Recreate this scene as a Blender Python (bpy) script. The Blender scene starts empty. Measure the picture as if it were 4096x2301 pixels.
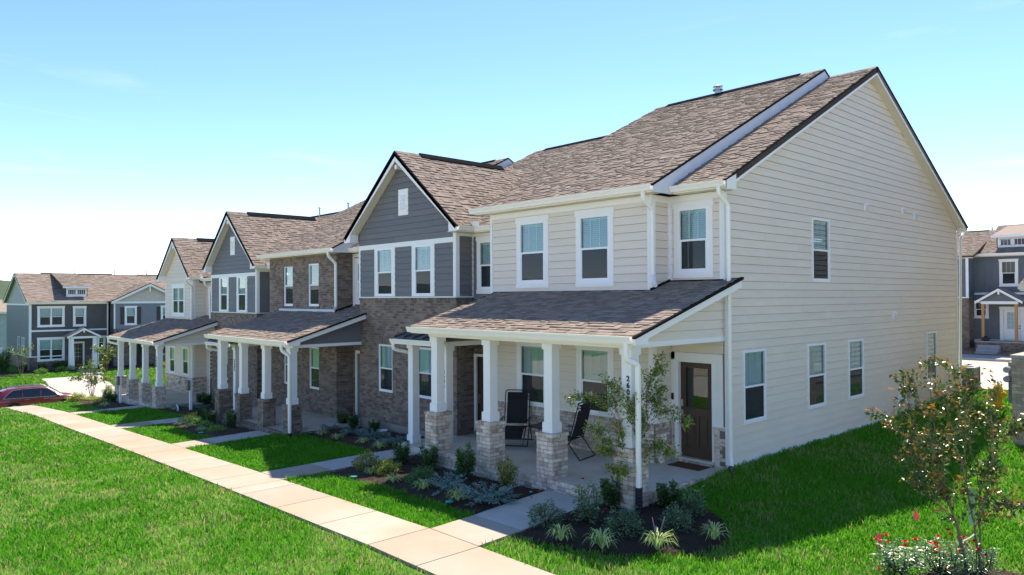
import bpy, math, random
import numpy as np
from mathutils import Vector, Matrix

random.seed(7)
rng = np.random.default_rng(11)
R = math.radians
sc = bpy.context.scene
COL = sc.collection

# ------------------------------------------------------------------ camera, sky, sun, exposure
CAM = Vector((7.968, -13.28, 3.515))
def camera():
    yaw, pit, rol = R(-47.17065), R(0.75324), R(-0.28110)
    f = Vector((math.sin(yaw) * math.cos(pit), math.cos(yaw) * math.cos(pit), math.sin(pit)))
    r = Vector((math.cos(yaw), -math.sin(yaw), 0))
    u = r.cross(f)
    r2 = r * math.cos(rol) + u * math.sin(rol)
    u2 = -r * math.sin(rol) + u * math.cos(rol)
    cd = bpy.data.cameras.new('camera')
    cd.sensor_width = 36
    cd.lens = 36 * 2924.67 / 4096
    cd.clip_end = 6000
    cd.clip_start = 0.1
    o = bpy.data.objects.new('camera', cd)
    m = Matrix((r2, u2, -f)).transposed().to_4x4()
    m.translation = CAM
    o.matrix_world = m
    COL.objects.link(o)
    sc.camera = o
camera()

SUN_EL, SUN_AZ = 55.6, -28.0          # azimuth from +Y towards +X
sun_dir = Vector((math.sin(R(SUN_AZ)) * math.cos(R(SUN_EL)), math.cos(R(SUN_AZ)) * math.cos(R(SUN_EL)), math.sin(R(SUN_EL))))
W = bpy.data.worlds.new('World')
sc.world = W
W.use_nodes = True
def world():
    nt = W.node_tree
    nt.nodes.clear()
    N = nt.nodes.new
    L = nt.links.new
    out = N('ShaderNodeOutputWorld')
    bg = N('ShaderNodeBackground')
    bg.inputs['Strength'].default_value = 0.076
    sky = N('ShaderNodeTexSky')
    sky.sky_type = 'NISHITA'
    sky.sun_disc = False
    sky.sun_elevation = R(SUN_EL)
    sky.sun_rotation = R(SUN_AZ)
    sky.altitude = 0
    sky.air_density = 0.65
    sky.dust_density = 0.05
    sky.ozone_density = 3.0
    # thin bright clouds, low over the horizon
    tc = N('ShaderNodeTexCoord')
    mp = N('ShaderNodeMapping')
    mp.inputs['Scale'].default_value = (2.2, 2.2, 11.0)
    nz = N('ShaderNodeTexNoise')
    nz.inputs['Scale'].default_value = 1.6
    nz.inputs['Detail'].default_value = 7
    nz.inputs['Roughness'].default_value = 0.58
    nz.inputs['Distortion'].default_value = 0.6
    rp = N('ShaderNodeValToRGB')
    rp.color_ramp.elements[0].position = 0.60
    rp.color_ramp.elements[1].position = 0.85
    sep = N('ShaderNodeSeparateXYZ')
    el = N('ShaderNodeMapRange')
    el.inputs['From Min'].default_value = 0.42
    el.inputs['From Max'].default_value = 0.05
    el.inputs['To Min'].default_value = 0.0
    el.inputs['To Max'].default_value = 0.45
    mul = N('ShaderNodeMath')
    mul.operation = 'MULTIPLY'
    mix = N('ShaderNodeMix')
    mix.data_type = 'RGBA'
    hsv = N('ShaderNodeHueSaturation')
    hsv.inputs['Saturation'].default_value = 1.15
    hsv.inputs['Value'].default_value = 1.0
    L(tc.outputs['Generated'], mp.inputs['Vector'])
    L(mp.outputs[0], nz.inputs['Vector'])
    L(nz.outputs[0], rp.inputs[0])
    L(tc.outputs['Generated'], sep.inputs[0])
    L(sep.outputs[2], el.inputs['Value'])
    L(rp.outputs[0], mul.inputs[0])
    L(el.outputs[0], mul.inputs[1])
    L(sky.outputs[0], hsv.inputs['Color'])
    wb = N('ShaderNodeMix')
    wb.data_type = 'RGBA'
    wb.blend_type = 'MULTIPLY'
    wb.inputs[0].default_value = 1.0
    wb.inputs[7].default_value = (1.08, 0.90, 0.84, 1)      # daylight white balance
    L(hsv.outputs[0], wb.inputs[6])
    L(wb.outputs[2], mix.inputs[6])
    mix.inputs[7].default_value = (4.6, 4.5, 4.4, 1)
    L(mul.outputs[0], mix.inputs[0])
    L(mix.outputs[2], bg.inputs['Color'])
    L(bg.outputs[0], out.inputs[0])
world()
sd = bpy.data.lights.new('sun', 'SUN')
sd.energy = 2.0
sd.angle = R(0.5)
sd.color = (1.0, 0.89, 0.73)
so = bpy.data.objects.new('sun', sd)
so.rotation_euler = sun_dir.to_track_quat('Z', 'Y').to_euler()
so.location = (0, 0, 60)
COL.objects.link(so)
sc.view_settings.view_transform = 'Standard'
sc.view_settings.look = 'None'
sc.view_settings.exposure = 2.3
sc.view_settings.gamma = 1
sc.view_settings.use_curve_mapping = False
sc.cycles.max_bounces = 6
sc.cycles.diffuse_bounces = 3
sc.cycles.glossy_bounces = 3
sc.cycles.transparent_max_bounces = 12
sc.cycles.caustics_reflective = False
sc.cycles.caustics_refractive = False
sc.cycles.use_denoising = True

# ------------------------------------------------------------------ materials
MATS = {}
def mat(name, a, b=None, rough=0.6, nscale=3.0, namt=0.15, bump=0.0, bscale=40.0, spec=0.3, metal=0.0, stretch=(1, 1, 1), coat=0.0, trans=0.0, dirt=None, dscale=0.5, damt=0.0):
    """Principled; colour a..b chosen per piece (object random + 'rnd' attribute), mottled by world-space noise."""
    if name in MATS: return MATS[name]
    m = bpy.data.materials.new(name)
    m.use_nodes = True
    nt = m.node_tree
    N, L = nt.nodes.new, nt.links.new
    bs = nt.nodes['Principled BSDF']
    bs.inputs['Roughness'].default_value = rough
    bs.inputs['Specular IOR Level'].default_value = spec
    bs.inputs['Metallic'].default_value = metal
    bs.inputs['Coat Weight'].default_value = coat
    geo = N('ShaderNodeNewGeometry')
    mp = N('ShaderNodeMapping')
    mp.inputs['Scale'].default_value = stretch
    L(geo.outputs['Position'], mp.inputs['Vector'])
    nz = N('ShaderNodeTexNoise')
    nz.inputs['Scale'].default_value = nscale
    nz.inputs['Detail'].default_value = 5
    nz.inputs['Roughness'].default_value = 0.65
    L(mp.outputs[0], nz.inputs['Vector'])
    if b is not None:
        oi = N('ShaderNodeObjectInfo')
        at = N('ShaderNodeAttribute')
        at.attribute_name = 'rnd'
        ad = N('ShaderNodeMath'); ad.operation = 'ADD'
        fr = N('ShaderNodeMath'); fr.operation = 'FRACT'
        L(oi.outputs['Random'], ad.inputs[0]); L(at.outputs['Fac'], ad.inputs[1]); L(ad.outputs[0], fr.inputs[0])
        mx = N('ShaderNodeMix'); mx.data_type = 'RGBA'
        mx.inputs[6].default_value = (*a, 1); mx.inputs[7].default_value = (*b, 1)
        L(fr.outputs[0], mx.inputs[0])
        col = mx.outputs[2]
    else:
        rg = N('ShaderNodeRGB'); rg.outputs[0].default_value = (*a, 1)
        col = rg.outputs[0]
    if dirt is not None:
        n2 = N('ShaderNodeTexNoise'); n2.inputs['Scale'].default_value = dscale; n2.inputs['Detail'].default_value = 6
        L(geo.outputs['Position'], n2.inputs['Vector'])
        r2 = N('ShaderNodeValToRGB'); r2.color_ramp.elements[0].position = 0.45; r2.color_ramp.elements[1].position = 0.75
        L(n2.outputs[0], r2.inputs[0])
        mm = N('ShaderNodeMath'); mm.operation = 'MULTIPLY'; mm.inputs[1].default_value = damt
        L(r2.outputs[0], mm.inputs[0])
        m2 = N('ShaderNodeMix'); m2.data_type = 'RGBA'; m2.inputs[7].default_value = (*dirt, 1)
        L(col, m2.inputs[6]); L(mm.outputs[0], m2.inputs[0]); col = m2.outputs[2]
    mr = N('ShaderNodeMapRange')
    mr.inputs['From Min'].default_value = 0.25; mr.inputs['From Max'].default_value = 0.75
    mr.inputs['To Min'].default_value = 1 - namt; mr.inputs['To Max'].default_value = 1 + namt
    L(nz.outputs[0], mr.inputs[0])
    ml = N('ShaderNodeVectorMath'); ml.operation = 'SCALE'
    L(col, ml.inputs[0]); L(mr.outputs[0], ml.inputs['Scale'])
    L(ml.outputs[0], bs.inputs['Base Color'])
    if bump:
        bn = N('ShaderNodeTexNoise'); bn.inputs['Scale'].default_value = bscale; bn.inputs['Detail'].default_value = 4
        L(mp.outputs[0], bn.inputs['Vector'])
        bp = N('ShaderNodeBump'); bp.inputs['Strength'].default_value = bump; bp.inputs['Distance'].default_value = 0.01
        L(bn.outputs[0], bp.inputs['Height']); L(bp.outputs[0], bs.inputs['Normal'])
    if trans:
        ts = N('ShaderNodeBsdfTranslucent')
        L(ml.outputs[0], ts.inputs[0])
        ms = N('ShaderNodeMixShader'); ms.inputs[0].default_value = trans
        L(bs.outputs[0], ms.inputs[1]); L(ts.outputs[0], ms.inputs[2])
        L(ms.outputs[0], nt.nodes['Material Output'].inputs[0])
    MATS[name] = m
    return m

def glass_mat(name, tint, ior=1.5, rough=0.0, mixin=None, wave=0.0):
    m = bpy.data.materials.new(name); m.use_nodes = True
    nt = m.node_tree; N, L = nt.nodes.new, nt.links.new
    nt.nodes.remove(nt.nodes['Principled BSDF'])
    tr = N('ShaderNodeBsdfTransparent'); tr.inputs[0].default_value = (*tint, 1)
    gl = N('ShaderNodeBsdfGlossy'); gl.inputs['Roughness'].default_value = rough
    gl.inputs['Color'].default_value = (0.95, 0.97, 1, 1)
    fr = N('ShaderNodeFresnel')
    gb = N('ShaderNodeNewGeometry'); mb_ = N('ShaderNodeMapRange')      # same reflectance on both faces of the sheet
    mb_.inputs['To Min'].default_value = ior; mb_.inputs['To Max'].default_value = 1 / ior
    L(gb.outputs['Backfacing'], mb_.inputs['Value']); L(mb_.outputs[0], fr.inputs[0])
    ms = N('ShaderNodeMixShader')
    L(fr.outputs[0], ms.inputs[0]); L(tr.outputs[0], ms.inputs[1]); L(gl.outputs[0], ms.inputs[2])
    if wave:
        geo = N('ShaderNodeNewGeometry'); nz = N('ShaderNodeTexNoise'); nz.inputs['Scale'].default_value = 1.7; nz.inputs['Detail'].default_value = 1
        bp = N('ShaderNodeBump'); bp.inputs['Strength'].default_value = wave; bp.inputs['Distance'].default_value = 0.05
        L(geo.outputs['Position'], nz.inputs[0]); L(nz.outputs[0], bp.inputs['Height']); L(bp.outputs[0], gl.inputs['Normal'])
    last = ms
    if mixin:
        df = N('ShaderNodeBsdfDiffuse'); df.inputs[0].default_value = (*mixin[0], 1)
        m2 = N('ShaderNodeMixShader'); m2.inputs[0].default_value = mixin[1]
        L(ms.outputs[0], m2.inputs[1]); L(df.outputs[0], m2.inputs[2]); last = m2
    L(last.outputs[0], nt.nodes['Material Output'].inputs[0])
    return m

M = {}
M['beige'] = mat('beige_siding', (.74, .665, .56), (.77, .695, .585), rough=.55, nscale=1.2, namt=.05, bump=.06, bscale=60, stretch=(1, 1, 6))
M['wrap'] = mat('lap_shadow_sheathing', (.20, .165, .125), rough=.8)  # sheathing darkened so the plank gaps read as lap shadow lines
M['gray'] = mat('gray_siding', (.150, .152, .160), (.172, .172, .178), rough=.55, nscale=1.5, namt=.07, bump=.06, bscale=60, stretch=(1, 1, 6))
M['taupe'] = mat('taupe_siding', (.30, .28, .25), (.33, .305, .27), rough=.55, nscale=1.5, namt=.06, stretch=(1, 1, 6))
M['charcoal'] = mat('charcoal_siding', (.095, .092, .09), (.108, .103, .10), rough=.6, nscale=2, namt=.08)
M['slate'] = mat('slate_siding', (.125, .150, .165), (.14, .165, .18), rough=.6, nscale=2, namt=.08)
M['bluegray'] = mat('bluegray_siding', (.20, .215, .23), (.215, .23, .245), rough=.6, nscale=2, namt=.06)
M['cream'] = mat('cream_shingle_siding', (.56, .50, .42), (.62, .55, .47), rough=.6, nscale=3, namt=.06)
M['white'] = mat('white_trim', (.86, .855, .83), rough=.45, nscale=2.5, namt=.03, spec=.4)
M['vinyl'] = mat('white_vinyl', (.87, .875, .88), rough=.3, nscale=2, namt=.02, spec=.5)
M['gutter'] = mat('cream_white_gutter', (.87, .85, .79), rough=.3, nscale=2, namt=.03, spec=.5)
M['soffit'] = mat('cream_soffit', (.70, .675, .60), rough=.5, nscale=4, namt=.05, stretch=(12, 1, 1))
M['flash'] = mat('gray_step_flashing', (.62, .67, .71), rough=.5, nscale=3, namt=.08)
M['black'] = mat('black_drip_edge', (.022, .021, .021), rough=1, nscale=8, namt=.2, spec=.0)
M['blackmetal'] = mat('black_metal', (.014, .014, .016), rough=.35, nscale=9, namt=.2, spec=.5)
M['mesh'] = mat('black_fabric', (.018, .019, .022), rough=.8, nscale=40, namt=.3, bump=.2, bscale=300)
M['metalroof'] = mat('dark_metal_roof', (.060, .066, .072), rough=.35, nscale=4, namt=.12, spec=.5)
M['shingle'] = mat('brown_shingle', (.190, .155, .130), (.315, .258, .215), rough=.95, nscale=30, namt=.14, bump=.2, bscale=260, spec=.05, dirt=(.215, .18, .155), dscale=.5, damt=.25)
M['deck'] = mat('dark_roof_deck', (.085, .068, .06), rough=.9, nscale=6, namt=.15)
M['dbrick'] = mat('dark_brown_brick', (.115, .088, .074), (.275, .215, .172), rough=.85, nscale=16, namt=.28, bump=.3, bscale=90, dirt=(.33, .285, .24), dscale=1.3, damt=.35)
M['dmortar'] = mat('brown_mortar', (.30, .265, .225), rough=.95, nscale=20, namt=.15, bump=.2, bscale=120)
M['lbrick'] = mat('whitewashed_brick', (.76, .67, .565), (.58, .47, .38), rough=.85, nscale=13, namt=.22, bump=.3, bscale=80, dirt=(.30, .215, .165), dscale=7, damt=.65)
M['lbrick2'] = mat('brown_flashed_brick', (.36, .26, .21), (.54, .44, .36), rough=.85, nscale=14, namt=.25, bump=.3, bscale=80, dirt=(.60, .53, .45), dscale=6, damt=.5)
M['lmortar'] = mat('dark_tan_mortar', (.235, .195, .165), rough=.95, nscale=22, namt=.18, bump=.2, bscale=120)
M['nbrick'] = mat('tan_brick', (.52, .42, .30), (.34, .27, .20), rough=.85, nscale=14, namt=.3, bump=.3, bscale=80)
M['concrete'] = mat('porch_concrete', (.60, .55, .475), rough=.9, nscale=1.4, namt=.14, bump=.06, bscale=180, dirt=(.40, .30, .20), dscale=.8, damt=.55)
M['walk'] = mat('walk_concrete', (.375, .325, .265), (.43, .375, .31), rough=.95, nscale=2.2, namt=.10, bump=.08, bscale=200, spec=.05, dirt=(.40, .255, .155), dscale=.55, damt=.7)
M['street'] = mat('street_concrete', (.42, .40, .365), rough=.95, spec=.05, nscale=1.0, namt=.10, bump=.05, bscale=90, dirt=(.40, .37, .33), dscale=.35, damt=.4)
M['road'] = mat('road_asphalt', (.16, .155, .15), rough=.9, nscale=3, namt=.15, bump=.1, bscale=120)
M['soil'] = mat('red_brown_dirt', (.24, .15, .095), rough=.95, nscale=2.5, namt=.35, bump=.6, bscale=18)
M['door'] = mat('brown_wood_door', (.070, .042, .026), rough=.42, nscale=5, namt=.25, spec=.4, stretch=(14, 14, .8))
M['nickel'] = mat('satin_nickel', (.62, .58, .52), rough=.28, metal=1.0, nscale=5, namt=.05)
M['steel'] = mat('galvanised_pipe', (.42, .45, .47), rough=.4, metal=.7, nscale=9, namt=.1)
M['coir'] = mat('brown_coir', (.115, .058, .026), rough=1, nscale=60, namt=.5, bump=.8, bscale=200)
M['blind'] = mat('white_blind', (.78, .78, .76), rough=.5, nscale=2, namt=.03)
M['board'] = mat('white_house_wrap', (.75, .77, .79), rough=.6, nscale=2, namt=.05)
M['inside'] = mat('dim_room', (.25, .24, .22), rough=.9)
M['digit'] = mat('black_digit', (.012, .012, .012), rough=.5)
M['teal'] = mat('teal_plastic', (.03, .34, .33), rough=.4)
M['signbox'] = mat('olive_gray_box', (.17, .155, .115), rough=.6)
M['lumber'] = mat('raw_lumber', (.46, .27, .11), rough=.7, nscale=6, namt=.2, stretch=(8, 8, .5))
M['shutter'] = mat('dark_shutter', (.055, .047, .042), rough=.55, nscale=6, namt=.1)
M['pane'] = glass_mat('window_glass', (.80, .90, .90), 1.55, wave=.02)
M['lowpane'] = glass_mat('screened_glass', (.50, .56, .57), 1.5, mixin=((.055, .065, .07), .45), wave=.02)
M['carglass'] = glass_mat('car_glass', (.10, .12, .13), 1.5)
# ------------------------------------------------------------------ mesh helpers
WPOS = {}
def link(o, parent=None, world=(0, 0, 0)):
    COL.objects.link(o)
    w = Vector(world)
    if parent is not None:
        o.parent = parent
        o.location = w - WPOS[parent.name]
    else:
        o.location = w
    WPOS[o.name] = w
    return o
def tag(o, label=None, cat=None, group=None, kind=None):
    if label: o['label'] = label
    if cat: o['category'] = cat
    if group: o['group'] = group
    if kind: o['kind'] = kind
    return o
def thing(name, loc, label, cat, group=None):
    o = bpy.data.objects.new(name, None)
    o.empty_display_size = 0.3
    link(o, None, loc)
    return tag(o, label, cat, group)

def _flip(p):
    a, b, c = (Vector(p[i]) - Vector(p[0]) for i in (1, 3, 4))
    return a.cross(b).dot(c) < 0
HF = ((0, 3, 2, 1), (4, 5, 6, 7), (0, 1, 5, 4), (1, 2, 6, 5), (2, 3, 7, 6), (3, 0, 4, 7))

class MB:
    def __init__(s):
        s.v = []; s.f = []; s.r = []; s.cur = 0.0
    def add(s, vs, fs):
        n = len(s.v)
        s.v.extend([tuple(p) for p in vs]); s.r.extend([s.cur] * len(vs))
        s.f.extend([tuple(i + n for i in f) for f in fs])
        return s
    def hexa(s, p):
        fl = _flip(p)
        return s.add(p, [f[::-1] for f in HF] if fl else HF)
    def box(s, x0, x1, y0, y1, z0, z1):
        return s.hexa([(x0, y0, z0), (x1, y0, z0), (x1, y1, z0), (x0, y1, z0), (x0, y0, z1), (x1, y0, z1), (x1, y1, z1), (x0, y1, z1)])
    def fbox(s, fr, u0, u1, d0, d1, z0, z1):
        return s.hexa([fr.pt(u, d, z) for z in (z0, z1) for u, d in ((u0, d0), (u1, d0), (u1, d1), (u0, d1))])
    def prism(s, pts, off):
        """pts: closed planar polygon, extruded by off"""
        n = len(pts); off = Vector(off)
        a = [Vector(p) for p in pts]
        nrm = Vector((0, 0, 0))
        for i in range(n): nrm += (a[i] - a[0]).cross(a[(i + 1) % n] - a[0])
        if nrm.dot(off) > 0: a = a[::-1]
        b = [p + off for p in a]
        fs = [tuple(range(n)), tuple(range(2 * n - 1, n - 1, -1))] + [(i, i + n, (i + 1) % n + n, (i + 1) % n) for i in range(n)]
        return s.add(a + b, fs)
    def tube(s, path, rad, n=6, flat=1.0, cap=True):
        path = [Vector(p) for p in path]
        rad = rad if isinstance(rad, (list, tuple)) else [rad] * len(path)
        vs = []; k = len(path)
        up = None
        for i, p in enumerate(path):
            t = (path[min(i + 1, k - 1)] - path[max(i - 1, 0)]).normalized()
            if up is None:
                up = Vector((0, 0, 1)) if abs(t.z) < .9 else Vector((1, 0, 0))
            a = t.cross(up)
            if a.length < 1e-5: a = t.orthogonal()
            a.normalize(); b = a.cross(t).normalized(); up = b
            for j in range(n):
                q = 2 * math.pi * (j + .5) / n
                vs.append(p + a * math.cos(q) * rad[i] + b * math.sin(q) * rad[i] * flat)
        fs = []
        for i in range(k - 1):
            for j in range(n):
                j2 = (j + 1) % n
                fs.append((i * n + j, i * n + j2, (i + 1) * n + j2, (i + 1) * n + j))
        if cap:
            fs.append(tuple(range(n))[::-1]); fs.append(tuple(range((k - 1) * n, k * n)))
        return s.add(vs, fs)
    def lathe(s, prof, n=16, c=(0, 0, 0)):
        vs = []; fs = []
        for r_, z in prof:
            for j in range(n):
                q = 2 * math.pi * j / n
                vs.append((c[0] + r_ * math.cos(q), c[1] + r_ * math.sin(q), c[2] + z))
        for i in range(len(prof) - 1):
            for j in range(n):
                j2 = (j + 1) % n
                fs.append((i * n + j, i * n + j2, (i + 1) * n + j2, (i + 1) * n + j))
        fs.append(tuple(range(n))[::-1]); fs.append(tuple(range((len(prof) - 1) * n, len(prof) * n)))
        return s.add(vs, fs)
    def build(s, name, m, parent=None, kind=None, smooth=False, label=None, cat=None, group=None, local=False):
        if not s.v: return None
        a = np.array(s.v, dtype=np.float64)
        if local: c = np.zeros(3)
        else:
            lo, hi = a.min(0), a.max(0)
            c = np.array([(lo[0] + hi[0]) / 2, (lo[1] + hi[1]) / 2, lo[2]])
        me = bpy.data.meshes.new(name)
        me.from_pydata((a - c).tolist(), [], s.f)
        if any(s.r):
            at = me.attributes.new('rnd', 'FLOAT', 'POINT')
            at.data.foreach_set('value', np.array(s.r, dtype=np.float32))
        me.materials.append(m)
        if smooth: me.polygons.foreach_set('use_smooth', [True] * len(me.polygons))
        me.update()
        o = bpy.data.objects.new(name, me)
        link(o, parent, Vector(c) if not local else (WPOS[parent.name] if parent else (0, 0, 0)))
        tag(o, label, cat, group, kind)
        return o

class Fr:
    """wall frame: u along the wall, d outwards, z up (z is absolute)"""
    def __init__(s, o, U, N):
        s.o = Vector(o); s.U = Vector(U); s.N = Vector(N)
    def pt(s, u, d, z):
        p = s.o + s.U * u + s.N * d
        return (p.x, p.y, z)
def FX(y): return Fr((0, y, 0), (1, 0, 0), (0, -1, 0))      # wall facing the front (-Y); u = X
def FS(x): return Fr((x, 0, 0), (0, 1, 0), (1, 0, 0))       # wall facing +X; u = Y
def FL(x): return Fr((x, 0, 0), (0, 1, 0), (-1, 0, 0))      # wall facing -X; u = Y
def FB(y): return Fr((0, y, 0), (1, 0, 0), (0, 1, 0))       # wall facing the back

UNIT = {}
def unit_mesh(kind, m):
    k = (kind, m.name)
    if k in UNIT: return UNIT[k]
    b = MB()
    if kind == 'wedge':   # x width, y up the slope, z thickness (thick at the lower edge)
        b.hexa([(-.5, 0, 0), (.5, 0, 0), (.5, 1, 0), (-.5, 1, 0), (-.5, 0, 1), (.5, 0, 1), (.5, 1, .15), (-.5, 1, .15)])
    else:
        b.box(-.5, .5, -.5, .5, -.5, .5)
    me = bpy.data.meshes.new(kind)
    me.from_pydata(b.v, [], b.f)
    me.materials.append(m)
    UNIT[k] = me
    return me
UV = {'wedge': [(-.5, 0, 0), (.5, 0, 0), (.5, 1, 0), (-.5, 1, 0), (-.5, 0, 1), (.5, 0, 1), (.5, 1, .15), (-.5, 1, .15)],
      'box': [(-.5, -.5, -.5), (.5, -.5, -.5), (.5, .5, -.5), (-.5, .5, -.5), (-.5, -.5, .5), (.5, -.5, .5), (.5, .5, .5), (-.5, .5, .5)]}

class Bank:
    """collects the small pieces of one thing; the largest 300 of a name become parts, the rest one joined part"""
    def __init__(s, root, limit=290):
        s.root = root; s.p = {}; s.limit = limit
    def unit(s, name, kind, mtx, m, n=None):
        c = mtx.translation
        t = CAM - c
        pr = 1.0 / t.length
        if n is not None:
            k = n.dot(t.normalized()); pr *= max(.02, k) if k > 0 else .001
        s.p.setdefault(name, []).append((pr, kind, mtx, m))
    def mesh(s, name, vs, fs, m, n=None):
        c = sum((Vector(v) for v in vs), Vector()) / len(vs)
        t = CAM - c
        pr = 1.0 / t.length
        if n is not None: pr *= (1 if n.dot(t) > 0 else .001)
        s.p.setdefault(name, []).append((pr, 'mesh', (vs, fs), m))
    def finish(s):
        for name, L in s.p.items():
            L.sort(key=lambda q: -q[0])
            for pr, kind, g, m in L[:s.limit]:
                if kind == 'mesh':
                    b = MB(); b.v = [tuple(v) for v in g[0]]; b.f = list(g[1]); b.r = [0] * len(b.v)
                    b.build(name, m, s.root)
                else:
                    o = bpy.data.objects.new(name, unit_mesh(kind, m))
                    COL.objects.link(o)
                    o.parent = s.root
                    mm = g.copy(); mm.translation = g.translation - WPOS[s.root.name]
                    o.matrix_basis = mm
            rest = {}
            for pr, kind, g, m in L[s.limit:]: rest.setdefault(m.name, []).append((kind, g, m))
            if not rest: continue
            b = MB(); mats = []; mi = []
            for mn, Q in rest.items():
                mats.append(Q[0][2])
                for kind, g, m in Q:
                    b.cur = random.random() + .001
                    nf = len(b.f)
                    if kind == 'mesh': b.add(g[0], g[1])
                    else: b.add([g @ Vector(v) for v in UV[kind]], HF)
                    mi.extend([len(mats) - 1] * (len(b.f) - nf))
            o = b.build(name + ('s' if not name.endswith('s') else ''), mats[0], s.root, kind='stuff')
            for m in mats[1:]: o.data.materials.append(m)
            o.data.polygons.foreach_set('material_index', mi)

def bands(z0, z1, holes):
    zs = sorted({z0, z1} | {z for h in holes for z in (h[2], h[3]) if z0 + .004 < z < z1 - .004})
    return list(zip(zs[:-1], zs[1:]))
def spans(u0, u1, holes, za, zb):
    out = [(u0, u1)]
    zm = (za + zb) / 2
    for h in holes:
        if h[2] < zm < h[3]:
            nx = []
            for a, b in out:
                if h[1] <= a or h[0] >= b: nx.append((a, b)); continue
                if h[0] > a: nx.append((a, h[0]))
                if h[1] < b: nx.append((h[1], b))
            out = nx
    return [(a, b) for a, b in out if b - a > .012]

def siding(bank, fr, u0, u1, z0, z1, m, holes=(), ex=.178, gab=None, name='plank', run=3.66, start=None):
    z = z0 if start is None else start
    k = 0
    while z < z1 - .01:
        zt = min(z + ex, z1)
        zb = max(z + (.006 if z > z0 + .01 else 0), z0)
        if zt - zb < .012: z += ex; continue
        off = random.uniform(0, run)
        # plank pieces along the run
        cuts = [u0]
        q = u0 + off
        while q < u1 - .4:
            if q > u0 + .4: cuts.append(q)
            q += run
        cuts.append(u1)
        dz = lambda zz: .026 - (.020 * (zz - z) / ex)
        for ci in range(len(cuts) - 1):
            ca, cb = cuts[ci] + (.0015 if ci else 0), cuts[ci + 1] - (.0015 if ci < len(cuts) - 2 else 0)
            groups = []
            for (a, b) in bands(zb, zt - .0, holes):
                for (p, r_) in spans(ca, cb, holes, a, b):
                    pa, pb, ra, rb = p, p, r_, r_
                    if gab:
                        ga, gb = gab(a), gab(b)
                        pa, pb = max(p, ga[0]), max(p, gb[0]); ra, rb = min(r_, ga[1]), min(r_, gb[1])
                        if ra - pa < .01: continue
                        if rb < pb: pb = rb = (pb + rb) / 2
                    pts = [fr.pt(pa, 0, a), fr.pt(ra, 0, a), fr.pt(ra, dz(a), a), fr.pt(pa, dz(a), a),
                           fr.pt(pb, 0, b), fr.pt(rb, 0, b), fr.pt(rb, dz(b), b), fr.pt(pb, dz(b), b)]
                    for g in groups:
                        if not (r_ < g[0] - .001 or p > g[1] + .001): g[2].append(pts); g[0] = min(g[0], p); g[1] = max(g[1], r_); break
                    else: groups.append([p, r_, [pts]])
            for g in groups:
                mb = MB()
                for pts in g[2]: mb.hexa(pts)
                bank.mesh(name, mb.v, mb.f, m, fr.N)
        z += ex; k += 1

def backing(root, fr, u0, u1, z0, z1, m, holes=(), gab=None, d0=-.14, d1=-.003, name='wall', label=None):
    b = MB()
    zz = [z0]
    if gab:
        n = max(2, int((z1 - z0) / .25)); zz = [z0 + (z1 - z0) * i / n for i in range(n + 1)]
    else: zz = [z0, z1]
    for za, zb in zip(zz[:-1], zz[1:]):
        for a, c in bands(za, zb, holes):
            for p, q in spans(u0, u1, holes, a, c):
                pa = pb = p; qa = qb = q
                if gab:
                    ga, gb = gab(a), gab(c)
                    pa, pb = max(p, ga[0]), max(p, gb[0]); qa, qb = min(q, ga[1]), min(q, gb[1])
                    if qa - pa < .005: continue
                    if qb < pb: qb = pb = (pb + qb) / 2
                b.hexa([fr.pt(pa, d0, a), fr.pt(qa, d0, a), fr.pt(qa, d1, a), fr.pt(pa, d1, a), fr.pt(pb, d0, c), fr.pt(qb, d0, c), fr.pt(qb, d1, c), fr.pt(pb, d1, c)])
    return b.build(name, m, root, label=label)

BC, BL, BJ = .0794, .194, .0095
def bmtx(fr, u, d, z, su, sd, sz):
    c = Vector(fr.pt(u, d, z))
    m = Matrix((fr.U * su, fr.N * sd, Vector((0, 0, sz)))).transposed().to_4x4()
    m.translation = c
    return m
def pickbrick(ms):
    return ms[0] if len(ms) == 1 or random.random() < .74 else ms[1]
def bricks(bank, fr, u0, u1, z0, z1, ms, holes=(), depth=.06, shorts=0.0):
    n = max(1, round((z1 - z0) / BC)); ch = (z1 - z0) / n
    for k in range(n):
        a, b = z0 + k * ch, z0 + (k + 1) * ch
        for p, q in spans(u0, u1, holes, a, b):
            u = p
            first = True
            while u < q - .02:
                L = BL
                if first and k % 2: L = BL / 2 - BJ / 2
                elif shorts and random.random() < shorts: L = BL / 2 - BJ / 2
                first = False
                if u + L > q - .06: L = q - u
                j = random.uniform(-.0025, .003)
                bank.unit('brick', 'box', bmtx(fr, u + L / 2, -depth / 2 + j, (a + b) / 2, L, depth, ch - BJ), pickbrick(ms), fr.N)
                u += L + BJ
def rowlock(bank, fr, u0, u1, z0, z1, ms, d0=-.05, d1=.02, w=.0745, name='brick'):
    n = max(1, round((u1 - u0) / w)); w = (u1 - u0) / n
    for k in range(n):
        j = random.uniform(-.002, .002)
        bank.unit(name, 'box', bmtx(fr, u0 + (k + .5) * w, (d0 + d1) / 2 + j, (z0 + z1) / 2, w - BJ, d1 - d0, z1 - z0), pickbrick(ms), fr.N)

def boards(root, fr, L, m, name='trim_board'):
    """each entry (u0,u1,z0,z1,d0,d1) becomes one board"""
    for (u0, u1, z0, z1, d0, d1) in L:
        MB().fbox(fr, u0, u1, d0, d1, z0, z1).build(name, m, root)

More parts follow.
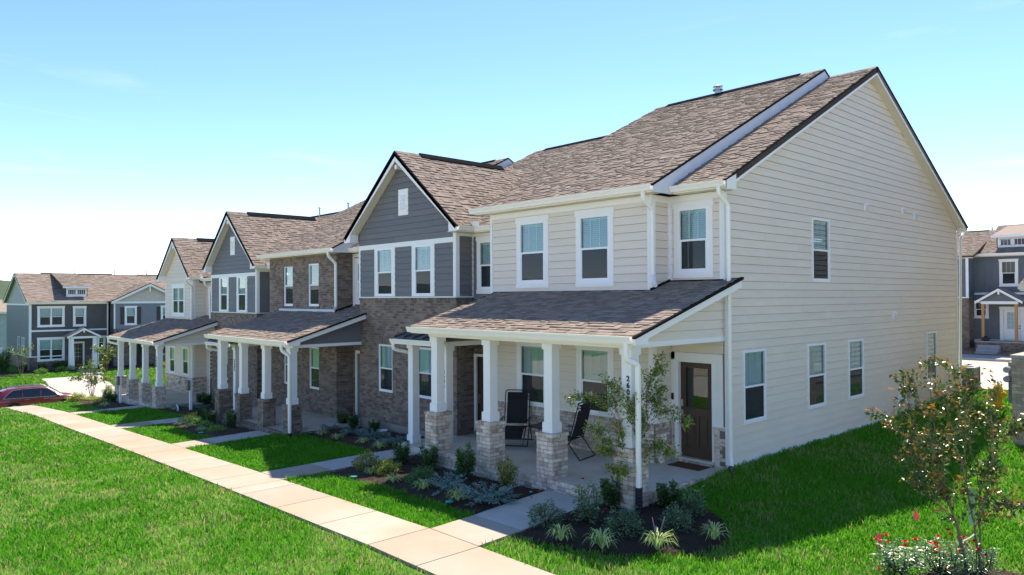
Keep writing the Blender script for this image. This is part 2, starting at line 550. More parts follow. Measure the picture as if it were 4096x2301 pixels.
def window(root, fr, u0, u1, z0, z1, d=.036, casing=None, grid=2, blind='full', mull=0, tall=.5, lowgrid=False, fancy=True, depth=.05):
    """double-hung unit; u0..z1 = outer edge of the vinyl frame; d = how far the frame stands proud of the wall"""
    fw = .055
    b = MB()
    for (a, c, e, f) in ((u0, u0 + fw, z0, z1), (u1 - fw, u1, z0, z1), (u0 + fw, u1 - fw, z1 - fw, z1), (u0 + fw, u1 - fw, z0, z0 + fw)):
        b.fbox(fr, a, c, d - depth, d, e, f)
    units = [(u0 + fw, u1 - fw)]
    if mull:
        mm = (u0 + u1) / 2
        b.fbox(fr, mm - .05, mm + .05, d - depth, d, z0 + fw, z1 - fw)
        units = [(u0 + fw, mm - .05), (mm + .05, u1 - fw)]
    zr = z0 + (z1 - z0) * tall
    for a, c in units:
        b.fbox(fr, a, c, d - depth + .008, d - .008, zr - .022, zr + .022)
        for (p, q, e, f) in ((a, a + .025, z0 + fw, zr - .022), (c - .025, c, z0 + fw, zr - .022), (a + .025, c - .025, z0 + fw, z0 + fw + .03)):
            b.fbox(fr, p, q, d - depth + .006, d - .014, e, f)
    w = b.build('window', M['vinyl'], root)
    for a, c in units:
        MB().fbox(fr, a, c, d - depth + .012, d - depth + .016, zr + .022, z1 - fw).build('pane', M['pane'], w)
        MB().fbox(fr, a + .025, c - .025, d - depth + .020, d - depth + .024, z0 + fw + .03, zr - .022).build('pane', M['lowpane'], w, label='lower pane darkened by its insect screen')
        for k in range(grid):
            x = a + (c - a) * (k + 1) / (grid + 1)
            MB().fbox(fr, x - .009, x + .009, d - depth + .004, d - depth + .011, zr + .022, z1 - fw).build('muntin', M['vinyl'], w)
        if blind:
            bb = MB()
            zlo = z0 + fw if blind == 'full' else zr + .10
            z = z1 - fw - .05
            bb.fbox(fr, a, c, d - depth - .055, d - depth - .02, z1 - fw - .045, z1 - fw)
            if blind == 'wrap':
                bb.fbox(fr, a, c, d - depth - .012, d - depth - .006, zr, z1 - fw)
            else:
                while z > zlo:
                    bb.hexa([fr.pt(a + .01, d - depth - .050, z), fr.pt(c - .01, d - depth - .050, z), fr.pt(c - .01, d - depth - .022, z - .040), fr.pt(a + .01, d - depth - .022, z - .040),
                             fr.pt(a + .01, d - depth - .048, z + .002), fr.pt(c - .01, d - depth - .048, z + .002), fr.pt(c - .01, d - depth - .020, z - .038), fr.pt(a + .01, d - depth - .020, z - .038)])
                    z -= .045
            bb.build('blind', M['blind'], w)
    # dim room behind the glass
    MB().fbox(fr, u0, u1, d - .52, d - .50, z0, z1).build('room_wall', M['inside'], w)
    if casing:
        cw, hh, sh = casing
        e = .033
        if hh: MB().fbox(fr, u0 - cw - .025, u1 + cw + .025, 0, e + .012, z1, z1 + hh).build('head_casing', M['white'], w)
        for (p, q) in ((u0 - cw, u0), (u1, u1 + cw)):
            MB().fbox(fr, p, q, 0, e, z0, z1).build('side_casing', M['white'], w)
        if sh: MB().fbox(fr, u0 - cw - .012, u1 + cw + .012, 0, e + .008, z0 - sh, z0).build('sill', M['white'], w)
    return w
def hole(u0, u1, z0, z1, g=.02): return (u0 + g, u1 - g, z0 + g, z1 - g)

GP = [(0, 0), (0, -.125), (.085, -.125), (.10, -.075), (.122, -.03), (.128, 0), (.116, 0), (.110, -.03), (.088, -.075), (.076, -.113), (.008, -.113), (.008, 0)]
def gutter(root, p0, p1, out, name='gutter'):
    """K-style trough from p0 to p1 (top back edge), out = outward unit vector"""
    p0, p1, out = Vector(p0), Vector(p1), Vector(out)
    return MB().prism([p0 + out * d + Vector((0, 0, z)) for d, z in GP], p1 - p0).build(name, M['gutter'], root)
def bend(pts, r=.07, n=4):
    P = [Vector(p) for p in pts]; out = [P[0]]
    for i in range(1, len(P) - 1):
        a, b, c = P[i - 1], P[i], P[i + 1]
        ra = min(r, (a - b).length / 2.2, (c - b).length / 2.2)
        s, e = b + (a - b).normalized() * ra, b + (c - b).normalized() * ra
        for k in range(n + 1):
            t = k / n; out.append(s * (1 - t) ** 2 + b * 2 * t * (1 - t) + e * t * t)
    out.append(P[-1]); return out
def downspout(root, pts, r=.052, m=None, name='downspout'):
    return MB().tube(bend(pts), r, 8, flat=.82).build(name, m or M['gutter'], root)

def slab_poly(poly, N, t):
    b = MB(); b.prism(poly, Vector(N) * -t); return b
def shingles(bank, O, U, V, L, rng_u, course=.143, tabs=(.11, .25), m=None, nm='shingle'):
    """O eave-left corner, U along the eave, V up the slope (unit), L slope length, rng_u(v)->(u0,u1)"""
    O, U, V = Vector(O), Vector(U).normalized(), Vector(V).normalized()
    N = U.cross(V)
    if N.z < 0: N = -N
    m = m or M['shingle']
    v = -.02; k = 0
    base = Matrix((U, V, N)).transposed()
    while v < L - .02:
        h = min(course + .05, L - v + .01)
        a, b = rng_u(min(v + course / 2, L))
        u = a - random.uniform(0, .15)
        while u < b:
            w = random.uniform(*tabs)
            p, q = max(u, a), min(u + w, b)
            if q - p > .02:
                t = .026 if random.random() < .5 else .012
                t += random.uniform(0, .004)
                c = O + U * ((p + q) / 2) + V * (v + random.uniform(-.003, .003)) + N * .002
                mt = (base @ Matrix.Diagonal((q - p - .004, h, t))).to_4x4()
                mt.translation = c
                bank.unit(nm, 'wedge', mt, m, N)
            u += w
        v += course; k += 1

def digits(root, text, x, y, ztop, h, step, rot=0.0, axis='x', ext=.006):
    """upright numerals stacked one under the other on a wall facing -Y (or +X when axis is 'y')"""
    cu = bpy.data.curves.new('house_number', 'FONT')
    cu.body = '\n'.join(text)
    cu.size = h * 1.36
    cu.space_line = step / (h * 1.36) * 1.0
    cu.extrude = ext
    cu.offset = .0035
    cu.align_x = 'CENTER'
    cu.materials.append(M['digit'])
    tmp = bpy.data.objects.new('house_number', cu)
    COL.objects.link(tmp)
    me = bpy.data.meshes.new_from_object(tmp.evaluated_get(bpy.context.evaluated_depsgraph_get()))
    bpy.data.objects.remove(tmp); bpy.data.curves.remove(cu)
    o = bpy.data.objects.new('house_number', me)
    COL.objects.link(o)
    o.parent = root
    o.location = Vector((x, y, ztop - h)) - WPOS[root.name]
    o.rotation_euler = (R(90), 0, R(90) if axis == 'y' else 0)
    return o
# ------------------------------------------------------------------ the row of five townhouses
LB = [M['lbrick'], M['lbrick2']]
DB = [M['dbrick']]

def roof_slope(root, bank, x0, x1, ye, ze, s, yt, thick=.13, tabs=True, name='roof'):
    """plane rising towards +Y from the eave (ye,ze) to yt"""
    l = math.hypot(1, s)
    V = Vector((0, 1 / l, s / l)); N = Vector((0, -s / l, 1 / l))
    zt = ze + s * (yt - ye)
    slab_poly([(x0, ye, ze), (x1, ye, ze), (x1, yt, zt), (x0, yt, zt)], N, thick).build(name, M['deck'], root)
    if tabs: shingles(bank, (x0, ye, ze), (1, 0, 0), V, (yt - ye) * l, lambda v: (0, x1 - x0))
def back_slope(root, x0, x1, yr, zr, yb, s=.5):
    zb = zr - s * (yb - yr); l = math.hypot(1, s)
    slab_poly([(x0, yr, zr), (x1, yr, zr), (x1, yb, zb), (x0, yb, zb)], (0, s / l, 1 / l), .13).build('roof', M['shingle'], root)
def rake_x(root, x, ye, ze, s, yt, h=.2, th=.025, edge=True, m=None, lo=None):
    """sloping board in the plane X=x under a roof edge"""
    zt = ze + s * (yt - ye)
    MB().prism([(x, ye, ze - .015), (x, yt, zt - .015), (x, yt, zt - h - .015), (x, ye, ze - h - .015)], (th, 0, 0)).build('rake_board', m or M['white'], root)
    if edge:
        MB().prism([(x - .03, ye - .03, ze + .002), (x - .03, yt, zt + .017), (x - .03, yt, zt - .012), (x - .03, ye - .03, ze - .027)], (.065, 0, 0)).build('drip_edge', M['black'], root)
def ridge(root, x0, x1, y, z, s=.5, vent=None):
    b = MB()
    n = max(1, int((x1 - x0) / .25)); w = (x1 - x0) / n
    for k in range(n):
        a = x0 + k * w; t = .012 + random.uniform(0, .006)
        b.cur = random.random() + .001
        for sg in (-1, 1):
            b.hexa([(a, y, z), (a + w - .006, y, z), (a + w - .006, y + sg * .15, z - .15 * s), (a, y + sg * .15, z - .15 * s),
                    (a, y, z + t + .016), (a + w - .006, y, z + t + .016), (a + w - .006, y + sg * .15, z - .15 * s + t), (a, y + sg * .15, z - .15 * s + t)])
    b.build('ridge_cap', M['shingle'], root)
    if vent:
        a, c = vent
        v = MB()
        for sg in (-1, 1):
            v.hexa([(a, y, z + .02), (c, y, z + .02), (c, y + sg * .17, z - .17 * s + .015), (a, y + sg * .17, z - .17 * s + .015),
                    (a, y, z + .065), (c, y, z + .065), (c, y + sg * .17, z - .17 * s + .045), (a, y + sg * .17, z - .17 * s + .045)])
        v.build('ridge_vent', M['black'], root)

def pier(root, bank, x1, y0, zb, zt, ms, mortar, w=.43):
    """square brick pier, near right front corner at (x1, y0)"""
    x0, y1 = x1 - w, y0 + w
    g = .012
    MB().box(x0 + g, x1 - g, y0 + g, y1 - g, zb, zt - .002).build('pier', mortar, root)
    zc = zt - .072
    sh = .28 if len(ms) > 1 else .1
    bricks(bank, FX(y0), x0, x1, zb, zc, ms, depth=.06, shorts=sh)
    bricks(bank, FB(y1), x0, x1, zb, zc, ms, depth=.06)
    bricks(bank, FS(x1), y0 + .062, y1 - .062, zb, zc, ms, depth=.06, shorts=sh)
    bricks(bank, FL(x0), y0 + .062, y1 - .062, zb, zc, ms, depth=.06)
    rowlock(bank, FX(y0), x0 - .018, x1 + .018, zc + .006, zt, ms, d0=-.2, d1=.02, w=.085)
    rowlock(bank, FB(y1), x0 - .018, x1 + .018, zc + .006, zt, ms, d0=-.2, d1=.02, w=.085)
def column(root, x1, y0, zb, zt, w0=.27, w1=.216, hb=.19, hc=.115):
    cx, cy = x1 - w0 / 2, y0 + w0 / 2
    b = MB()
    for w, a, c in ((w0, zb, zb + hb), (w1, zb + hb, zt - hc), (w0, zt - hc, zt)):
        b.box(cx - w / 2, cx + w / 2, cy - w / 2, cy + w / 2, a, c)
    b.box(cx - w1 / 2 - .012, cx + w1 / 2 + .012, cy - w1 / 2 - .012, cy + w1 / 2 + .012, zb + hb, zb + hb + .012)
    return b.build('column', M['white'], root)

def big_porch(root, bank, xr, xl, z, piers, ms, mortar, side, yb=-.642, joints=(), xs=None):
    """shed-roofed porch: xr/xl = roof ends, floor height z, piers = near-right corner x of each pier"""
    xs = xs if xs is not None else xr - .25
    xls = piers[-1] - .45
    # floor: slab panels with open joints, brick edging in front and at the right
    cuts = [xls] + sorted(joints) + [xs - .10]
    for a, c in zip(cuts[:-1], cuts[1:]):
        MB().box(a + .004, c - .004, -3.085, 0.0, z - .14, z).build('floor_slab', M['concrete'], root)
    MB().box(xls, xs - .012, -3.165, -.02, z - .8, z - .02).build('porch_base', mortar, root)
    rowlock(bank, FX(-3.18), xls, xs, z - .078, z + .004, ms, d0=-.095, d1=.008)
    bricks(bank, FX(-3.18), xls, xs, z - .078 - BC * 3, z - .082, ms, depth=.05)
    rowlock(bank, FS(xs), -3.08, -.02, z - .078, z + .003, ms, d0=-.095, d1=.006)
    bricks(bank, FS(xs), -3.13, -.02, z - .078 - BC * 3, z - .082, ms, depth=.05)
    zt = z + .872
    for i, px in enumerate(piers):
        pier(root, bank, px, -3.178, z - (.24 if i == 0 else .0), zt, ms, mortar)
        column(root, px - .082, -3.178 + .082, zt, z + 2.605)
    # beams, ceiling
    y0 = -3.096
    MB().box(xls + .02, xr - .27, y0 + .028, y0 + .24, z + 2.605, z + 2.76).build('beam', M['gutter'], root)
    MB().box(xr - .36, xr - .272, y0 + .24, 0, z + 2.605, z + 2.70).build('beam', M['white'], root)
    MB().box(xls + .02, xls + .12, y0 + .24, 0, z + 2.605, z + 2.70).build('beam', M['white'], root)
    MB().box(xls + .12, xr - .36, y0 + .24, 0.0, z + 2.66, z + 2.69).build('porch_ceiling', M['soffit'], root)
    # roof
    s, ye, ze = .295, -3.355, z + 2.842
    roof_slope(root, bank, xl, xr, ye, ze, s, .16, thick=.07, name='porch_roof')
    for x, sg in ((xr, 1), (xl, -1)):
        xa = x - .025 if sg > 0 else x
        pts = [(xa, -3.35, ze - .012), (xa, .155, ze + s * 3.51 - .012), (xa, .155, ze + s * 3.51 - .185), (xa, -2.97, ze - .05), (xa, -2.97, z + 2.685), (xa, -3.35, z + 2.685)]
        MB().prism(pts, (.028, 0, 0)).build('rake_board', M['white'], root)
        MB().prism([(x - .03 if sg > 0 else x - .045, -3.38, ze - .004), (x - .03 if sg > 0 else x - .045, .16, ze + s * 3.52 + .02), (x - .03 if sg > 0 else x - .045, .16, ze + s * 3.52 - .03), (x - .03 if sg > 0 else x - .045, -3.38, ze - .048)], (.075, 0, 0)).build('drip_edge', M['black'], root)
        # triangular gable end, soffit of the overhang, boxed corner
        xw = xr - .30 if sg > 0 else xls + .02
        fr = FS(xw) if sg > 0 else FL(xw)
        gab = lambda zz: (max(-2.95, -3.355 + (zz + .09 - ze) / s), .0)
        backing(root, fr, -2.95, 0, z + 2.70, z + 3.72, M['wrap'] if side is M['beige'] else side, gab=gab, d0=-.06, name='porch_gable')
        siding(bank, fr, -2.95, 0, z + 2.70, z + 3.72, side, gab=gab, start=z + 2.70 - .02)
        xo = (xw, xr - .025) if sg > 0 else (xl + .025, xw)
        MB().hexa([(xo[0], -3.33, ze - .10), (xo[1], -3.33, ze - .10), (xo[1], .15, ze - .10 + s * 3.48), (xo[0], .15, ze - .10 + s * 3.48),
                   (xo[0], -3.33, ze - .08), (xo[1], -3.33, ze - .08), (xo[1], .15, ze - .08 + s * 3.48), (xo[0], .15, ze - .08 + s * 3.48)]).build('soffit', M['soffit'], root)
        MB().box(xo[0], xo[1], -3.33, -2.97, z + 2.69, z + 2.70).build('soffit', M['soffit'], root)
    MB().box(xl + .01, xr - .027, -3.352, -3.325, z + 2.685, ze - .015).build('fascia', M['gutter'], root)
    MB().box(xl + .02, xr - .30, -3.325, -3.07, z + 2.70, z + 2.715).build('soffit', M['soffit'], root)
    gutter(root, (xl - .02, -3.353, ze - .005), (xr - .03, -3.353, ze - .005), (0, -1, 0))

def eave(root, x0, x1, yw, ye, ze, gut=True, lip=0.0):
    """horizontal eave: fascia, ventilated soffit, gutter (wall plane yw, roof edge ye, ze)"""
    MB().box(x0, x1, ye + .004, ye + .03, ze - .165, ze - .02).build('fascia', M['gutter'], root)
    n = max(1, int((x1 - x0) / .3)); w = (x1 - x0) / n
    b = MB()
    for k in range(n): b.box(x0 + k * w, x0 + (k + 1) * w - .006, ye + .03, yw + .01, ze - .165, ze - .150)
    b.build('soffit', M['soffit'], root)
    if gut: gutter(root, (x0 - lip, ye + .003, ze - .012), (x1 + lip * 0, ye + .003, ze - .012), (0, -1, 0))

def front_gable(root, bank, xc, hw, zr, ze, y0, yw, y1, siding_m, zs0, wall, vent):
    """steep cross gable: ridge along Y at xc; roof edges at y0 (front) and y1; siding triangle in the wall plane yw above zs0"""
    s = (zr - ze) / hw; l = math.hypot(1, s)
    for sg in (1, -1):
        V = Vector((-sg / l, 0, s / l)); N = Vector((sg * s / l, 0, 1 / l))
        O = (xc + sg * hw, y0, ze)
        slab_poly([O, (xc + sg * hw, y1, ze), (xc, y1, zr), (xc, y0, zr)], N, .12).build('gable_roof', M['deck'], root)
        shingles(bank, O, (0, 1, 0), V, hw * l, lambda v: (0, y1 - y0))
        # rake board with boxed foot
        xo, xf = xc + sg * hw, xc + sg * (hw - .36)
        zf = ze + s * .36
        d = .215 * l
        pts = [(xc, y0, zr - .015), (xo, y0, ze - .015), (xo, y0, ze - .155), (xf, y0, ze - .155), (xf, y0, zf - .19), (xc, y0, zr - d - .015)]
        MB().prism(pts, (0, .026, 0)).build('rake_board', M['white'], root)
        MB().prism([(xc, y0 - .03, zr + .012), (xo + sg * .03, y0 - .03, ze - .016), (xo + sg * .03, y0 - .03, ze - .048), (xc, y0 - .03, zr - .030)], (0, .06, 0)).build('drip_edge', M['black'], root)
        MB().prism([(xo - sg * .01, y0 + .026, ze - .15), (xf, y0 + .026, ze - .15), (xf, y0 + .026, zf - .16), (xo - sg * .01, y0 + .026, ze - .02)], (0, yw - y0 - .02, 0)).build('eave_box', M['white'], root)
        n = 9
        b = MB()
        for k in range(n):
            a, c = .36 + (hw - .36) * k / n, .36 + (hw - .36) * (k + 1) / n - .006
            b.prism([(xc + sg * (hw - a), y0 + .026, ze + s * a - .19), (xc + sg * (hw - c), y0 + .026, ze + s * c - .19), (xc + sg * (hw - c), y0 + .026, ze + s * c - .165), (xc + sg * (hw - a), y0 + .026, ze + s * a - .165)], (0, yw - y0 - .02, 0))
        b.build('soffit', M['soffit'], root)
    b = MB()
    for k in range(int((y1 - y0) / .25)):
        a = y0 + k * .25; b.cur = random.random() + .001; t = random.uniform(0, .006)
        for sg in (1, -1):
            b.hexa([(xc, a, zr), (xc, a + .245, zr), (xc + sg * .14, a + .245, zr - .14 * s), (xc + sg * .14, a, zr - .14 * s),
                    (xc, a, zr + .03 + t), (xc, a + .245, zr + .03 + t), (xc + sg * .15, a + .245, zr - .14 * s + .014), (xc + sg * .15, a, zr - .14 * s + .014)])
    b.build('ridge_cap', M['shingle'], root)
    if vent:
        v = MB()
        for sg in (1, -1):
            v.hexa([(xc, vent[0], zr + .03), (xc, vent[1], zr + .03), (xc + sg * .17, vent[1], zr - .17 * s + .02), (xc + sg * .17, vent[0], zr - .17 * s + .02),
                    (xc, vent[0], zr + .075), (xc, vent[1], zr + .075), (xc + sg * .18, vent[1], zr - .17 * s + .055), (xc + sg * .18, vent[0], zr - .17 * s + .055)])
        v.build('ridge_vent', M['black'], root)
    gab = lambda zz: (max(wall[0], xc - (zr - .17 * l - zz) / s), min(wall[1], xc + (zr - .17 * l - zz) / s))
    return gab

def louver(root, fr, u0, u1, z0, z1):
    v = MB().fbox(fr, u0, u1, 0, .03, z0, z1).build('gable_vent', M['white'], root)
    MB().fbox(fr, u0 + .10, u1 - .08, .03, .042, z0 + .12, z1 - .10).build('vent_frame', M['vinyl'], v)
    n = 7
    for k in range(n):
        a = z0 + .17 + (z1 - z0 - .34) * k / n
        h = (z1 - z0 - .34) / n
        MB().hexa([fr.pt(u0 + .15, .042, a), fr.pt(u1 - .13, .042, a), fr.pt(u1 - .13, .075, a), fr.pt(u0 + .15, .075, a),
                   fr.pt(u0 + .15, .042, a + h * .8), fr.pt(u1 - .13, .042, a + h * .8), fr.pt(u1 - .13, .048, a + h * .8), fr.pt(u0 + .15, .048, a + h * .8)]).build('slat', M['vinyl'], v)
def wall_vent(root, fr, u0, u1, z0, z1):
    v = MB().fbox(fr, u0, u1, .012, .035, z0, z1).build('wall_vent', M['white'], root)
    w = u1 - u0
    for k in range(4):
        a = z0 + .02 + (z1 - z0 - .04) * k / 4; h = (z1 - z0 - .04) / 4
        MB().hexa([fr.pt(u0 + .03, .035, a), fr.pt(u1 - .03, .035, a), fr.pt(u1 - .03, .095, a), fr.pt(u0 + .03, .095, a),
                   fr.pt(u0 + .03, .035, a + h * .9), fr.pt(u1 - .03, .035, a + h * .9), fr.pt(u1 - .03, .045, a + h * .9), fr.pt(u0 + .03, .045, a + h * .9)]).build('slat', M['white'], v)
def vent_pipe(root, x, y, z, h, cap=True):
    b = MB().tube([(x, y, z - .3), (x, y, z + h)], .045, 10)
    p = b.build('vent_pipe', M['steel'], root)
    if cap:
        MB().lathe([(.05, 0), (.085, .02), (.085, .05), (.03, .08)], 12, (x, y, z + h - .01)).build('pipe_cap', M['steel'], p)

def shell(root, x0, x1, z0, z1, m, right=True, left=True):
    """plain rear and party walls that close the house"""
    b = MB()
    b.box(x0, x1, 14.66, 14.8, z0, z1)
    if left: b.box(x0, x0 + .1, .3, 14.66, z0, z1)
    if right: b.box(x1 - .1, x1, .3, 14.66, z0, z1)
    b.box(x0 + .1, x1 - .1, .5, 14.6, z0 + .02, z0 + .06)
    b.box(x0 + .1, x1 - .1, .3, 14.6, z0 + 3.0, z0 + 3.2)
    b.build('shell_wall', m, root)

# ---------------- number 2608, the beige end house
def house_2608():
    h = thing('townhouse', (-3.2, 0, 0), 'near beige end townhouse with long sided gable wall, whitewashed brick piers and brown door', 'townhouse', 'row of joined townhouses')
    B = Bank(h)
    y = -.642
    wm = M['beige']
    # upper front bay
    f = FX(y)
    H = [hole(-5.36, -4.45, 3.85, 5.367), hole(-3.35, -2.44, 3.85, 5.367)]
    backing(h, f, -6.47, -1.33, 3.45, 5.68, M['wrap'], H)
    siding(B, f, -6.38, -1.42, 3.55, 5.53, wm, H, start=3.47)
    for (a, c) in ((-5.36, -4.45), (-3.35, -2.44)): window(h, f, a, c, 3.85, 5.367, casing=(.10, .135, .11))
    boards(h, f, [(-6.47, -6.385, 3.55, 5.53, 0, .028), (-1.42, -1.305, 3.6, 5.53, 0, .028), (-6.47, -1.305, 5.53, 5.665, 0, .03)], M['white'])
    fs = FS(-1.33)
    backing(h, fs, y + .003, 0, 3.45, 5.68, M['wrap'])
    siding(B, fs, y + .11, -.06, 3.55, 5.53, wm, start=3.47)
    boards(h, fs, [(y, y + .11, 3.6, 5.53, 0, .025), (-.07, 0, 3.8, 5.53, 0, .027), (y, 0, 5.53, 5.665, 0, .028)], M['white'])
    # recessed right bay
    f0 = FX(0)
    H = [hole(-1.095, -.345, 4.01, 5.39)]
    backing(h, f0, -1.33, 0, 3.6, 5.68, M['wrap'], H)
    siding(B, f0, -1.29, -.09, 3.78, 5.53, wm, H, start=3.65)
    window(h, f0, -1.095, -.345, 4.01, 5.39, casing=(.10, .135, .105))
    boards(h, f0, [(-1.303, -1.24, 3.84, 5.53, 0, .024), (-.09, .022, 3.84, 5.53, 0, .028), (-1.303, .022, 5.53, 5.665, 0, .03)], M['white'])
    # porch wall: brick wainscot, siding, two windows
    W_ = [(-5.37, -4.46, .86, 2.35), (-3.35, -2.46, .86, 2.35)]
    H = [hole(*w) for w in W_]
    backing(h, f, -6.47, -1.31, 0, 2.66, M['lmortar'], H, d1=-.012)
    bricks(B, f, -6.28, -1.31, 0, .76, LB, depth=.06, shorts=.05)
    rowlock(B, f, -6.28, -1.30, .765, .838, [M['lbrick2'], M['lbrick']], d0=-.06, d1=.025)
    siding(B, f, -6.28, -1.41, .86, 2.62, wm, H, start=.86)
    boards(h, f, [(-6.28, -1.30, .840, .862, 0, .035), (-1.41, -1.285, .862, 2.62, 0, .026), (-6.36, -6.28, .0, 2.62, 0, .03)], M['white'])
    for w in W_: window(h, f, *w, casing=(.105, .05, 0))
    fs = FS(-1.31)
    backing(h, fs, y + .05, 0, 0, 2.66, M['lmortar'], d1=-.012)
    bricks(B, fs, y + .062, -.005, 0, .76, LB, depth=.06)
    rowlock(B, fs, y - .0, -.005, .765, .838, [M['lbrick2'], M['lbrick']], d0=-.06, d1=.025)
    siding(B, fs, y + .10, -.005, .862, 2.62, wm, start=.862)
    boards(h, fs, [(y, y + .10, .862, 2.62, 0, .024), (y - .03, -.005, .840, .862, 0, .035)], M['white'])
    # door wall
    H = [hole(-1.2, -.285, .10, 2.17, 0)]
    backing(h, f0, -1.31, -.01, 0, 2.66, wm, H)
    siding(B, f0, -1.285, -.03, 2.33, 2.62, wm, start=2.33)
    boards(h, f0, [(-1.29, -1.20, .84, 2.32, 0, .03), (-1.20, -1.10, .105, 2.17, -.06, .045), (-1.29, -.045, 2.17, 2.32, 0, .03), (-.285, -.16, .84, 2.17, 0, .022), (-.157, -.045, .84, 2.17, 0, .022)], M['white'], 'door_casing')
    boards(h, f0, [(-1.10, -.285, 2.12, 2.17, -.10, .02), (-.30, -.285, .105, 2.12, -.10, .03)], M['white'], 'door_jamb')
    bricks(B, f0, -1.285, -1.20, 0, .765, LB, depth=.06)
    bricks(B, f0, -.275, .0, -.1, .765, LB, depth=.075)
    rowlock(B, f0, -.275, .0, .768, .83, LB, d0=-.06, d1=.03)
    MB().fbox(f0, -.28, .0, 0, .045, .832, .85).build('trim_board', M['white'], h)
    MB().fbox(f0, -1.21, -.27, -.15, .06, .055, .105).build('door_sill', M['concrete'], h)
    rowlock(B, f0, -1.21, -.27, -.0, .052, [M['lbrick2'], M['lbrick']], d0=-.05, d1=.085)
    d = MB()
    for q in ((-1.10, -.97, .107, 2.12), (-.43, -.30, .107, 2.12), (-.97, -.43, 2.0, 2.12), (-.97, -.43, .107, .33), (-.97, -.43, 1.0, 1.16)): d.fbox(f0, q[0], q[1], -.095, -.05, q[2], q[3])
    d.fbox(f0, -.74, -.66, -.095, -.05, .33, 1.0)
    dr = d.build('front_door', M['door'], h)
    for (a, c) in ((-.97, -.74), (-.66, -.43)):
        MB().fbox(f0, a, c, -.092, -.068, .33, 1.0).build('door_panel', M['door'], dr)
        MB().fbox(f0, a + .035, c - .035, -.068, -.056, .37, .96).build('door_panel', M['door'], dr)
    MB().fbox(f0, -.97, -.43, -.08, -.072, 1.16, 2.0).build('pane', M['pane'], dr)
    MB().fbox(f0, -1.0, -.40, -.9, -.88, .9, 2.1).build('room_wall', M['inside'], dr)
    gf = MB()
    for q in ((-.99, -.965, 1.14, 2.02), (-.435, -.41, 1.14, 2.02), (-.965, -.435, 2.0, 2.025), (-.965, -.435, 1.135, 1.16)): gf.fbox(f0, q[0], q[1], -.05, -.04, q[2], q[3])
    gf.build('glazing_bead', M['door'], dr)
    MB().fbox(f0, -1.085, -1.03, -.05, -.025, 1.17, 1.31).build('keypad_lock', M['nickel'], dr)
    hd = MB().fbox(f0, -1.08, -1.035, -.05, -.03, .98, 1.10)
    hd.tube(bend([f0.pt(-1.057, -.03, 1.05), f0.pt(-1.057, .03, 1.03), f0.pt(-1.057, .03, .80), f0.pt(-1.057, -.03, .78)], .04), .011, 8)
    hd.fbox(f0, -1.08, -1.035, -.05, -.03, .73, .80)
    hd.build('door_handle', M['nickel'], dr)
    MB().fbox(f0, -1.275, -1.225, .03, .05, 1.30, 1.44).build('doorbell', M['blackmetal'], h)
    # long gable wall
    fg = FS(0)
    Wg = [(.66, 1.61, .825, 2.375), (3.60, 4.55, .825, 2.37), (5.89, 6.84, .825, 2.365), (11.66, 12.6, .83, 2.37), (3.885, 4.84, 3.845, 5.395)]
    H = [hole(*w) for w in Wg]
    gab = lambda z: (max(0.0, 2 * (z - 5.66) - .3), min(14.8, 15.1 - 2 * (z - 5.66)))
    backing(h, fg, .0, 14.8, .0, 9.55, M['wrap'], H, gab=gab)
    siding(B, fg, .03, 14.76, .085, 9.5, wm, H, gab=gab)
    for w in Wg: window(h, fg, *w, d=.038)
    boards(h, fg, [(0.01, 14.8, .018, .085, 0, .035), (-.022, .075, .085, 5.64, 0, .026), (14.72, 14.8, .085, 5.66, 0, .026)], M['white'])
    rowlock(B, fg, .01, 14.7, -.06, .015, LB, d0=-.06, d1=.02)
    MB().box(-.14, -.0, .02, 14.7, -.6, -.02).build('foundation', M['lmortar'], h)
    wall_vent(h, fg, 7.0, 7.22, 5.78, 5.99); wall_vent(h, fg, 9.70, 9.90, 5.89, 6.10); wall_vent(h, fg, 10.66, 10.92, 5.80, 6.03); wall_vent(h, fg, 8.89, 9.16, 2.82, 3.05)
    MB().fbox(fg, 9.25, 9.58, .012, .05, .38, .66).build('outlet_plate', M['white'], h)
    MB().tube(bend([fg.pt(9.44, .04, .55), fg.pt(9.44, .20, .55), fg.pt(9.44, .22, .40)], .06), .045, 10).build('exhaust_elbow', M['white'], h)
    g = MB().tube([fg.pt(9.95, .08, -.1), fg.pt(9.95, .08, .55)], .022, 8).tube([fg.pt(9.95, .08, .5), fg.pt(10.05, .1, .62)], .05, 8)
    g.build('gas_riser', M['steel'], h)
    # roofs: high plane over the front bay, low plane over the right bay, 0.3 m step between them
    roof_slope(h, B, -6.76, -1.05, -.95, 5.835, .5, 7.1)
    roof_slope(h, B, -1.06, .25, -.30, 5.84, .5, 7.4)
    back_slope(h, -6.76, -1.05, 7.1, 9.86, 15.1, .5)
    back_slope(h, -1.06, .25, 7.4, 9.69, 15.1, .5)
    ridge(h, -6.76, -1.05, 7.1, 9.862, vent=(-6.3, -1.75))
    ridge(h, -1.05, .25, 7.4, 9.692)
    l = 1
    MB().prism([(-1.075, -.95, 5.82), (-1.075, 7.1, 9.845), (-1.075, 7.75, 9.52), (-1.075, 7.4, 9.66), (-1.075, -.30, 5.80), (-1.075, -.30, 5.67), (-1.075, -.95, 5.67)], (.026, 0, 0)).build('step_board', M['flash'], h)
    MB().prism([(-1.09, -.98, 5.835), (-1.09, 7.1, 9.878), (-1.09, 7.1, 9.83), (-1.09, -.98, 5.79)], (.06, 0, 0)).build('drip_edge', M['black'], h)
    MB().prism([(-1.09, 7.1, 9.878), (-1.09, 7.9, 9.478), (-1.09, 7.9, 9.43), (-1.09, 7.1, 9.83)], (.06, 0, 0)).build('drip_edge', M['black'], h)
    rake_x(h, .225, -.30, 5.84, .5, 7.4, h=.19)
